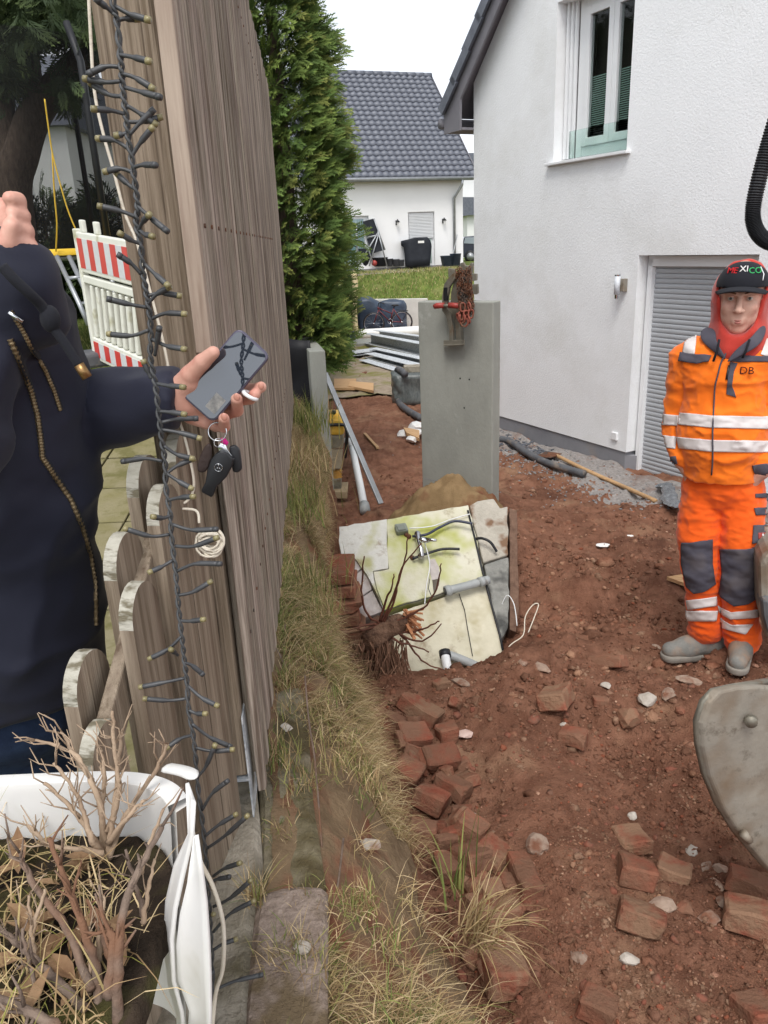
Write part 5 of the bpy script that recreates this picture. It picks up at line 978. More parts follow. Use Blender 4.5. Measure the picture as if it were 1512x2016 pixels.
# plants in the pot
N = 800; a = RNG.uniform(0, 6.28, N); r = np.sqrt(RNG.random(N)) * (pr - .03); P = np.stack([PC.x + r * np.cos(a), PC.y + r * np.sin(a), np.full(N, SZ)], -1)
cols = np.where(RNG.random(N)[:, None] < .1, lin(140, 138, 70)[None], DRY[RNG.choice(5, N)]); o = blades('pot_grass', P, RNG.uniform(0, 6.28, N), RNG.uniform(.03, .10, N), RNG.uniform(.001, .0022, N), RNG.uniform(.4, 1.7, N), cols, M['grass'], droop=1.0)
q = MB()
for k in range(60):
    rr_ = math.sqrt(rj.random()) * (pr - .04); a_ = rj.uniform(0, 6.28); p = Vector((PC.x + rr_ * math.cos(a_), PC.y + rr_ * math.sin(a_), SZ + rj.uniform(.004, .03))); u = Vector((rj.uniform(-1, 1), rj.uniform(-1, 1), rj.uniform(-.6, .6))).normalized(); v = u.cross(Vector((rj.uniform(-.4, .4), rj.uniform(-.4, .4), 1))).normalized(); w_ = u.cross(v); s_ = rj.uniform(.009, .02)
    q.add([p - u * s_ * 1.6, p + v * s_ * .6 - u * s_ * .3, p + w_ * s_ * .4, p - v * s_ * .6 - u * s_ * .2, p + u * s_ * 1.5 + w_ * s_ * .3, p + v * s_ * .45 + u * s_ * .7, p - v * s_ * .5 + u * s_ * .6], [(0, 1, 2), (0, 2, 3), (1, 5, 2), (3, 2, 6), (5, 4, 2), (2, 4, 6)])
tag(q.build('dead_leaves', M['dead_leaf'], None, fix=False), kind='stuff')

# ---------------------------------------------------------------- conifer crowns made of flat leaf sprays
def spray_template(n=7, seed=0):
    r_ = np.random.default_rng(seed); V = []; Fc = []; tc_ = []
    def leaflet(a, d, L, w):
        b = len(V); d = d / np.linalg.norm(d); s = np.array([-d[1], d[0], 0]); V.extend([a, a + d * L * .5 + s * w, a + d * L, a + d * L * .5 - s * w]); Fc.append((b, b + 1, b + 2, b + 3)); tc_.extend([a[0], a[0] + L * .5, a[0] + L, a[0] + L * .5])
    leaflet(np.array([0, 0, 0.]), np.array([1, 0, 0.]), 1.0, .022)
    for i in range(n):
        x = .12 + .8 * i / n; l = .42 * (1 - .55 * x) * r_.uniform(.8, 1.2)
        for s in (-1, 1):
            a = np.array([x, 0, r_.uniform(-.02, .02)]); d = np.array([math.cos(R_(42)), s * math.sin(R_(42)), r_.uniform(-.15, .15)]); leaflet(a, d, l, .03)
            if l > .24: leaflet(a + d * l * .45, np.array([1, s * .15, 0.]), l * .55, .024)
    return np.array(V), np.array(Fc), np.array(tc_)
TPL = [spray_template(8, k) for k in range(4)]
def sprays(name, P, D, U, size, base, tip, mat, parent):
    VV = []; FF = []; CC = []; off = 0; pick = RNG.choice(4, len(P))
    for k in range(4):
        m = pick == k; V, Fc, tcv = TPL[k]; n = m.sum()
        if not n: continue
        d = D[m] / np.linalg.norm(D[m], axis=1, keepdims=True); u = np.cross(U[m], d); u /= np.linalg.norm(u, axis=1, keepdims=True) + 1e-9; w_ = np.cross(d, u)
        v = P[m][:, None] + (V[None, :, 0:1] * d[:, None] + V[None, :, 1:2] * u[:, None] + (V[None, :, 2:3] - .25 * V[None, :, 0:1] ** 2) * w_[:, None]) * size[m][:, None, None]
        VV.append(v.reshape(-1, 3)); FF.append((Fc[None] + (np.arange(n) * len(V))[:, None, None] + off).reshape(-1, 4)); off += n * len(V)
        tt = np.clip(tcv, 0, 1)[None, :, None] ** 1.5; bb = base[m][:, None]; CC.append((bb * (1 - tt) + tip[m][:, None] * tt).reshape(-1, 3))
    return np_mesh(name, np.concatenate(VV), np.concatenate(FF), mat, parent, False, np.concatenate(CC))
def conifer(name, label, x, y, z0, prof, n, size, seed, cols, group=None, squash=1.0):
    """prof: list of (height above z0, radius)"""
    t_ = thing(name, label, 'tree', (x, y, z0), group); hz = np.array([p[0] for p in prof]); hr = np.array([p[1] for p in prof])
    q = MB(); H_ = hz[-1]; q.tube([(x, y, z0 - .3), (x + .02, y, z0 + H_ * .4), (x, y, z0 + H_ * .95)], [.05 + H_ * .012, .04 + H_ * .006, .01], 8); q.build('trunk', M['bark'], t_, True)
    wgt = np.interp(np.linspace(hz[0], hz[-1], 200), hz, hr); cdf = np.cumsum(wgt + .05); cdf /= cdf[-1]; h = np.interp(RNG.random(n), cdf, np.linspace(hz[0], hz[-1], 200)); a = RNG.uniform(0, 2 * np.pi, n)
    lump = .76 + .75 * (vnoise(a * 2.2 + seed * 3, h * 3.0, None, seed) - .3) + .18 * (vnoise(a * 6, h * 8, None, seed + 5) - .5); R = np.interp(h, hz, hr) * np.clip(lump, .45, 1.25)
    rr_ = R * np.sqrt(RNG.uniform(.25, 1.0, n)); out = np.stack([np.cos(a), np.sin(a) * squash, np.zeros(n)], -1); P = np.array([x, y, z0]) + out * rr_[:, None] + np.stack([0 * h, 0 * h, h], -1)
    D = out * RNG.uniform(.5, 1.1, (n, 1)) + np.stack([RNG.normal(0, .35, n), RNG.normal(0, .35, n), RNG.uniform(-.25, .8, n)], -1); U = np.stack([RNG.normal(0, .5, n), RNG.normal(0, .5, n), np.ones(n) * .7], -1) + out[:, [1, 0, 2]] * [[1, -1, 0]]
    b = cols[0][RNG.choice(len(cols[0]), n)] * RNG.uniform(.8, 1.2, (n, 1)); tp = cols[1][RNG.choice(len(cols[1]), n)] * RNG.uniform(.8, 1.2, (n, 1))
    sprays('crown', P, D, U, RNG.uniform(.6, 1.2, n) * size, b, tp, M['leaf'], t_); return t_
THU = (np.array([lin(72, 94, 46), lin(84, 104, 50), lin(60, 80, 42)]), np.array([lin(112, 128, 60), lin(94, 114, 54), lin(130, 134, 68), lin(84, 106, 50), lin(104, 122, 58)]))
DRK = (np.array([lin(40, 54, 34), lin(48, 62, 38)]), np.array([lin(66, 82, 46), lin(78, 92, 50), lin(58, 72, 42)]))
conifer('thuja_tree', 'dense green thuja standing at the far end of the board fence', on_y(568, 500, 6.7).x, 6.7, .98, [(0, .33), (.35, .48), (1.0, .49), (1.8, .50), (2.6, .40), (3.2, .26), (3.9, .1), (4.1, .02)], 8200, .185, 3, THU)
HEDGE = [(-7.6, 12.5, 4.6, 1.2), (-6.3, 12.2, 1.9, 1.0), (-5.0, 12.6, 1.7, 1.0), (-3.8, 12.4, 1.7, .9), (-2.7, 12.8, 2.2, .8)]
for k, (x, y, h_, r_) in enumerate(HEDGE):
    conifer('hedge_conifer', ['dark conifer at the far left behind the trampoline net', 'dark conifer right of the leftmost one behind the trampoline net', 'dark conifer in the middle of the row behind the trampoline', 'dark conifer behind the red and white barrier', 'dark conifer hidden mostly behind the fence post'][k], x, y, 1.05, [(0, r_ * .9), (h_ * .25, r_), (h_ * .6, r_ * .8), (h_ * .85, r_ * .4), (h_, .05)], 1200, .46, 40 + k, DRK, 'conifers behind the trampoline')
# big old conifer upper left with visible limbs and hanging sprays
TX = on_y(22, 430, 9.5); tt_ = thing('old_conifer', 'large old conifer with forked trunk and drooping branches at the upper left', 'tree', (TX.x, 9.5, 1.05))
tr = MB(); tr.tube(smooth_path([(TX.x, 9.5, .9), on_y(25, 400, 9.5), on_y(42, 300, 9.5), on_y(75, 215, 9.5), on_y(140, 140, 9.4), on_y(215, 60, 9.3), on_y(260, -40, 9.2)], 5), list(np.linspace(.24, .1, 31)), 10); tr.build('trunk', M['bark'], tt_, True)
for pts in ([(28, 380), (15, 250), (8, 120), (0, -60)], [(75, 215), (60, 120), (70, 20), (80, -80)], [(140, 140), (170, 90), (230, 80)]):
    q = MB(); q.tube(smooth_path([on_y(x, y, 9.5) for x, y in pts], 5), list(np.linspace(.13, .05, (len(pts) - 1) * 5 + 1)), 8); q.build('limb', M['bark'], tt_, True)
n = 3200; cl_ = [(60, -40, 110, 50), (130, 10, 80, 45), (25, 50, 60, 55), (190, 40, 36, 30), (0, 140, 22, 50), (135, 160, 12, 40), (230, -30, 60, 40)]
wts = np.array([c[2] * c[3] for c in cl_], float); wts /= wts.sum(); ci = RNG.choice(len(cl_), n, p=wts); c_ = np.array(cl_)[ci]; px = c_[:, 0] + RNG.normal(0, .5, n) * c_[:, 2]; py = c_[:, 1] + RNG.normal(0, .5, n) * c_[:, 3]; yy = 9.3 + RNG.normal(0, .7, n)
r = (RM @ np.stack([px - CX, py - CY, np.full(n, F)])).T; t_ = yy / r[:, 1]; P = np.stack([r[:, 0] * t_, yy, CAMZ + r[:, 2] * t_], -1)
sprays('crown', P, np.stack([RNG.normal(0, .5, n), RNG.normal(0, .5, n), -RNG.uniform(.1, 1.0, n)], -1), RNG.normal(0, 1, (n, 3)), RNG.uniform(.16, .34, n), DRK[0][RNG.choice(2, n)], DRK[1][RNG.choice(3, n)], M['leaf'], tt_)
# meadow blades on the far slope and on the lawn behind the trampoline
N = 30000; x = RNG.uniform(-9, 8, N); y = RNG.uniform(26.9, 34.5, N); P = np.stack([x, y, yard_z(x, y)], -1)
blades('slope_grass', P, RNG.uniform(0, 6.28, N), RNG.uniform(.05, .16, N), RNG.uniform(.01, .025, N), RNG.uniform(.1, 1, N), np.where((RNG.random(N) < .75)[:, None], GRN[RNG.choice(4, N)] * 1.15, DRY[RNG.choice(5, N)]), M['grass'], seg=2)
N = 14000; x = RNG.uniform(-5.5, -.9, N); y = RNG.uniform(5.2, 11, N); P = np.stack([x, y, lawn_z(x, y)], -1)
blades('lawn_grass', P, RNG.uniform(0, 6.28, N), RNG.uniform(.04, .11, N), RNG.uniform(.005, .012, N), RNG.uniform(.1, 1, N), GRN[RNG.choice(4, N)], M['grass'], seg=2)
# ---------------------------------------------------------------- trampoline
TC = Vector((on_y(40, 500, 8.3).x, 8.3, 0)); TR = 1.55; gz0 = 1.05; pz = on_y(120, 498, 6.85).z
tp_ = thing('trampoline', 'garden trampoline with yellow edge pad and black safety net at the left', 'trampoline', (TC.x, TC.y, gz0))
q = MB(); torus(q, (TC.x, TC.y, pz - .04), TR, .025, Matrix.Identity(3), 1, 48, 8); q.build('frame_ring', M['zinc'], tp_, True)
for r0, r1, z0, z1, nm, mt in ((TR - .2, TR + .08, pz, pz + .02, 'edge_pad', 'pad'), (0.01, TR - .19, pz - .02, pz - .015, 'jump_mat', 'mat')):
    if 'pad' not in M: M['pad'] = pm('pad_yellow', srgb(220, 178, 40), srgb(232, 194, 66), 5, .5, .2, 12, spec=.4); M['mat'] = M['black_rubber']; M['net'] = pm('net_black', srgb(16, 16, 18), None, 5, .8, alpha=.48)
    q = MB(); q.loft([[Vector((TC.x + r * math.cos(2 * math.pi * k / 56), TC.y + r * math.sin(2 * math.pi * k / 56), z)) for k in range(56)] for r, z in ((r0, z0), (r0, z1), ((r0 + r1) / 2, z1 + .015), (r1, z1), (r1, z0 - .02))], cap=False); q.build(nm, M[mt], tp_, True)
q = MB(); n = 64; q.loft([[Vector((TC.x + (TR - .22 + .03 * math.cos(8 * 2 * math.pi * k / n)) * math.cos(2 * math.pi * k / n), TC.y + (TR - .22 + .03 * math.cos(8 * 2 * math.pi * k / n)) * math.sin(2 * math.pi * k / n), z)) for k in range(n)] for z in (pz - .0, pz + .6, pz + 1.2, pz + 1.75)], cap=False); q.build('safety_net', M['net'], tp_, True)
for k in range(6):
    a = 2 * math.pi * (k + .35) / 6; p = Vector((TC.x + (TR + .03) * math.cos(a), TC.y + (TR + .03) * math.sin(a), 0))
    q = MB(); q.tube([p + Vector((0, 0, pz - .05)), p + Vector((0, 0, pz + 1.5)), p * 1 + Vector((-.12 * math.cos(a), -.12 * math.sin(a), pz + 1.8))], .03, 10); q.build('net_pole', M['black_rubber'], tp_, True)
    q = MB(); q.tube([p + Vector((-.03 * math.cos(a), 0, pz - .03)), p + Vector((0, 0, gz0 + .02)), p + Vector((.02, 0, gz0 + .0))], .022, 8); q.build('leg', M['zinc'], tp_, True)
for x0 in (112, 136):
    q = MB(); q.tube([on_y(x0, 505, 6.8), on_y(x0 + 45, 600, 6.55), on_y(x0 + 62, 640, 6.5)], .02, 8); q.build('ladder_rail', M['zinc'], tp_, True)
for y0, dx in ((548, 20), (598, 45)):
    q = MB(); q.tube([on_y(112 + dx, y0, 6.68), on_y(140 + dx, y0 - 2, 6.68)], .016, 8); q.build('ladder_rung', M['zinc'], tp_, True)
for pts in (((88, 195), (94, 240), (103, 300), (118, 360), (136, 420), (162, 480)), ((103, 300), (107, 380), (112, 440), (110, 495))):
    q = MB(); q.tube(smooth_path([on_y(x, y, 6.92) for x, y in pts], 4), .014, 6, True, .3); q.build('strap', M['pad'], tp_, True)
# ---------------------------------------------------------------- road works barrier
b0, b1 = on_y(188, 690, 5.5), on_y(300, 742, 4.75); bd = Vector((b1.x - b0.x, b1.y - b0.y, 0)); bL = 1.25; bd.normalize(); bnn = Vector((bd.y, -bd.x, 0)); bz0 = b0.z - .07; slope = (b1.z - b0.z) / Vector((b1.x - b0.x, b1.y - b0.y)).length
def BP(a, n, z): return Vector((b0.x, b0.y, bz0)) + bd * a + bnn * n + Vector((0, 0, z * .86 + slope * a))
wht = pm('barrier_white', srgb(214, 214, 202), srgb(226, 226, 216), 6, .5, .1, 30, c3=srgb(168, 164, 130), s3=6, p3=(.58, .74)); redm = pm('barrier_red', srgb(190, 50, 44), srgb(204, 62, 52), 6, .4, spec=.45); refl = pm('barrier_reflect', srgb(196, 198, 200), srgb(208, 210, 212), 30, .4)
ba = thing('traffic_barrier', 'white plastic road works barrier with red and white striped boards behind the fence post', 'barrier', BP(0, 0, 0))
def bbox(name, a0, a1, z0, z1, n0, th, mat, par=ba, bev=.008, sk=0):
    q = MB(); q.prism([BP(a0, n0, z0), BP(a1, n0, z0), BP(a1 + sk, n0, z1), BP(a0 + sk, n0, z1)], bnn * -th); return q.build(name, mat, par, bevel=bev)
bbox('frame_post', 0, .045, .0, 1.02, .025, .05, wht); bbox('frame_post', bL - .045, bL, .0, 1.02, .025, .05, wht)
tb = bbox('top_board', .046, bL - .046, .70, 1.0, .02, .04, wht); bb_ = bbox('bottom_board', .046, bL - .046, .02, .20, .02, .04, wht); bbox('middle_rail', .046, bL - .046, .62, .68, .02, .04, wht)
for k in range(12):
    a0 = .055 + k * .095; m_ = redm if k % 2 == 0 else refl
    if a0 + .09 < bL - .05: bbox('stripe', a0, a0 + .094, .735, .955, .0235, .003, m_, tb, 0, -.0); bbox('stripe', a0, a0 + .094, .05, .17, .0235, .003, m_, bb_, 0)
for k in range(11):
    a0 = .07 + k * .1; bbox('baluster', a0, a0 + .045, .205, .615, .016, .03, wht, ba, .01, .06)
for a0 in (.12, .37): bbox('top_lug', a0, a0 + .06, 1.0, 1.09, .015, .03, wht)
fo = MB(); fo.prism([BP(-.06, .28, -.03), BP(.12, .28, -.03), BP(.12, -.2, -.03), BP(-.06, -.2, -.03)], (0, 0, .1)); fo.build('rubber_foot', M['grey_rubber'], ba, bevel=.02)
fo = MB(); fo.prism([BP(.75, .16, -.03), BP(.93, .16, -.03), BP(.93, -.3, -.03), BP(.75, -.3, -.03)], (0, 0, .1)); fo.build('rubber_foot', M['grey_rubber'], ba, bevel=.02)
# pale house far left behind the trees
ph_ = thing('distant_house', 'pale house wall showing behind the trampoline net at the left', 'house', (-13, 26, .9))
q = MB(); q.box((-13.5, 28, 3.2), (9, 5, 5)); q.build('wall', M['white_wall'], ph_)
q = MB(); q.prism([(-18.3, 25.2, 5.6), (-18.3, 30.8, 5.6), (-18.3, 28, 8)], (9.6, 0, 0)); q.build('roof', M['tile_dark'], ph_)
for x0 in (-16, -13, -10.8): q = MB(); q.box((x0, 25.48, 3.4), (1.1, .06, 1.3)); w_ = q.build('window', M['upvc'], ph_); q = MB(); q.box((x0, 25.44, 3.4), (.9, .03, 1.1)); q.build('pane', M['anthracite'], w_)

# ---------------------------------------------------------------- small machines and material along the trench
ram = thing('vibratory_rammer', 'yellow vibratory rammer with grey body standing behind the narrow concrete edge', 'rammer', on_y(660, 975, 6.2)); RY = 6.2
def rp(x, y, d=0): return on_y(x, y, RY + d)
def rbox(name, x0, x1, y0, y1, d0, d1, mat, par=ram, bev=.012):
    q = MB(); f = [rp(x0, y1, d0), rp(x1, y1, d0), rp(x1, y0, d0), rp(x0, y0, d0)]; q.prism(f, (0, d1 - d0, 0)); return q.build(name, mat, par, bevel=bev)
eng = rbox('engine_hood', 636, 678, 822, 858, -.08, .2, M['yellow_paint'], bev=.03); rbox('fuel_tank', 634, 668, 814, 826, -.02, .15, M['yellow_paint'], bev=.02)
q = MB(); q.tube([rp(657, 815), rp(657, 808)], .02, 10); q.build('tank_cap', M['black_plastic'], ram, True)
rbox('housing', 640, 676, 858, 884, -.08, .16, pm('ram_grey', srgb(112, 106, 92), srgb(140, 132, 114), 12, .6, .2, 40), bev=.015)
q = MB(); q.loft([[rp(x, y, dd) for x, dd in ((c_ - w_, -.07), (c_ + w_, -.07), (c_ + w_, .12), (c_ - w_, .12))] for y, c_, w_ in ((884, 659, 17), (912, 659, 14), (924, 660, 11))]); q.build('leg_housing', pm('ram_tan', srgb(146, 134, 112), srgb(166, 154, 132), 12, .6, .2, 40), ram, bevel=.01)
q = MB()
P_ = [(924, .045), (927, .058), (930, .046), (933, .058), (936, .046), (939, .058), (942, .046)]; q.loft([[rp(661, y, .02) + Vector((r * math.cos(2 * math.pi * k / 14), r * math.sin(2 * math.pi * k / 14), 0)) for k in range(14)] for y, r in P_]); q.build('bellows', pm('bellow', srgb(196, 142, 62), srgb(210, 156, 76), 9, .6), ram, True)
rbox('foot_leg', 650, 672, 942, 970, -.04, .08, M['steel_worn']); rbox('shoe', 648, 684, 968, 982, -.12, .16, pm('shoe_wood', srgb(150, 132, 104), srgb(172, 152, 122), 12, .8), bev=.006)
q = MB(); q.tube(smooth_path([rp(634, 838, -.1), rp(672, 836, -.1), rp(681, 842, -.1), rp(683, 862, -.1), rp(680, 900, -.05)], 4), .014, 8); q.build('guide_handle', M['black_plastic'], ram, True)
q = MB(); q.tube(smooth_path([on_y(681, 866, 7.3), on_y(690, 872, 7.25), on_y(694, 885, 7.2), on_y(708, 950, 6.3), on_y(718, 1002, 5.75)], 5), .032, 14); wp = q.build('drain_pipe', M['white_pvc'], None, True); tag(wp, 'white plastic drain pipe lying on the red soil next to the rammer', 'pipe')
q = MB(); q.tube([on_y(717, 994, 5.83), on_y(719, 1006, 5.7)], .042, 14); q.build('pipe_socket', M['grey_pvc'], wp, True)
q = MB(); q.beam(on_y(640, 735, 6.1), on_y(750, 992, 5.45), .04, .02); tag(q.build('levelling_bar', M['zinc'], None, bevel=.002), 'long thin grey metal bar leaning diagonally beside the white pipe', 'metal bar')
q = MB(); q.beam(ground_hit(718, 857) + Vector((0, 0, .02)), ground_hit(744, 886) + Vector((0, 0, .02)), .03, .02); tag(q.build('wood_lath', M['plank'], None), 'short thin wooden lath lying on the red soil behind the white pipe', 'lath')
def Gd(px, py, lift=0.): p = ground_hit(px, py, -.2); return p + Vector((0, 0, lift))
for pts, lab in ([(658, 757), (702, 757), (700, 776), (658, 776)], 'square wooden board standing on edge behind the trench'), ([(690, 762), (736, 766), (736, 782), (686, 772)], 'pale wooden plank lying behind the trench'), ([(795, 858), (826, 862), (826, 880), (800, 868)], 'thin wooden board leaning against the left side of the concrete slab'):
    P = [Gd(x, y, .06) for x, y in pts]; q = MB(); q.prism(P, (0, 0, .04)); tag(q.build('wooden_board', M['plank'], None, bevel=.003), lab, 'board')
# foil-wrapped bundle with a hose, white rubbish
q = MB(); c0 = Gd(812, 798); rr_ = []
for i, z in enumerate(np.linspace(0, .42, 8)):
    rr_.append([c0 + Vector((.38 * (1 - .1 * z) * sgn(math.cos(t)) * abs(math.cos(t)) ** .5, .5 + .5 * (1 - .1 * z) * sgn(math.sin(t)) * abs(math.sin(t)) ** .5, z)) + Vector((.02 * math.sin(5 * t + i * 2), .02 * math.cos(7 * t + i), 0)) for t in [2 * math.pi * k / 32 for k in range(32)]] if False else [c0 + Vector((.27 * math.copysign(abs(math.cos(t)) ** .5, math.cos(t)) + .02 * math.sin(5 * t + i * 2), .3 + .3 * math.copysign(abs(math.sin(t)) ** .5, math.sin(t)) + .02 * math.cos(7 * t + i), z)) for t in [2 * math.pi * k / 32 for k in range(32)]])
q.loft(rr_); tag(q.build('wrapped_bundle', pm('wrap', srgb(74, 80, 80), srgb(112, 118, 116), 12, .3, .5, 25, stretch=(3, 1, 1), spec=.6), None, True), 'dark foil-wrapped bundle behind the left edge of the concrete slab', 'bundle')
q = MB(); q.box(Gd(812, 795) + Vector((.05, .2, .47)), (.3, .2, .09)); tag(q.build('paving_stone', M['old_concrete'], None, bevel=.01), 'grey stone weighing down the foil-wrapped bundle', 'stone')
q = MB(); q.tube(smooth_path([Gd(800, 800, .45), Gd(786, 790, .46), Gd(783, 782, .3), Gd(784, 795, .06), Gd(800, 812, .04), Gd(830, 830, .04)], 6), .045, 10); tag(q.build('drain_hose', M['grey_rubber'], None, True), 'thick dark hose bending over the foil-wrapped bundle', 'hose')
for k, (px, py, d, lab) in enumerate([(806, 862, (35, 25, 16), 'crumpled white plastic bag on the soil left of the concrete slab'), (818, 846, (22, 20, 14), 'white paper rubbish behind the crumpled plastic bag'), (813, 873, (16, 14, 12), 'small white bucket with blue label left of the concrete slab')]):
    o = link(['plastic_bag', 'paper_rubbish', 'small_bucket'][k], rock('bag', tuple(v / 100 for v in d), 300 + k, M['white_plastic'])); o.location = Gd(px, py, .05); tag(o, lab, 'rubbish')
# galvanised profiles
def profile(pts, w_, h_, lab, lift=0, lip=True):
    a_, b_ = Gd(*pts[0], lift), Gd(*pts[1], lift); d_ = (b_ - a_).normalized(); s_ = d_.cross(Vector((0, 0, 1))).normalized(); u_ = Vector((0, 0, 1))
    prof_ = [(-w_ / 2, h_), (w_ / 2, h_), (w_ / 2, h_ - .012), (-w_ / 2 + .012, h_ - .012), (-w_ / 2 + .012, .012), (w_ / 2, .012), (w_ / 2, 0), (-w_ / 2, 0)]
    q = MB(); q.loft([[p + s_ * a + u_ * z for a, z in prof_] for p in (a_, b_)]); tag(q.build('steel_profile', M['galv'], None), lab, 'steel profile', 'galvanised profiles in the yard')
profile(((724, 684), (850, 716)), .22, .26, 'long galvanised steel channel lying on top of the profile stack', .12)
profile(((742, 672), (850, 690)), .2, .2, 'galvanised steel channel at the back of the profile stack', .12)
profile(((652, 712), (752, 700)), .5, .06, 'wide flat galvanised channel pointing left out of the profile stack', .1)
profile(((728, 708), (850, 742)), .25, .1, 'galvanised channel lying low in front of the stack', .05)
profile(((716, 716), (850, 758)), .22, .07, 'lowest and nearest galvanised profile of the stack', .02)
profile(((735, 702), (850, 730)), .2, .12, 'galvanised channel in the middle of the stack', .08)
q = MB(); P = [Gd(706, 668, .0), Gd(760, 665, 0), Gd(835, 660, 0)]; q.tube(smooth_path([p + Vector((0, 0, .14)) for p in P], 6), [.12] + [.17] * 11 + [.16], 12, True, .9); o = q.build('white_sheeting', M['white_plastic'], None, True); tag(o, 'roll of white plastic sheeting behind the steel profiles', 'plastic sheeting')
q = MB(); q.prism([Gd(640, 688), Gd(742, 682), Gd(742, 672), Gd(640, 676)], (0, 0, .1)); tag(q.build('concrete_step', M['concrete'], None, bevel=.01), 'low concrete step left of the steel profiles', 'step')
# gravel yard patch, mossy
n1, n2 = 60, 40; X, Yv = np.meshgrid(np.linspace(-1.6, 3.0, n1), np.linspace(11.3, 24, n2)); Z = soil_z(X, Yv) + .03; idx = np.arange(X.size).reshape(X.shape); X = X + .25 * fbm(X, Yv, None, 1, 2, 6)
quads = np.stack([idx[:-1, :-1], idx[:-1, 1:], idx[1:, 1:], idx[1:, :-1]], -1).reshape(-1, 4)
tag(np_mesh('gravel_yard', np.stack([X, Yv, Z], -1).reshape(-1, 3), quads, pm('yard', srgb(132, 116, 98), srgb(164, 150, 132), 14, .95, .6, 40, c3=srgb(120, 116, 64), s3=1.1, p3=(.48, .62)), None, True), kind='structure')
# retaining wall, covered things, bicycle
q = MB(); a_, b_ = on_y(690, 590, 26.9), on_y(842, 588, 27.2); q.prism([(a_.x, a_.y, -1.3), (b_.x, b_.y, -1.3), (b_.x, b_.y, b_.z), (a_.x, a_.y, a_.z)], (0, .25, 0)); tag(q.build('garden_wall', pm('gw', srgb(196, 194, 186), srgb(210, 208, 200), 3, .9, .2, 30), None, bevel=.01), 'low pale concrete garden wall at the foot of the grass slope', 'wall')
def tarp(name, lab, x0, x1, ytop, ybot, y, dep, mat, seed, shape=None):
    n, m = 28, 16; a_, b_ = on_y(x0, ybot, y), on_y(x1, ybot, y); t0 = on_y((x0 + x1) / 2, ytop, y); w_ = (b_.x - a_.x) / 2; cx_ = (a_.x + b_.x) / 2; h = t0.z - a_.z; q = MB(); rings = []
    for j in range(m + 1):
        v = j / m; sc_ = 1.0 if v < .75 else math.sqrt(max(0.02, 1 - ((v - .75) / .25) ** 2)) * .35 + .65 * (1 if v < .98 else .3)
        ring = []
        for k in range(n):
            t = 2 * math.pi * k / n; ct, stt = math.cos(t), math.sin(t); e = .55; x = math.copysign(abs(ct) ** e, ct) * w_ * sc_; yv = math.copysign(abs(stt) ** e, stt) * dep * sc_
            f_ = .03 * h * math.sin(6 * t + seed) * (1 - v) + .05 * h * (float(vnoise(np.array(k * .7 + seed), np.array(j * .6))) - .5); hh = v * h * (1 if shape is None else shape(x / w_))
            ring.append(Vector((cx_ + x + f_ * ct, y + dep + yv + f_ * stt, a_.z + hh)))
        rings.append(ring)
    q.loft(rings); o = q.build(name, mat, None, True); return tag(o, lab, 'cover')
tarp('tarpaulin_cover', 'dark blue tarpaulin over a heap behind the bicycle', 702, 752, 585, 655, 25.9, .5, M['tarp_blue'], 1, lambda u: 1 - .15 * max(0, u))
tarp('tarpaulin_cover', 'grey blue tarpaulin over low goods right behind the rear wheel of the bicycle', 748, 802, 590, 655, 26.2, .3, M['tarp_blue'], 3)
bk = thing('bicycle', 'red city bicycle leaning against the blue tarpaulin', 'bicycle', on_y(765, 657, 25.6)); BY = 25.6
def kp(x, y, d=0): return on_y(x, y, BY + d)
Mw = Matrix.Rotation(R_(90), 3, 'X')
for cx_, cy_ in ((791, 634), (736, 637)):
    c0 = kp(cx_, cy_); q = MB(); torus(q, c0, .335, .022, Mw, 1, 32, 8); wh = q.build('wheel', M['black_rubber'], bk, True)
    q = MB(); torus(q, c0, .31, .012, Mw, 1, 32, 6); q.build('rim', M['chrome'], wh, True)
    q = MB()
    for s in range(14): a = 2 * math.pi * s / 14; q.tube([c0, c0 + Mw @ Vector((.31 * math.cos(a), .31 * math.sin(a), 0))], .003, 4)
    tag(q.build('spokes', M['chrome'], wh), kind='stuff')
    q = MB(); q.tube([c0 - Vector((0, .05, 0)), c0 + Vector((0, .05, 0))], .025, 8); q.build('hub', M['chrome'], wh, True)
q = MB()
for a_, b_ in (((791, 634), (768, 633)), ((768, 633), (775, 607)), ((791, 634), (776, 610)), ((768, 633), (745, 610)), ((773, 618), (744, 606)), ((744, 604), (745, 611)), ((745, 611), (736, 637))): q.tube([kp(*a_), kp(*b_)], .018, 8)
q.build('frame', pm('bike_red', srgb(104, 38, 42), None, 3, .35, spec=.5), bk, True)
q = MB(); q.tube([kp(775, 607), kp(777, 602)], .014, 8); q.ball(kp(778, 601), (.13, .07, .035), 10, 6); q.build('saddle', M['black_rubber'], bk, True)
q = MB(); q.tube(smooth_path([kp(744, 605), kp(746, 597), kp(750, 596, -.25), kp(757, 598, -.3)], 4), .014, 8); q.tube(smooth_path([kp(746, 597), kp(750, 596, .25), kp(757, 598, .3)], 4), .014, 8); q.build('handlebar', M['black_plastic'], bk, True)
q = MB(); q.tube([kp(780, 610), kp(803, 611)], .012, 6); q.tube([kp(803, 611), kp(791, 634)], .008, 6); q.build('luggage_rack', M['black_plastic'], bk, True)
q = MB(); torus(q, kp(768, 633, -.05), .08, .008, Mw, 1, 16, 5); q.tube([kp(768, 633, -.06), kp(770, 643, -.08)], .012, 6); q.build('crankset', M['chrome'], bk, True)
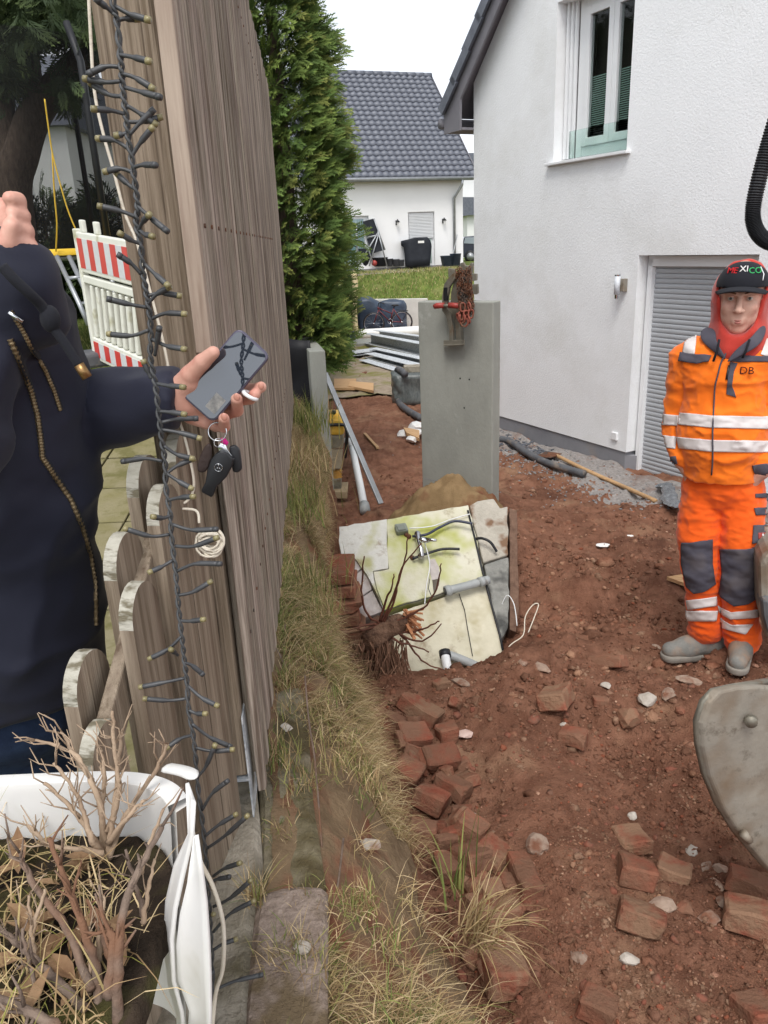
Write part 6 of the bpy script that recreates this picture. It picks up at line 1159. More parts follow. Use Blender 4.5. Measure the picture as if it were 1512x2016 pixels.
# patio in front of the far house
def hp(u, b, z): return H(u, b, z)
q = MB(); q.prism([hp(-2, -.02, -.02), hp(12, -.02, -.02), hp(12, -2.2, -.06), hp(-2, -2.2, -.06)], (0, 0, .07)); tag(q.build('terrace', M['old_concrete'], None), kind='structure')
BBQ = on_y(823, 524, 33.6); q = MB(); rings = []
for z, wl, wr, dpt in ((0, .52, .52, .3), (.3, .55, .55, .33), (.75, .56, .56, .36), (.85, .66, .55, .38), (1.02, .64, .5, .38), (1.08, .3, .45, .36), (1.13, .1, .4, .25)):
    rings.append([BBQ + Vector((x * 1.0 + .03 * math.sin(9 * i + z * 4), y + dpt, z)) for i, (x, y) in enumerate([(-wl, -dpt), (-wl * .5, -dpt * 1.05), (0, -dpt), (wr * .5, -dpt * 1.06), (wr, -dpt), (wr, dpt), (0, dpt), (-wl, dpt)])])
q.loft(rings); bq = q.build('covered_grill', M['tarp_black'], None, True); tag(bq, 'barbecue grill under a black cover in front of the far house', 'grill')
q = MB(); q.box(BBQ + Vector((.15, -.02, .95)), (.25, .02, .09)); q.build('logo_patch', M['white_plastic'], bq)
sw = thing('reclining_chair', 'folded black garden recliner with steel frame in front of the far house window', 'chair', on_y(735, 524, 33.4)); SYY = 33.4
def sp(x, y, d=0): return on_y(x, y, SYY + d)
for nm, pts in (('backrest', [(714, 436), (736, 430), (748, 460), (722, 468)]), ('backrest', [(722, 470), (746, 464), (757, 492), (731, 500)]), ('seat', [(705, 490), (727, 488), (735, 505), (712, 508)])):
    q = MB(); q.prism([sp(x, y) for x, y in pts], (0, .05, 0)); q.build(nm, M['tarp_black'], sw, bevel=.01)
for a_, b_ in (((746, 455), (705, 524)), ((744, 455), (762, 524)), ((720, 468), (748, 462)), ((745, 462), (727, 524)), ((718, 470), (735, 520)), ((736, 430), (758, 492))): q = MB(); q.tube([sp(*a_, -.06), sp(*b_, -.06)], .028, 8); q.build('frame_tube', M['zinc'], sw, True)
q = MB(); q.tube([sp(736, 518, -.1), sp(738, 518, -.02)], .11, 16); q.build('wheel', M['red_paint'], sw, True)
for k, (x, r_, h_, mt, lab) in enumerate([(716, .34, .3, 'tarp_black', 'wide black planter left under the garden recliner'), (748, .34, .35, 'tarp_black', 'black planter right of the recliner frame'), (768, .14, .3, 'anthracite', 'slim dark flower pot between recliner and grill'), (780, .16, .28, 'anthracite', 'dark flower pot next to the slim one'), (790, .14, .26, 'anthracite', 'dark flower pot nearest to the covered grill'), (881, .3, .42, 'tarp_blue', 'blue tub at the corner of the far house'), (897, .24, .5, 'tarp_blue', 'blue bucket beside the downpipe of the far house')]):
    p = on_y(x, 524, 33.7); q = MB(); q.lathe([(r_ * .75, 0), (r_, h_), (r_ * 1.05, h_), (r_ * .95, h_ - .03)], p, 16); tag(q.build('planter', M[mt], None, True), lab, 'pot')
q = MB(); q.tube([on_y(888, 522, 33.9), on_y(900, 462, 34.4)], .02, 6); q.box(on_y(887, 520, 33.9), (.3, .06, .1)); tag(q.build('broom', M['zinc'], None, True), 'broom leaning against the far house next to the downpipe', 'broom')
gs = thing('glass_windscreen', 'glass wind screen in grey frame left of the garden recliner', 'screen', on_y(685, 526, 33))
for a_, b_ in (((702, 440), (703, 526)), ((666, 446), (702, 440)), ((683, 444), (684, 526))): q = MB(); q.tube([on_y(*a_, 33), on_y(*b_, 33)], .045, 8); q.build('frame', M['zinc'], gs, True)
q = MB(); q.prism([on_y(667, 448, 33.02), on_y(701, 442, 33.02), on_y(702, 520, 33.02), on_y(668, 522, 33.02)], (0, .015, 0)); q.build('pane', M['glass_green'], gs)
q = MB(); q.prism([on_y(640, 536, 24), on_y(697, 533, 24), on_y(697, 524, 24), on_y(640, 526, 24)], (0, 1.2, 0)); tag(q.build('shed_roof', M['anthracite'], None), 'flat dark shelter roof edge peeking out right of the thuja', 'roof')
q = MB(); q.tube(smooth_path([on_y(696, 532, 23.8), on_y(699, 570, 23.8), on_y(697, 610, 23.8), on_y(701, 665, 23.8)], 5), [.1, .12, .14, .16] + [.15] * 12, 8, True, .6); tag(q.build('rolled_tarpaulin', pm('beige_tarp', srgb(206, 186, 138), srgb(220, 204, 164), 6, .7, .4, 12), None, True), 'beige rolled tarpaulin hanging at the shelter post beside the thuja', 'tarpaulin')
for k, (x, y, c_, lab) in enumerate([(675, 664, (150, 60, 100), 'small pink toy on the ground under the thuja edge'), (690, 660, (60, 66, 110), 'small blue box on the ground right of the pink toy')]): q = MB(); q.box(on_y(x, y, 22.5), (.28, .2, .22)); tag(q.build('toy_box', pm('toy%d' % k, srgb(*c_), None, 3, .5), None, bevel=.04), lab, 'toy')
# parked car and further houses in the gap beside the right house
cr_ = thing('parked_car', 'dark parked car showing at the corner of the right house', 'car', on_y(928, 514, 43)); CYY = 43
def cpnt(x, y, d=0): return on_y(x, y, CYY + d)
q = MB(); prof = [(908, 506), (908, 485), (911, 478), (914, 466), (935, 464), (960, 466), (985, 482), (1000, 488), (1002, 508)]; q.prism([cpnt(x, y) for x, y in prof], (0, 1.7, 0)); q.build('body', pm('car_paint', srgb(42, 48, 62), None, 3, .25, coat=.6, spec=.5), cr_, bevel=.08)
q = MB(); q.prism([cpnt(x, y, -.02) for x, y in ((913, 479), (916, 468), (934, 467), (934, 480))], (0, .03, 0)); q.build('side_window', pm('car_glass', srgb(150, 160, 168), None, 3, .1, spec=.6), cr_)
for x in (926, 985): q = MB(); q.tube([cpnt(x, 505, -.05), cpnt(x, 505, .2)], .32, 20); w_ = q.build('wheel', M['black_rubber'], cr_, True); q = MB(); q.tube([cpnt(x, 505, -.07), cpnt(x, 505, -.04)], .2, 12); q.build('rim', M['zinc'], w_, True)
nb = thing('neighbour_house', 'white house with dark roof showing in the gap left of the right house', 'house', on_y(925, 470, 55))
q = MB(); q.prism([on_y(x, y, 55) for x, y in ((905, 505), (1010, 500), (1010, 320), (905, 325))], (0, 8, 0)); q.build('wall', M['white_wall'], nb)
q = MB(); q.prism([on_y(x, y, 54.5) for x, y in ((900, 326), (1015, 320), (1015, 298), (900, 302))], (0, 9, 0)); q.build('roof', M['tile_dark'], nb)
q = MB(); q.prism([on_y(x, y, 54.8) for x, y in ((913, 430), (926, 428), (926, 478), (913, 478))], (0, .2, 0)); q.build('window', M['anthracite'], nb)
ga = thing('garage', 'small grey roofed garage in front of the neighbour house', 'garage', on_y(920, 470, 50)); q = MB(); q.prism([on_y(x, y, 50) for x, y in ((908, 425), (1000, 418), (1000, 388), (908, 388))], (0, 4, 0)); q.build('roof', M['tile_dark'], ga); q = MB(); q.prism([on_y(x, y, 50.4) for x, y in ((920, 508), (1000, 506), (1000, 419), (920, 424))], (0, 3, 0)); q.build('wall', M['white_wall'], ga)
# ---------------------------------------------------------------- along the house wall
q = MB(); q.tube(smooth_path([Gd(985, 872, .05), Gd(1005, 878, .05), Gd(1035, 900, .05), Gd(1080, 922, .05), Gd(1150, 943, .05)], 6), .035, 12); tag(q.build('corrugated_hose', M['grey_rubber'], None, True), 'thick grey hose lying along the foot of the house wall', 'hose')
sv = thing('shovel', 'shovel with long wooden handle lying on the gravel by the house wall', 'shovel', Gd(1180, 945)); P = [Gd(1095, 908, .06), Gd(1150, 932, .04), Gd(1215, 960, .035), Gd(1235, 968, .03), Gd(1290, 992, .025)]
q = MB(); q.tube(smooth_path(P, 5), .019, 10); q.build('handle', M['plank'], sv, True)
q = MB(); c0 = Gd(1082, 908, .05); q.add([c0 + Vector((-.14, .1, -.02)), c0 + Vector((.08, .12, 0)), c0 + Vector((.12, -.02, .03)), c0 + Vector((-.02, -.12, .02)), c0 + Vector((-.02, .02, .05))], [(0, 1, 4), (1, 2, 4), (2, 3, 4), (3, 0, 4)]); o = q.build('blade', M['steel_rust'], sv); o.modifiers.new('t', 'SOLIDIFY').thickness = .006
N = 500; px = RNG.uniform(975, 1090, N); py = 868 + (px - 985) * .33 + RNG.normal(0, 9, N); P = np.array([Gd(a, b, .012) for a, b in zip(px[:220], py[:220])]); scatter_rocks('slate_chips', P, RNG.uniform(.012, .035, 220), np.ones((220, 3)) * RNG.uniform(.6, 1.3, (220, 1)), pm('slate', srgb(82, 84, 90), srgb(104, 106, 112), 10, .8, tint=True), .4)
q = MB(); P = [Gd(1296, 968, .05), Gd(1312, 980, .10), Gd(1318, 1000, .06), Gd(1332, 1020, .09)]; q.tube(smooth_path(P, 4), [.03, .06, .05, .07, .04, .06, .05, .07, .05, .06, .05, .05, .03], 7, True, .4); tag(q.build('foil_strip', pm('foil_dark', srgb(70, 74, 80), srgb(170, 174, 178), 30, .25, .5, 30, metal=.4), None), 'crumpled silvery foil strip behind the worker near the door threshold', 'foil')
q = MB(); q.prism([Gd(1312, 1148, .02), Gd(1360, 1140, .02), Gd(1360, 1166, .02)], (0, 0, .02)); tag(q.build('board_scrap', M['plank'], None), 'grey board corner lying behind the legs of the worker', 'board')
# ---------------------------------------------------------------- excavator bucket and hydraulic hose
EB = thing('excavator_bucket', 'worn steel excavator bucket reaching in at the right edge', 'bucket', on_y(1470, 1640, 1.75))
side = [(1500, 1352), (1455, 1354), (1420, 1362), (1398, 1385), (1385, 1425), (1387, 1470), (1400, 1530), (1425, 1590), (1460, 1645), (1515, 1710), (1560, 1750), (1640, 1740), (1640, 1360)]
def eb(x, y, d): return on_y(x, y, d)
q = MB(); q.prism([eb(x, y, 1.62 + (x - 1385) * .0004) for x, y in side], (-.02, .018, 0)); q.build('side_plate', M['steel_bright'], EB, bevel=.006)
q = MB(); rim = side[:11]; vs = []; 
for i, (x, y) in enumerate(rim): p = eb(x, y, 1.62 + (x - 1385) * .0004); vs += [p + Vector((-.02, .018, 0)), p + Vector((.26, .24, -.12))]
q.add(vs, [(2 * i, 2 * i + 1, 2 * i + 3, 2 * i + 2) for i in range(len(rim) - 1)]); o = q.build('shell', M['steel_worn'], EB, True); o.modifiers.new('t', 'SOLIDIFY').thickness = .014
q = MB(); c0 = eb(1478, 1418, 1.64); q.tube([c0, c0 + Vector((-.004, -.012, 0))], [.017, .015], 16); q.build('weld_boss', M['steel_worn'], EB, True)
q = MB(); q.tube([eb(1463, 1640, 1.63), eb(1475, 1655, 1.63)], .012, 8); q.build('wear_mark', M['steel_bright'], EB, True)
q = MB(); c0 = on_y(1515, 1180, 2.6); q.tube([on_y(1500, 1120, 2.6), on_y(1498, 1180, 2.6), on_y(1506, 1260, 2.6)], [.02, .03, .02], 8)
G_ = thing('grading_bucket', 'second grey steel bucket partly visible behind the leg of the worker', 'bucket', on_y(1510, 1270, 2.9))
q = MB(); q.prism([on_y(x, y, 2.9) for x, y in ((1494, 1110), (1512, 1085), (1580, 1080), (1580, 1275), (1510, 1265), (1497, 1210))], (.1, .3, 0)); q.build('bucket_shell', M['steel_bright'], G_, bevel=.03)
q = MB(); q.prism([on_y(x, y, 2.88) for x, y in ((1500, 1178), (1580, 1170), (1580, 1255), (1512, 1250), (1503, 1215))], (.02, .1, 0)); q.build('bucket_mouth', M['grey_rubber'], G_, bevel=.02)
HP = smooth_path([on_y(*p) for p in ((1545, 180, 2.2), (1520, 260, 2.2), (1500, 330, 2.2), (1484, 400, 2.2), (1484, 440, 2.2), (1500, 468, 2.2), (1530, 480, 2.2), (1580, 470, 2.2))], 26); q = MB(); q.tube(HP, [.0215 if i % 2 else .0185 for i in range(len(HP))], 14); tag(q.build('hydraulic_hose', M['black_rubber'], None), 'black ribbed hydraulic hose looping down at the upper right edge', 'hose')
# ---------------------------------------------------------------- implicit surfaces for people
class SDF:
    """signed distance field on a (possibly uneven) grid; prims blend smoothly"""
    def __init__(s, ax): s.ax = [np.asarray(a, float) for a in ax]; s.D = np.full([len(a) for a in s.ax], .5); s.o = np.zeros(3); s.sc = 1.0
    def _blk(s, lo, hi):
        sl = []
        for a, l, h in zip(s.ax, lo, hi):
            i0 = max(0, np.searchsorted(a, l) - 1); i1 = min(len(a), np.searchsorted(a, h) + 1); sl.append(slice(i0, max(i1, i0)))
        return tuple(sl)
    def _put(s, sl, d, k, op):
        o = s.D[sl]
        if op == 'sub': d2 = -d; h = np.clip(.5 + .5 * (d2 - o) / k, 0, 1) if k else 0; s.D[sl] = (o * (1 - h) + d2 * h + k * h * (1 - h)) if k else np.maximum(o, d2)
        else: h = np.clip(.5 + .5 * (d - o) / k, 0, 1) if k else 0; s.D[sl] = (d * (1 - h) + o * h - k * h * (1 - h)) if k else np.minimum(o, d)
    def grid(s, sl): return np.meshgrid(*[a[q] for a, q in zip(s.ax, sl)], indexing='ij')
    def cone(s, a, b, ra, rb, k=.02, op='add', flat=None):
        a, b = s.o + (np.array(a, float) - s.o) * s.sc, s.o + (np.array(b, float) - s.o) * s.sc; ra, rb, k = ra * s.sc, rb * s.sc, k * s.sc; m = max(ra, rb) + 3 * k + .03; sl = s._blk(np.minimum(a, b) - m, np.maximum(a, b) + m); X = s.grid(sl)
        if 0 in X[0].shape: return s
        ba = b - a; t = np.clip(sum((X[i] - a[i]) * ba[i] for i in range(3)) / (ba @ ba + 1e-12), 0, 1)
        d = np.sqrt(sum((X[i] - a[i] - t * ba[i]) ** 2 * (1 if flat is None else flat[i]) for i in range(3))) - (ra + (rb - ra) * t); s._put(sl, d, k, op); return s
    def ell(s, c, r, k=.02, op='add', R=None):
        c, r = s.o + (np.array(c, float) - s.o) * s.sc, np.array(r, float) * s.sc; m = r.max() + 3 * k + .03; sl = s._blk(c - m, c + m); X = s.grid(sl)
        if 0 in X[0].shape: return s
        q = [X[i] - c[i] for i in range(3)]
        if R is not None: q = [sum(R[i][j] * q[j] for j in range(3)) for i in range(3)]
        k0 = np.sqrt(sum((q[i] / r[i]) ** 2 for i in range(3))); k1 = np.sqrt(sum((q[i] / r[i] ** 2) ** 2 for i in range(3))) + 1e-9; s._put(sl, k0 * (k0 - 1) / k1, k, op); return s
    def chain(s, pts, rs, k=.02, op='add'):
        for i in range(len(pts) - 1): s.cone(pts[i], pts[i + 1], rs[i], rs[i + 1], k, op)
        return s
    def half(s, i, v, keep_above=True):
        sh = [1, 1, 1]; sh[i] = -1; c = s.ax[i].reshape(sh); s.D = np.maximum(s.D, (v - c) if keep_above else (c - v)); return s
    def mesh(s):
        D = s.D; n = D.shape; S = D < 0
        c = [S[i:n[0] - 1 + i, j:n[1] - 1 + j, k:n[2] - 1 + k] for i in (0, 1) for j in (0, 1) for k in (0, 1)]; cnt = sum(x.astype(np.int8) for x in c); act = (cnt > 0) & (cnt < 8); I = np.argwhere(act); vid = np.full(act.shape, -1, np.int64); vid[act] = np.arange(len(I))
        off = np.array([(i, j, k) for i in (0, 1) for j in (0, 1) for k in (0, 1)]); val = np.stack([D[I[:, 0] + o[0], I[:, 1] + o[1], I[:, 2] + o[2]] for o in off], 1); acc = np.zeros((len(I), 3)); num = np.zeros(len(I))
        pos = np.stack([np.stack([s.ax[d][I[:, d] + o[d]] for d in range(3)], -1) for o in off], 1)
        for a in range(8):
            for b in range(a + 1, 8):
                if np.abs(off[a] - off[b]).sum() != 1: continue
                va, vb = val[:, a], val[:, b]; m = (va < 0) != (vb < 0); t = np.where(m, va / np.where(m, va - vb, 1), 0); acc += np.where(m[:, None], pos[:, a] + t[:, None] * (pos[:, b] - pos[:, a]), 0); num += m
        V = acc / num[:, None]; Q = []
        for d in range(3):
            e1, e2 = [(1, 2), (2, 0), (0, 1)][d]; sl0 = [slice(None)] * 3; sl1 = [slice(None)] * 3; sl0[d] = slice(0, n[d] - 1); sl1[d] = slice(1, n[d]); A, Bq = S[tuple(sl0)], S[tuple(sl1)]; E = np.argwhere(A != Bq)
            E = E[(E[:, e1] > 0) & (E[:, e2] > 0) & (E[:, e1] < n[e1] - 1) & (E[:, e2] < n[e2] - 1)]; ins = A[E[:, 0], E[:, 1], E[:, 2]]
            def cid(a, b): q = E.copy(); q[:, e1] -= a; q[:, e2] -= b; return vid[q[:, 0], q[:, 1], q[:, 2]]
            qd = np.stack([cid(1, 1), cid(0, 1), cid(0, 0), cid(1, 0)], 1); qd[ins] = qd[ins][:, ::-1]; Q.append(qd)
        Q = np.concatenate(Q); return V, Q[(Q >= 0).all(1)]
def vnormals(V, Q):
    fn_ = np.cross(V[Q[:, 2]] - V[Q[:, 0]], V[Q[:, 3]] - V[Q[:, 1]]); N = np.zeros_like(V)
    for k in range(4): np.add.at(N, Q[:, k], fn_)
    return N / (np.linalg.norm(N, axis=1, keepdims=True) + 1e-12)
def relax(V, Q, it=2, f=.5):
    E = np.concatenate([Q[:, [0, 1]], Q[:, [1, 2]], Q[:, [2, 3]], Q[:, [3, 0]]])
    for _ in range(it):
        A = np.zeros_like(V); C = np.zeros(len(V)); np.add.at(A, E[:, 0], V[E[:, 1]]); np.add.at(A, E[:, 1], V[E[:, 0]]); np.add.at(C, E[:, 0], 1); np.add.at(C, E[:, 1], 1); V = V + f * (A / np.maximum(C, 1)[:, None] - V)
    return V
def project(V):
    c = (V - [0, 0, CAMZ]) @ RM; return CX + F * c[:, 0] / c[:, 2], CY + F * c[:, 1] / c[:, 2]
def inpoly(x, y, poly):
    r = np.zeros(x.shape, bool); n = len(poly)
    for i in range(n):
        x0, y0 = poly[i]; x1, y1 = poly[(i + 1) % n]
        if y0 != y1: r ^= ((y0 > y) != (y1 > y)) & (x < (x1 - x0) * (y - y0) / (y1 - y0) + x0)
    return r
class Garment:
    """mesh of a garment; patches sewn on it are thin shells cut from the same surface"""
    def __init__(s, V, Q): s.V, s.Q = V, Q; s.N = vnormals(V, Q)
    def wrinkle(s, amp, sc, stretch=(1, 1, 1), seed=0, ridged=True, oct=3):
        n = fbm(s.V[:, 0] * stretch[0], s.V[:, 1] * stretch[1], s.V[:, 2] * stretch[2], sc, oct, seed); n = (np.clip(1 - 2.2 * np.abs(n), 0, 1) ** 2 - .3) if ridged else n
        s.V = s.V + s.N * (amp * n)[:, None]; s.N = vnormals(s.V, s.Q); return s
    def build(s, name, mat, parent): return np_mesh(name, s.V, s.Q, mat, parent, True)
    def patch(s, name, poly, mat, parent, off=.003, th=.0035, step=3.0):
        """cloth piece sewn on the visible side: outline given by its corners as seen from the front"""
        xs_, ys_ = [p[0] for p in poly], [p[1] for p in poly]; wide = max(xs_) - min(xs_) > max(ys_) - min(ys_); n = max(3, int((max(xs_) - min(xs_) if wide else max(ys_) - min(ys_)) / step)); m = max(3, int((max(ys_) - min(ys_) if wide else max(xs_) - min(xs_)) / step)); q = [(p[0], p[1]) if wide else (p[1], p[0]) for p in poly]
        lo_, hi_ = min(p[0] for p in q), max(p[0] for p in q); V = []; ok = []
        for i in range(n + 1):
            u = lo_ + .05 + (hi_ - lo_ - .1) * i / n; cr_ = []
            for k in range(len(q)):
                (a0, b0_), (a1, b1_) = q[k], q[(k + 1) % len(q)]
                if (a0 > u) != (a1 > u): cr_.append(b0_ + (b1_ - b0_) * (u - a0) / (a1 - a0))
            c0_, c1_ = (min(cr_), max(cr_)) if cr_ else (0, 0)
            for j in range(m + 1):
                v = c0_ + (c1_ - c0_) * j / m; h = s.hit(*((u, v) if wide else (v, u)), off); V.append(h if h is not None else Vector((0, 0, 0))); ok.append(h is not None)
        f = []
        for i in range(n):
            for j in range(m):
                t_ = (i * (m + 1) + j, i * (m + 1) + j + 1, (i + 1) * (m + 1) + j + 1, (i + 1) * (m + 1) + j)
                if all(ok[a] for a in t_) and max((V[t_[a]] - V[t_[(a + 1) % 4]]).length for a in range(4)) < .05: f.append(t_)
        if not f: return None
        u_ = sorted({a for t_ in f for a in t_}); mp_ = {a: k for k, a in enumerate(u_)}; b_ = MB(); b_.add([V[a] for a in u_], [tuple(mp_[a] for a in t_) for t_ in f]); o = b_.build(name, mat, parent, True); md = o.modifiers.new('t', 'SOLIDIFY'); md.thickness = th; md.offset = 0; return o
    def bvh(s):
        from mathutils.bvhtree import BVHTree
        return BVHTree.FromPolygons([tuple(v) for v in s.V], [tuple(int(i) for i in q) for q in s.Q])
    def hit(s, px, py, off=.003):
        if not hasattr(s, '_b'): s._b = s.bvh()
        o = Vector((0, 0, CAMZ)); d = Vector(ray(px, py)).normalized(); r = s._b.ray_cast(o, d); return (r[0] + r[1] * off) if r[0] is not None else None
def text_mesh(txt, size, origin, right, up, mat, name, parent, depth=.0015, align='CENTER'):
    cu = bpy.data.curves.new('t', 'FONT'); cu.body = txt; cu.size = size; cu.align_x = align; cu.align_y = 'CENTER'; cu.extrude = depth; cu.resolution_u = 3
    o = bpy.data.objects.new('t', cu); COL.objects.link(o); bpy.context.view_layer.update(); me = bpy.data.meshes.new_from_object(o.evaluated_get(bpy.context.evaluated_depsgraph_get())); bpy.data.objects.remove(o); bpy.data.curves.remove(cu)
    right = Vector(right).normalized(); up = Vector(up); up = (up - right * up.dot(right)).normalized(); nrm_ = right.cross(up); me.transform(Matrix.Translation(origin) @ Matrix((right, up, nrm_)).transposed().to_4x4()); me.name = name; me.materials.clear(); me.materials.append(mat); return link(name, me, parent)
M['skin'] = pm('skin', srgb(214, 168, 148), srgb(224, 182, 162), 12, .55, .12, 120, c3=srgb(196, 132, 116), s3=14, p3=(.5, .75), spec=.35, bdist=.002)
M['skin_b'] = pm('skin_b', srgb(204, 150, 132), srgb(218, 170, 152), 20, .5, .2, 140, c3=srgb(196, 126, 112), s3=26, p3=(.5, .75), spec=.4, bdist=.002)
M['hivis'] = pm('hivis_jacket', srgb(246, 116, 22), srgb(250, 126, 30), 4, .75, .35, 160, c3=srgb(206, 118, 52), s3=3.2, p3=(.62, .82), sheen=.2, bdist=.002, spec=.2)
M['hivis_t'] = pm('hivis_trousers', srgb(236, 90, 18), srgb(242, 100, 26), 4, .75, .35, 160, c3=srgb(196, 100, 44), s3=3.5, p3=(.62, .82), sheen=.2, bdist=.002, spec=.2)
M['slate_cloth'] = pm('slate_cloth', srgb(70, 68, 78), srgb(84, 82, 92), 8, .8, .3, 200, c3=srgb(104, 96, 94), s3=4, p3=(.6, .8), bdist=.002)
def band_mat():
    m = pm('reflective_band', srgb(206, 198, 196), srgb(222, 216, 214), 12, .45, spec=.5, c3=srgb(180, 156, 140), s3=4, p3=(.55, .75)); return m
M['band'] = band_mat(); M['red_cloth'] = pm('red_cloth', srgb(172, 48, 38), srgb(188, 60, 47), 6, .85, .35, 200, sheen=.3, bdist=.002); M['black_cloth'] = pm('black_cloth', srgb(26, 27, 34), srgb(32, 33, 39), 5, .9, .25, 220, sheen=.04, bdist=.002)
M['shoe'] = pm('shoe_grey', srgb(112, 112, 108), srgb(136, 135, 130), 14, .8, .4, 60, c3=srgb(150, 128, 110), s3=8, p3=(.5, .68)); M['sole'] = pm('shoe_sole', srgb(120, 118, 112), srgb(150, 142, 132), 14, .85, .3, 50)

# ================================================================ the worker
wf = Vector((-.46, -.888, 0)).normalized(); wr_ = Vector((-wf.y, wf.x, 0)); WOo = on_z(1425, 1298, .0); WOo.z = 0
def wl(px, py, b=0.0):          # local (right, front, up)
    p = on_plane(px, py, WOo + wf * b, wf) - WOo; return np.array([p.dot(wr_), p.dot(wf), p.z])
def w2w(V): return np.asarray(V)[:, 0:1] * np.array(wr_) + np.asarray(V)[:, 1:2] * np.array(wf) + np.asarray(V)[:, 2:3] * np.array((0, 0, 1.)) + np.array(WOo)
def g3(lo, hi, h): return [np.arange(l, u, h) for l, u in zip(lo, hi)]
wj = dict(neck=wl(1456, 655, -.02), chest=wl(1428, 740, 0), belly=wl(1420, 860, .02), hip=wl(1422, 945, 0), hl=wl(1385, 975, 0), hr=wl(1458, 980, 0), kl=wl(1378, 1120, .05), kr=wl(1452, 1140, .05), al=wl(1390, 1238, -.0), ar=wl(1462, 1262, .03), shl=wl(1354, 702, 0), shr=wl(1510, 702, 0), el=wl(1330, 832, -.03), er=wl(1534, 842, -.03), wl_=wl(1342, 906, .055), wr=wl(1500, 926, .065), head=wl(1459, 590, .0))
HC = wj['head']; hs_ = 1.13
# body (one continuous mesh): finer grid around the head
def fine(lo, hi, f0, f1, h, hf): return np.unique(np.concatenate([np.arange(lo, f0, h), np.arange(f0, f1, hf), np.arange(f1, hi, h)]).round(5))
ax = [fine(-.42, .46, HC[0] - .11, HC[0] + .11, .011, .004), fine(-.25, .3, HC[1] - .12, HC[1] + .15, .011, .004), fine(.02, 1.9, HC[2] - .19, HC[2] + .17, .012, .004)]
sd_ = SDF(ax); c = HC
sd_.chain([wj['hip'], wj['belly'], wj['chest']], [.11, .105, .105], .04).cone(wj['shl'] + [.02, 0, -.02], wj['shr'] - [.02, 0, .02], .05, .05, .04)
for h_, k_, a_ in (('hl', 'kl', 'al'), ('hr', 'kr', 'ar')): sd_.chain([wj[h_], wj[k_], wj[a_], wj[a_] - [0, 0, .06]], [.085, .058, .042, .04], .03)
for s_, e_, w_ in (('shl', 'el', 'wl_'), ('shr', 'er', 'wr')): sd_.chain([wj[s_], wj[e_], wj[w_]], [.055, .043, .033], .03)
for w_, sg in (('wl_', 1), ('wr', -1)):
    hnd = wj[w_] + np.array([.04 * sg, -.02, -.055]); sd_.cone(wj[w_], hnd, .034, .036, .015)
    for q_ in range(4): sd_.cone(hnd + [(.012 * q_ - .018), .01, 0], hnd + [(.012 * q_ - .018) + .01 * sg, .015, -.075 - .008 * (q_ in (1, 2))], .0095, .008, .006)
    sd_.cone(hnd + [.02 * sg, .02, .03], hnd + [.045 * sg, .035, -.02], .011, .009, .006)
sd_.cone(wj['neck'] - [0, .01, .06], c - [0, .02, .06], .056, .052, .02)
sd_.o, sd_.sc = c, hs_
sd_.ell(c + [0, -.015, .03], (.076, .094, .105), .02)                       # skull
sd_.ell(c + [0, .026, -.045], (.063, .062, .072), .03).ell(c + [0, .055, -.098], (.026, .022, .02), .02)     # jaw, chin
for sg in (-1, 1):
    sd_.ell(c + [.034 * sg, .066, -.022], (.024, .02, .022), .02)            # cheek
    sd_.ell(c + [.031 * sg, .093, .012], (.017, .016, .012), .012, 'sub')    # eye socket
    sd_.cone(c + [.012 * sg, .086, .028], c + [.048 * sg, .072, .028], .010, .008, .012)
    sd_.ell(c + [.079 * sg, -.005, -.002], (.012, .022, .034), .008)         # ear
sd_.cone(c + [0, .085, .018], c + [0, .112, -.028], .0085, .0125, .01)      # nose
for sg in (-1, 1): sd_.ell(c + [.012 * sg, .100, -.031], (.009, .011, .008), .006)
sd_.cone(c + [-.012, .081, -.062], c + [.012, .081, -.062], .006, .006, .012).cone(c + [-.010, .080, -.074], c + [.010, .080, -.074], .0075, .0075, .012)
V, Q = sd_.mesh(); V = relax(V, Q, 1, .4); worker = np_mesh('person', w2w(V), Q, M['skin'], None, True)
tag(worker, 'worker in orange high-visibility jacket and trousers with red hood and cap, hands in pockets', 'person')
WB = Garment(w2w(V), Q)
lch = lambda off: Vector(w2w(np.array([c + np.array(off) * hs_]))[0])
lc2w = lambda *p: Vector(w2w(np.array([p]))[0])
eyew = pm('eye_white', srgb(190, 180, 172), None, 3, .3, spec=.5); iris = pm('iris', srgb(62, 66, 62), None, 3, .2, spec=.5); brow = pm('brow', srgb(92, 66, 52), srgb(112, 82, 64), 40, .9); lip = pm('lip', srgb(186, 118, 108), srgb(194, 128, 118), 30, .5)
for sg in (-1, 1):
    q = MB(); q.ball(lch([.031 * sg, .0795, .011]), .0115, 14, 10); e_ = q.build('eye', eyew, worker, True); q = MB(); q.ball(lch([.031 * sg + .0005, .0872, .011]), .0058, 10, 8); q.build('iris', iris, e_, True)
    q = MB(); q.tube([lch([.019 * sg, .0935, .0175]), lch([.031 * sg, .0935, .0195]), lch([.043 * sg, .086, .0165])], [.0022, .003, .002], 6); q.build('eyelid', M['skin'], e_, True)
    q = MB(); q.tube([lch([.014 * sg, .097, .028]), lch([.030 * sg, .0955, .0335]), lch([.050 * sg, .083, .030])], [.003, .0036, .0016], 6); q.build('eyebrow', brow, worker, True)
q = MB(); q.tube(smooth_path([lch(p) for p in ([-.021, .081, -.0675], [-.008, .0885, -.0655], [0, .0895, -.0668], [.008, .0885, -.0655], [.021, .081, -.0675])], 3), .0034, 6); q.tube(smooth_path([lch(p) for p in ([-.017, .082, -.0705], [0, .0895, -.0735], [.017, .082, -.0705])], 3), .0042, 6); q.build('lips', lip, worker, True)
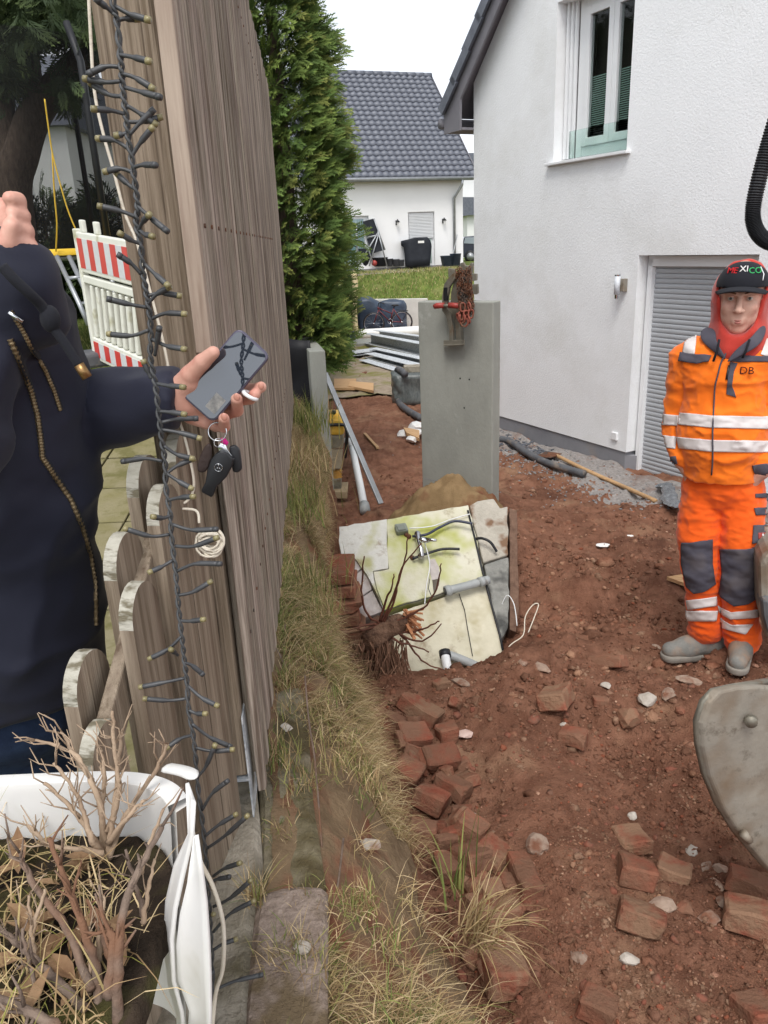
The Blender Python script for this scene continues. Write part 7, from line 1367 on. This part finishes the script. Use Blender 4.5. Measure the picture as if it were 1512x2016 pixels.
# trousers
sd_ = SDF(g3((-.3, -.22, .03), (.34, .26, 1.02), .0068)); 
sd_.cone(wj['hip'] + [0, 0, .06], wj['hip'] - [0, 0, .02], .125, .13, .04, flat=(.62, 1.15, 1))
for h_, k_, a_, sg in (('hl', 'kl', 'al', -1), ('hr', 'kr', 'ar', 1)): sd_.chain([wj[h_] + [0, 0, .02], (wj[h_] + wj[k_]) / 2 + [.01 * sg, .01, 0], wj[k_], (wj[k_] + wj[a_]) / 2 + [0, 0, 0], wj[a_] + [0, 0, -.0]], [.098, .090, .078, .074, .078], .014)
sd_.half(2, .045); tz = min(wj['al'][2], wj['ar'][2]); V, Q = sd_.mesh(); tr_ = Garment(w2w(V), Q); low = np.exp(-((tr_.V[:, 2] - .16) / .12) ** 2); tr_.V += tr_.N * (.012 * low * (fbm(tr_.V[:, 0], tr_.V[:, 1], tr_.V[:, 2] * 2.2, 11, 2, 5)))[:, None]; tr_.wrinkle(.008, 6, (1, 1, 2.0), 2).wrinkle(.005, 13, (1, 1, 1.8), 3); tr_.V = relax(tr_.V, tr_.Q, 1, .25); tr_.N = vnormals(tr_.V, tr_.Q); trs = tr_.build('trousers', M['hivis_t'], worker)
for poly in ([(1342, 1068), (1402, 1062), (1402, 1110), (1408, 1150), (1385, 1165), (1366, 1168), (1352, 1155), (1342, 1110)], [(1418, 1080), (1450, 1086), (1490, 1075), (1484, 1110), (1489, 1178), (1468, 1192), (1445, 1193), (1416, 1172), (1422, 1130)]): tr_.patch('knee_pad', poly, M['slate_cloth'], trs, .004)
for poly in ([(1352, 1182), (1410, 1174), (1410, 1192), (1354, 1200)], [(1345, 1202), (1412, 1202), (1410, 1222), (1354, 1222)], [(1412, 1192), (1440, 1205), (1492, 1200), (1492, 1215), (1440, 1219), (1413, 1205)], [(1417, 1216), (1440, 1230), (1482, 1228), (1468, 1248), (1420, 1236)]): tr_.patch('reflective_band', poly, M['band'], trs, .004)
tr_.patch('cargo_pocket', [(1482, 1032), (1520, 1030), (1520, 1066), (1480, 1070)], M['slate_cloth'], trs, .006); tr_.patch('pocket_trim', [(1486, 972), (1520, 970), (1520, 980), (1486, 980)], M['slate_cloth'], trs, .004); tr_.patch('pocket_trim', [(1484, 1000), (1520, 998), (1520, 1014), (1486, 1014)], M['slate_cloth'], trs, .004)
em = tr_.patch('red_emblem', [(1490, 1048), (1504, 1048), (1504, 1061), (1490, 1061)], M['red_paint'], trs, .009)
p = tr_.hit(1497, 1054, .013)
if p: q = MB(); q.ball(p, .004, 8, 6); q.beam(p - Vector((0, 0, .009)), p + Vector((0, 0, .009)), .003, .003, wr_); q.build('emblem_mark', M['upvc'], em or trs)
# jacket
sd_ = SDF(g3((-.4, -.24, .86), (.46, .28, 1.62), .0062)); J = wj
sd_.cone(J['hip'] + [0, .01, .0], J['belly'] + [0, .0, .02], .135, .143, .05, flat=(.72, .95, 1)).cone(J['belly'] + [0, 0, .0], J['chest'] + [0, 0, .02], .143, .14, .06, flat=(.68, 1.0, 1)); sd_.cone(J['shl'] + [.03, 0, -.005], J['shr'] - [.03, 0, .005], .082, .082, .06); sd_.cone(J['chest'] + [0, 0, .03], J['neck'] - [0, .0, .03], .12, .085, .05)
for s_, e_, w_, sg in (('shl', 'el', 'wl_', -1), ('shr', 'er', 'wr', 1)): sd_.chain([J[s_] + [0, 0, -.01], J[e_] + [-.0 * sg, 0, 0], J[w_] + [.0, -.005, .022]], [.074, .060, .05], .006)
sd_.cone(J['neck'] + [0, .06, .14], J['neck'] + [0, .02, .0], .095, .066, .012, 'sub'); sd_.half(2, J['hip'][2] + .02); V, Q = sd_.mesh(); ja = Garment(w2w(V), Q); ja.wrinkle(.010, 5.5, (1, 1, 1.7), 4).wrinkle(.006, 12, (1, 1, 1.5), 6); ja.V = relax(ja.V, ja.Q, 1, .25); ja.N = vnormals(ja.V, ja.Q); jk = ja.build('jacket', M['hivis'], worker)
for poly in ([(1338, 812), (1400, 818), (1512, 820), (1540, 820), (1540, 845), (1400, 842), (1336, 836)], [(1334, 860), (1400, 866), (1540, 868), (1540, 891), (1400, 889), (1336, 882)], [(1300, 814), (1337, 818), (1335, 838), (1300, 836)], [(1300, 856), (1333, 860), (1331, 884), (1300, 880)]): ja.patch('reflective_band', poly, M['band'], jk, .003)
ja.patch('shoulder_band', [(1350, 668), (1372, 655), (1368, 698), (1344, 696)], M['band'], jk, .003); ja.patch('shoulder_band', [(1496, 700), (1520, 640), (1560, 660), (1540, 704)], M['band'], jk, .003)
ja.patch('pocket_flap', [(1340, 694), (1402, 700), (1396, 712), (1372, 716), (1338, 710)], M['slate_cloth'], jk, .008)
ja.patch('chest_trim', [(1437, 702), (1450, 700), (1540, 702), (1540, 712), (1452, 713), (1437, 712)], M['slate_cloth'], jk, .004); ja.patch('chest_trim', [(1437, 712.5), (1453, 713.5), (1445, 730), (1441, 760), (1449, 782), (1430, 776), (1433, 740)], M['slate_cloth'], jk, .004)
ja.patch('cuff_strap', [(1312, 900), (1332, 898), (1334, 912), (1312, 916)], M['slate_cloth'], jk, .004); ja.patch('cuff_strap', [(1480, 916), (1512, 912), (1520, 940), (1484, 932)], M['slate_cloth'], jk, .004)
zp = [p for p in (ja.hit(x, y, .008) for x, y in ((1432, 690), (1427, 700), (1420, 715), (1414, 735), (1408, 760), (1406, 800), (1404, 850), (1403, 900), (1402, 935))) if p]
if len(zp) > 2: q = MB(); q.tube(smooth_path(zp, 3), .0035, 6); q.build('front_zip', M['slate_cloth'], jk, True)
zp = [p for p in (ja.hit(x, y, .006) for x, y in ((1435, 720), (1432, 735), (1430, 748))) if p]; 
if len(zp) > 1: q = MB(); q.tube(zp, .004, 6); q.build('pocket_zip', M['black_plastic'], jk, True)
p = ja.hit(1469, 730, .011)
if p: text_mesh('DB', .042, p, wr_, (0, 0, 1), pm('db', srgb(70, 24, 20), None, 3, .8), 'lettering', jk)
# collar of the jacket, open
def collar(sgn_, pts, nm):
    q = MB(); V = []
    for a_, b_ in pts: V += [lc2w(*a_), lc2w(*b_)]
    q.add(V, [(2 * i, 2 * i + 1, 2 * i + 3, 2 * i + 2) for i in range(len(pts) - 1)]); o = q.build(nm, M['slate_cloth'], jk, True); o.modifiers.new('t', 'SOLIDIFY').thickness = .01; o.modifiers.new('s', 'SUBSURF').render_levels = 2
def L_(px, py, b): return tuple(wl(px, py, b))
collar(-1, [(L_(1420, 706, .13), L_(1432, 712, .145)), (L_(1398, 690, .12), L_(1420, 690, .14)), (L_(1370, 662, .07), L_(1408, 668, .12)), (L_(1384, 638, -.02), L_(1412, 645, .05))], 'collar')
collar(1, [(L_(1428, 718, .15), L_(1434, 708, .14)), (L_(1460, 700, .145), L_(1450, 684, .14)), (L_(1500, 682, .11), L_(1480, 664, .12)), (L_(1512, 640, .0), L_(1494, 640, .04))], 'collar')
# red hooded sweater: chest piece and hood
sd_ = SDF(g3((HC[0] - .22, HC[1] - .22, 1.3), (HC[0] + .22, HC[1] + .22, HC[2] + .22), .006)); sd_.o, sd_.sc = HC, 1.08
sd_.ell(HC + [0, -.045, .012], (.107, .118, .132), .02).cone(HC + [0, -.03, -.08], J['neck'] + [0, .0, -.05], .102, .122, .03).cone(HC + [0, .03, -.13], wl(1440, 684, .06), .066, .056, .04)
sd_.ell(HC + [0, .10, -.01], (.079, .13, .118), .012, 'sub').ell(HC + [0, .105, .085], (.112, .142, .125), .01, 'sub').ell(HC + [0, -.02, .02], (.086, .1, .115), .008, 'sub'); V, Q = sd_.mesh(); ho = Garment(w2w(V), Q); ho.wrinkle(.008, 8, (1, 1, .8), 8); ho.V = relax(ho.V, ho.Q, 1, .4); ho.N = vnormals(ho.V, ho.Q); hood = ho.build('hood', M['red_cloth'], worker)
for pts in (((1416, 668, .14), (1412, 690, .15), (1404, 712, .155)), ((1476, 668, .14), (1468, 692, .15), (1462, 705, .15))): q = MB(); q.tube([lc2w(*wl(*p)) for p in pts], .005, 6); q.build('hood_cord', M['black_cloth'], hood, True)
# cap
CPc = HC + [0, .004, .064]
sd_ = SDF(g3(CPc - [.13, .15, .06], CPc + [.13, .17, .12], .0045)); sd_.ell(CPc + [0, -.012, -.005], (.101, .121, .092), .01); sd_.half(2, CPc[2] - .012); sd_.ell(CPc + [0, -.012, -.02], (.096, .116, .086), 0, 'sub'); V, Q = sd_.mesh(); V = relax(V, Q, 1, .4); cg = Garment(w2w(V), Q); cap = cg.build('cap', M['black_cloth'], worker)
q = MB(); n = 22; top = []; 
for r in range(5):
    u = r / 4
    for i in range(n + 1):
        t = math.pi * i / n; x = math.cos(t) * (.099 - .012 * u); y = .012 + math.sin(t) * (.092 + .072 * u); top.append(lc2w(*(CPc + [x, y, -.008 - .012 * u - .020 * abs(math.cos(t)) ** 2])))
q.add(top, [(r * (n + 1) + i, r * (n + 1) + i + 1, (r + 1) * (n + 1) + i + 1, (r + 1) * (n + 1) + i) for r in range(4) for i in range(n)]); o = q.build('cap_brim', M['black_cloth'], cap, True); o.modifiers.new('t', 'SOLIDIFY').thickness = .004
for txt, px, col_ in (('ME', 1443, (196, 40, 44)), ('XI', 1465, (232, 230, 226)), ('CO', 1486, (60, 170, 100))):
    p = cg.hit(px, 531 + abs(px - 1465) * .14, .003)
    if p: text_mesh(txt, .034, p, wr_ * 1 + wf * (-.5 * (px - 1465) / 22), Vector((0, 0, 1)) - wf * .35, pm('cap_' + txt, srgb(*col_), None, 3, .8), 'cap_lettering', cap, .003)
q = MB(); pts = [p for p in (cg.hit(x, y, .002) for x, y in ((1501, 552), (1503, 540), (1497, 526))) if p]
if len(pts) > 2: q.tube(pts, .002, 5); q.build('cap_piping', M['upvc'], cap, True)
# shoes
def shoe(a_, toe_dir, name='shoe'):
    d_ = np.array(toe_dir) / np.linalg.norm(toe_dir); s_ = np.array([d_[1], -d_[0], 0]); base = np.array([a_[0], a_[1], 0]); fl = float(soil_z(np.array([w2w([base])[0][0]]), np.array([w2w([base])[0][1]]), False)[0]); base[2] = fl + .012
    sd_ = SDF(g3(base - [.26, .26, .02], base + [.26, .26, .17], .0055)); P_ = lambda f_, u_, sd2=0: base + d_ * f_ + s_ * sd2 + [0, 0, u_]
    sd_.cone(P_(-.05, .05), P_(.08, .045), .045, .046, .02).cone(P_(.08, .043), P_(.165, .036), .046, .04, .03).cone(P_(-.03, .06), P_(-.02, .12), .046, .05, .03).cone(P_(.02, .085), P_(.10, .055), .036, .034, .03); sd_.half(2, base[2] - .004); V, Q = sd_.mesh(); V = relax(V, Q, 1, .4); g_ = Garment(w2w(V), Q); o = g_.build(name, M['shoe'], worker)
    sd_ = SDF(g3(base - [.26, .26, .03], base + [.26, .26, .06], .006)); sd_.cone(P_(-.05, .01), P_(.16, .008), .052, .05, .02); sd_.half(2, base[2] - .014); sd_.half(2, base[2] + .020, False); V, Q = sd_.mesh(); np_mesh('sole', w2w(V), Q, M['sole'], o, True)
    for k in range(4): q = MB(); c_ = P_(.035 + .022 * k, .112 - .016 * k); q.tube([Vector(w2w([c_ - s_ * .026])[0]), Vector(w2w([c_ + [0, 0, .008]])[0]), Vector(w2w([c_ + s_ * .026])[0])], .0028, 5); q.build('lace', M['twine'] if k == 9 else M['slate_cloth'], o, True)
shoe(wj['al'] + [0, .0, 0], (-.86, .5, 0)); shoe(wj['ar'] + [0, -.01, 0], (-.05, 1, 0))
# ================================================================ the person at the left holding a phone
def wm(px, py, y): return np.array(on_y(px, py, y))
WJ = dict(head=wm(-190, 330, 1.1), neck=wm(-130, 490, 1.1), chest=wm(-62, 680, 1.10), belly=wm(-20, 950, 1.12), hip=wm(0, 1200, 1.14), kneeL=wm(30, 1700, 1.2), kneeR=wm(-60, 1700, 1.12), shF=wm(-30, 600, 1.22), elF=wm(118, 830, 1.19), wrF=wm(338, 788, 1.13), shN=wm(-170, 620, .98), elN=wm(-110, 860, .93), wrN=wm(-15, 560, .99))
lo = np.minimum.reduce([v for v in WJ.values()]) - .25; hi = np.maximum.reduce([v for v in WJ.values()]) + .2; hi[0] = wm(545, 760, 1.12)[0]
hx0, hx1 = wm(330, 780, 1.12)[0], wm(528, 780, 1.12)[0]; hz0, hz1 = wm(420, 850, 1.12)[2], wm(420, 680, 1.12)[2]
def fineN(lo_, hi_, h, rngs):
    r = [np.arange(lo_, hi_, h)]; full = np.arange(lo_, hi_, h)
    for a_, b_, hf in rngs: full = full[(full < a_) | (full > b_)]; 
    return np.unique(np.concatenate([full] + [np.arange(a_, b_, hf) for a_, b_, hf in rngs]).round(5))
ra, rb = wm(-30, 560, .97), wm(75, 380, .97)
ax = [fineN(lo[0], hi[0], .012, [(hx0, hx1, .0022), (ra[0], rb[0], .0035)]), fineN(lo[1], hi[1], .012, [(.93, 1.045, .004), (1.06, 1.19, .0024)]), fineN(.62, hi[2], .014, [(hz0, hz1, .0022), (ra[2], rb[2], .0035)])]
sd_ = SDF(ax)
sd_.chain([WJ['hip'], WJ['belly'], WJ['chest']], [.12, .11, .11], .05).cone(WJ['chest'], WJ['neck'], .07, .05, .03).ell(WJ['head'], (.08, .1, .12), .02)
sd_.chain([WJ['shF'], WJ['elF'], WJ['wrF']], [.05, .04, .026], .02).chain([WJ['shN'], WJ['elN'], WJ['wrN']], [.05, .04, .027], .02).cone(WJ['shF'], WJ['shN'], .05, .05, .04)
sd_.chain([WJ['hip'] + [.03, .03, -.02], WJ['kneeL']], [.09, .06], .03).chain([WJ['hip'] + [-.05, -.02, -.02], WJ['kneeR']], [.09, .06], .03)
# phone hand: palm, thumb, four fingers
sd_.cone(wm(338, 788, 1.13), wm(385, 782, 1.138), .025, .027, .012).cone(wm(372, 790, 1.138), wm(425, 775, 1.142), .026, .024, .012, flat=None).cone(wm(352, 768, 1.12), wm(372, 752, 1.113), .019, .017, .01)
sd_.cone(wm(385, 815, 1.14), wm(405, 828, 1.135), .018, .013, .01)
FG = [([(352, 766, 1.118), (374, 738, 1.106), (398, 713, 1.098), (420, 694, 1.092)], [.0165, .0135, .0115, .0092]),
      ([(420, 762, 1.145), (470, 766, 1.15), (500, 768, 1.135), (514, 762, 1.112)], [.012, .0098, .0092, .0082]),
      ([(418, 780, 1.145), (462, 788, 1.15), (492, 784, 1.132), (502, 776, 1.108)], [.012, .0098, .0092, .0082]),
      ([(408, 798, 1.143), (446, 814, 1.148), (467, 808, 1.128), (466, 786, 1.098)], [.012, .0098, .0092, .0086]),
      ([(396, 812, 1.14), (424, 838, 1.14), (441, 840, 1.122), (441, 824, 1.098)], [.011, .009, .0088, .0082])]
for pts, rs in FG: sd_.chain([wm(*p) for p in pts], rs, .003)
# raised near hand, loosely closed
for k in range(4): sd_.chain([wm(2, 505 - 26 * k, .985), wm(40 - 3 * k, 500 - 31 * k, .972), wm(58 - 8 * k, 486 - 30 * k, .958), wm(38 - 6 * k, 478 - 29 * k, .946)], [.0125, .0112, .0102, .0088], .0025)
sd_.cone(wm(-15, 560, .99), wm(5, 490, .99), .027, .034, .015).cone(wm(5, 490, .99), wm(0, 440, .985), .034, .028, .015).chain([wm(-10, 515, .96), wm(15, 480, .938), wm(22, 445, .936)], [.014, .0115, .0095], .004)
V, Q = sd_.mesh(); Q = Q[:, ::-1].copy(); V = relax(V, Q, 1, .35); woman = np_mesh('person', V, Q, M['skin_b'], None, True)
tag(woman, 'person in dark navy softshell jacket at the left edge holding a phone and car keys', 'person')
WH = Garment(V, Q)
nail = pm('nail', srgb(198, 140, 122), None, 3, .25, spec=.5)
for (x, y, d), r in (((441, 821, 1.0925), .006), ((466, 782, 1.092), .006), ((514, 760, 1.105), .0055)):
    h_ = WH.hit(x, y, .0004)
    if h_: q = MB(); q.ball(h_, (r * .8, .0018, r), 10, 6); q.build('fingernail', nail, woman, True)
h_ = WH.hit(495, 779, .004)
if h_: q = MB(); torus(q, h_ + Vector((0, .007, 0)), .0105, .003, Matrix.Rotation(.6, 3, 'Y'), 1, 20, 8); q.build('ring', M['upvc'], woman, True)
# jacket
M['navy'] = pm('navy_softshell', srgb(27, 29, 44), srgb(34, 36, 52), 3, .66, .12, 300, sheen=.08, spec=.3, bdist=.001); M['denim'] = pm('denim', srgb(30, 44, 74), srgb(52, 70, 104), 30, .85, .4, 300, c3=srgb(24, 34, 58), s3=5, p3=(.5, .7), bdist=.002)
jlo = np.array([lo[0], .72, WJ['hip'][2] - .25]); jhi = np.array([WJ['wrF'][0] + .05, 1.42, WJ['neck'][2] + .12])
sd_ = SDF(g3(jlo, jhi, .0075)); jh = WJ['hip']
sd_.chain([jh + [.0, 0, -.10], jh + [.005, 0, .02], WJ['belly'], WJ['chest']], [.150, .152, .145, .150], .05).cone(WJ['shF'] + [0, 0, -.03], WJ['shN'] + [0, 0, -.03], .09, .09, .06).cone(WJ['chest'] + [0, 0, .05], WJ['neck'], .11, .075, .05)
sd_.chain([WJ['shF'], WJ['elF'] + [-.01, 0, .0], WJ['elF'] * .45 + WJ['wrF'] * .55, WJ['wrF'] + [.004, 0, 0]], [.08, .064, .054, .044], .012).chain([WJ['shN'], WJ['elN'], WJ['wrN'] - [.0, 0, .01]], [.08, .066, .046], .012)
sd_.chain([wm(10, 520, .96), wm(45, 560, .965), wm(70, 620, .985)], [.035, .04, .04], .03)      # collar and hood edge bulging at the front
sd_.half(0, WJ['wrF'][0] + .008, False); sd_.half(2, jh[2] - .135); V, Q = sd_.mesh(); Q = Q[:, ::-1].copy(); wjk = Garment(V, Q); wjk.wrinkle(.011, 3.4, (1, 1, 1.4), 12).wrinkle(.007, 7.5, (1, 1, 1.6), 14); wjk.V = relax(wjk.V, wjk.Q, 2, .35); wjk.N = vnormals(wjk.V, wjk.Q); wj_ = wjk.build('jacket', M['navy'], woman)
zipm = pm('zip_brass', srgb(116, 100, 76), srgb(150, 132, 102), 60, .4, .3, 200, metal=.6)
def zipper(pts, r, nm):
    P = [p for p in (wjk.hit(x, y, .0015) for x, y in [(a[0] + (b_[0] - a[0]) * t / 3, a[1] + (b_[1] - a[1]) * t / 3) for a, b_ in zip(pts[:-1], pts[1:]) for t in range(3)] + [pts[-1]]) if p]
    if len(P) < 3: return
    P = smooth_path(P, 9); q = MB(); q.tube(P, [r if i % 4 < 2 else r * .8 for i in range(len(P))], 6, True); q.build(nm, zipm, wj_)
    q = MB(); q.tube([p + Vector((.0, .004, 0)) for p in P], r * 1.7, 6, True, .5); q.build('zip_tape', M['black_cloth'], wj_, True)
zipper([(20, 668), (40, 722), (60, 770), (72, 815), (78, 860), (82, 900), (105, 935), (138, 985), (160, 1035), (176, 1090), (186, 1150), (187, 1230)], .0038, 'front_zip')
zipper([(22, 612), (45, 650), (65, 690), (88, 730), (105, 770), (117, 808)], .003, 'pocket_zip')
P = [Vector(wm(*p)) for p in ((5, 525, .90), (30, 552, .90), (58, 578, .905), (80, 600, .915), (96, 624, .92), (102, 645, .92))]; q = MB(); q.tube(smooth_path(P, 5), .0065, 8); cd = q.build('hood_cord', M['black_cloth'], woman, True)
q = MB(); q.ball(wm(99, 628, .92), (.012, .011, .016), 10, 8); q.build('cord_knot', M['black_cloth'], cd, True)
q = MB(); q.tube(smooth_path([Vector(wm(*p)) for p in ((104, 645, .92), (122, 668, .92), (140, 695, .92), (155, 718, .92))], 5), .0058, 8); q.build('cord_end', M['black_cloth'], cd, True)
q = MB(); q.tube([wm(155, 718, .92), wm(172, 744, .92)], .0062, 10); q.build('cord_tip', pm('brass', srgb(150, 118, 78), None, 3, .35, metal=.8), cd, True)
P = [wjk.hit(x, y, .004) for x, y in ((20, 612), (32, 622), (44, 630))]; P = [p for p in P if p]
if len(P) > 2: q = MB(); q.tube(P, .003, 6); q.build('zip_puller', M['chrome'], wj_, True)
# jeans
sd_ = SDF(g3((lo[0], .8, .56), (jh[0] + .3, 1.45, jh[2] + .02), .011)); sd_.chain([jh + [0, 0, .0], jh + [0, 0, -.14]], [.128, .128], .03).chain([jh + [.04, .03, -.05], WJ['kneeL']], [.105, .08], .03).chain([jh + [-.06, -.02, -.05], WJ['kneeR']], [.105, .08], .03); V, Q = sd_.mesh(); Q = Q[:, ::-1].copy(); je = Garment(V, Q); je.wrinkle(.004, 9, (1, 1, 1), 21); je.build('jeans', M['denim'], woman)
for x_, y_ in ((WJ['kneeL'][0], WJ['kneeL'][1]), (WJ['kneeR'][0], WJ['kneeR'][1])):
    q = MB(); q.ball((x_ + .03, y_ - .03, .615), (.055, .11, .05), 12, 8); q.build('shoe', M['black_plastic'], woman, True)
q = MB(); q.ball(WJ['head'] + np.array([-.01, .02, .03]), (.1, .12, .12), 16, 12); q.build('hair', pm('hair', srgb(72, 52, 40), srgb(96, 70, 52), 30, .7, .4, 60), woman, True)
# ---------------------------------------------------------------- phone
PA, PB_, PCc, PD = on_y(354, 779, 1.108), on_y(467, 650, 1.118), on_y(537, 695, 1.110), on_y(424, 832, 1.100)
ph0 = (PA + PB_ + PCc + PD) / 4; pu = (PB_ - PA + PCc - PD).normalized(); pv = (PD - PA + PCc - PB_); pv = (pv - pu * pv.dot(pu)).normalized(); pn = pu.cross(pv); pn = pn if pn.y < 0 else -pn; hl_ = ((PB_ - PA).length + (PCc - PD).length) / 4; hw_ = ((PD - PA).length + (PCc - PB_).length) / 4
phone = thing('smartphone', 'smartphone with dark glossy screen held in the hand of the person at the left', 'phone', ph0)
def rrect(hl, hw, r, n=5):
    P = []
    for sx, sy, a0 in ((1, 1, 0), (-1, 1, 90), (-1, -1, 180), (1, -1, 270)):
        for i in range(n + 1): a = R_(a0 + 90 * i / n); P.append((sx * (hl - r) + r * math.cos(a), sy * (hw - r) + r * math.sin(a)))
    return P
q = MB(); q.prism([ph0 + pu * a + pv * b + pn * .0035 for a, b in rrect(hl_, hw_, .011)], pn * -.0085); q.build('case', pm('phone_case', srgb(74, 70, 84), srgb(92, 88, 104), 3, .25, spec=.5, metal=.3), phone, True, bevel=.0012)
q = MB(); q.prism([ph0 + pu * a + pv * b + pn * .0046 for a, b in rrect(hl_ - .0028, hw_ - .0028, .009)], pn * -.001); q.build('screen', pm('screen_glass', srgb(44, 50, 60), None, 3, .02, spec=1.0, coat=1.0), phone)  # blue-grey base colour carries part of the sky reflection
q = MB(); q.tube([ph0 + pu * (hl_ - .007) + pn * .0045, ph0 + pu * (hl_ - .007) + pn * .0049], .0016, 10); q.build('front_camera', M['black_plastic'], phone)
q = MB(); q.prism([ph0 + pu * a + pv * b + pn * .0049 for a, b in ((-hl_ + .012, .006), (-hl_ + .038, .006), (-hl_ + .038, hw_ - .007), (-hl_ + .012, hw_ - .007))], pn * -.0002); vt = q.build('video_tile', pm('video_tile', srgb(88, 88, 86), srgb(150, 146, 140), 90, .2, spec=.5), phone)
# ---------------------------------------------------------------- keys hanging from the little finger
ks = thing('key_bunch', 'bunch of keys with black car key fob hanging from the hand with the phone', 'keys', on_y(430, 970, 1.11)); KY = 1.108
def kk(x, y, d=0): return on_y(x, y, KY + d)
q = MB(); torus(q, kk(428, 850), .0135, .0010, Matrix.Rotation(R_(80), 3, 'X'), 1, 24, 6); q.build('key_ring', M['chrome'], ks, True)
q = MB(); torus(q, kk(430, 872), .0065, .0008, Matrix.Rotation(R_(90), 3, 'X') @ Matrix.Rotation(.4, 3, 'Y'), 1, 20, 6); q.build('key_ring', M['chrome'], ks, True)
def kplate(nm, pts, d, th, mat, bev=.003, par=ks): q = MB(); q.prism([kk(x, y, d) for x, y in pts], (0, th, 0)); return q.build(nm, mat, par, True, bevel=bev, seg=3)
fob = kplate('car_key_fob', [(424, 894), (434, 888), (448, 893), (459, 904), (458, 916), (447, 938), (434, 952), (427, 958), (420, 976), (416, 980), (397, 970), (396, 965), (404, 950), (408, 925), (415, 905)], -.012, .012, M['black_plastic'], .0035)
q = MB(); c0 = kk(430, 920.5, -.0135); torus(q, c0, .0058, .0005, Matrix.Rotation(R_(90), 3, 'X'), 1, 28, 6)
for a in (90, 210, 330): q.beam(c0, c0 + Vector((math.cos(R_(a - 12)), 0, math.sin(R_(a - 12)))) * .0056, .0009, .0005, (0, 1, 0))
tag(q.build('star_emblem', M['chrome'], fob, True))
kplate('leather_fob', [(411, 872), (416, 880), (417, 900), (412, 918), (404, 930), (395, 932), (388, 928), (388, 915), (393, 898), (402, 880)], -.004, .006, pm('leather', srgb(52, 42, 40), srgb(66, 54, 50), 20, .6, .3, 60), .003)
q = MB(); q.prism([kk(x, y, -.006) for x, y in ((428, 880), (434, 873), (444, 876), (448, 886), (461, 904), (459, 907), (455, 905), (442, 892), (432, 890))], (0, .002, 0)); q.build('door_key', M['chrome'], ks, True, bevel=.0005)
kplate('remote_fob', [(450, 880), (462, 877), (471, 886), (474, 905), (476, 925), (468, 932), (458, 930), (455, 915)], .0, .01, M['black_rubber'], .003)
kplate('pink_tag', [(432, 864), (442, 862), (450, 872), (446, 878), (436, 872)], .002, .003, pm('pink', srgb(206, 40, 130), None, 3, .5), .001)
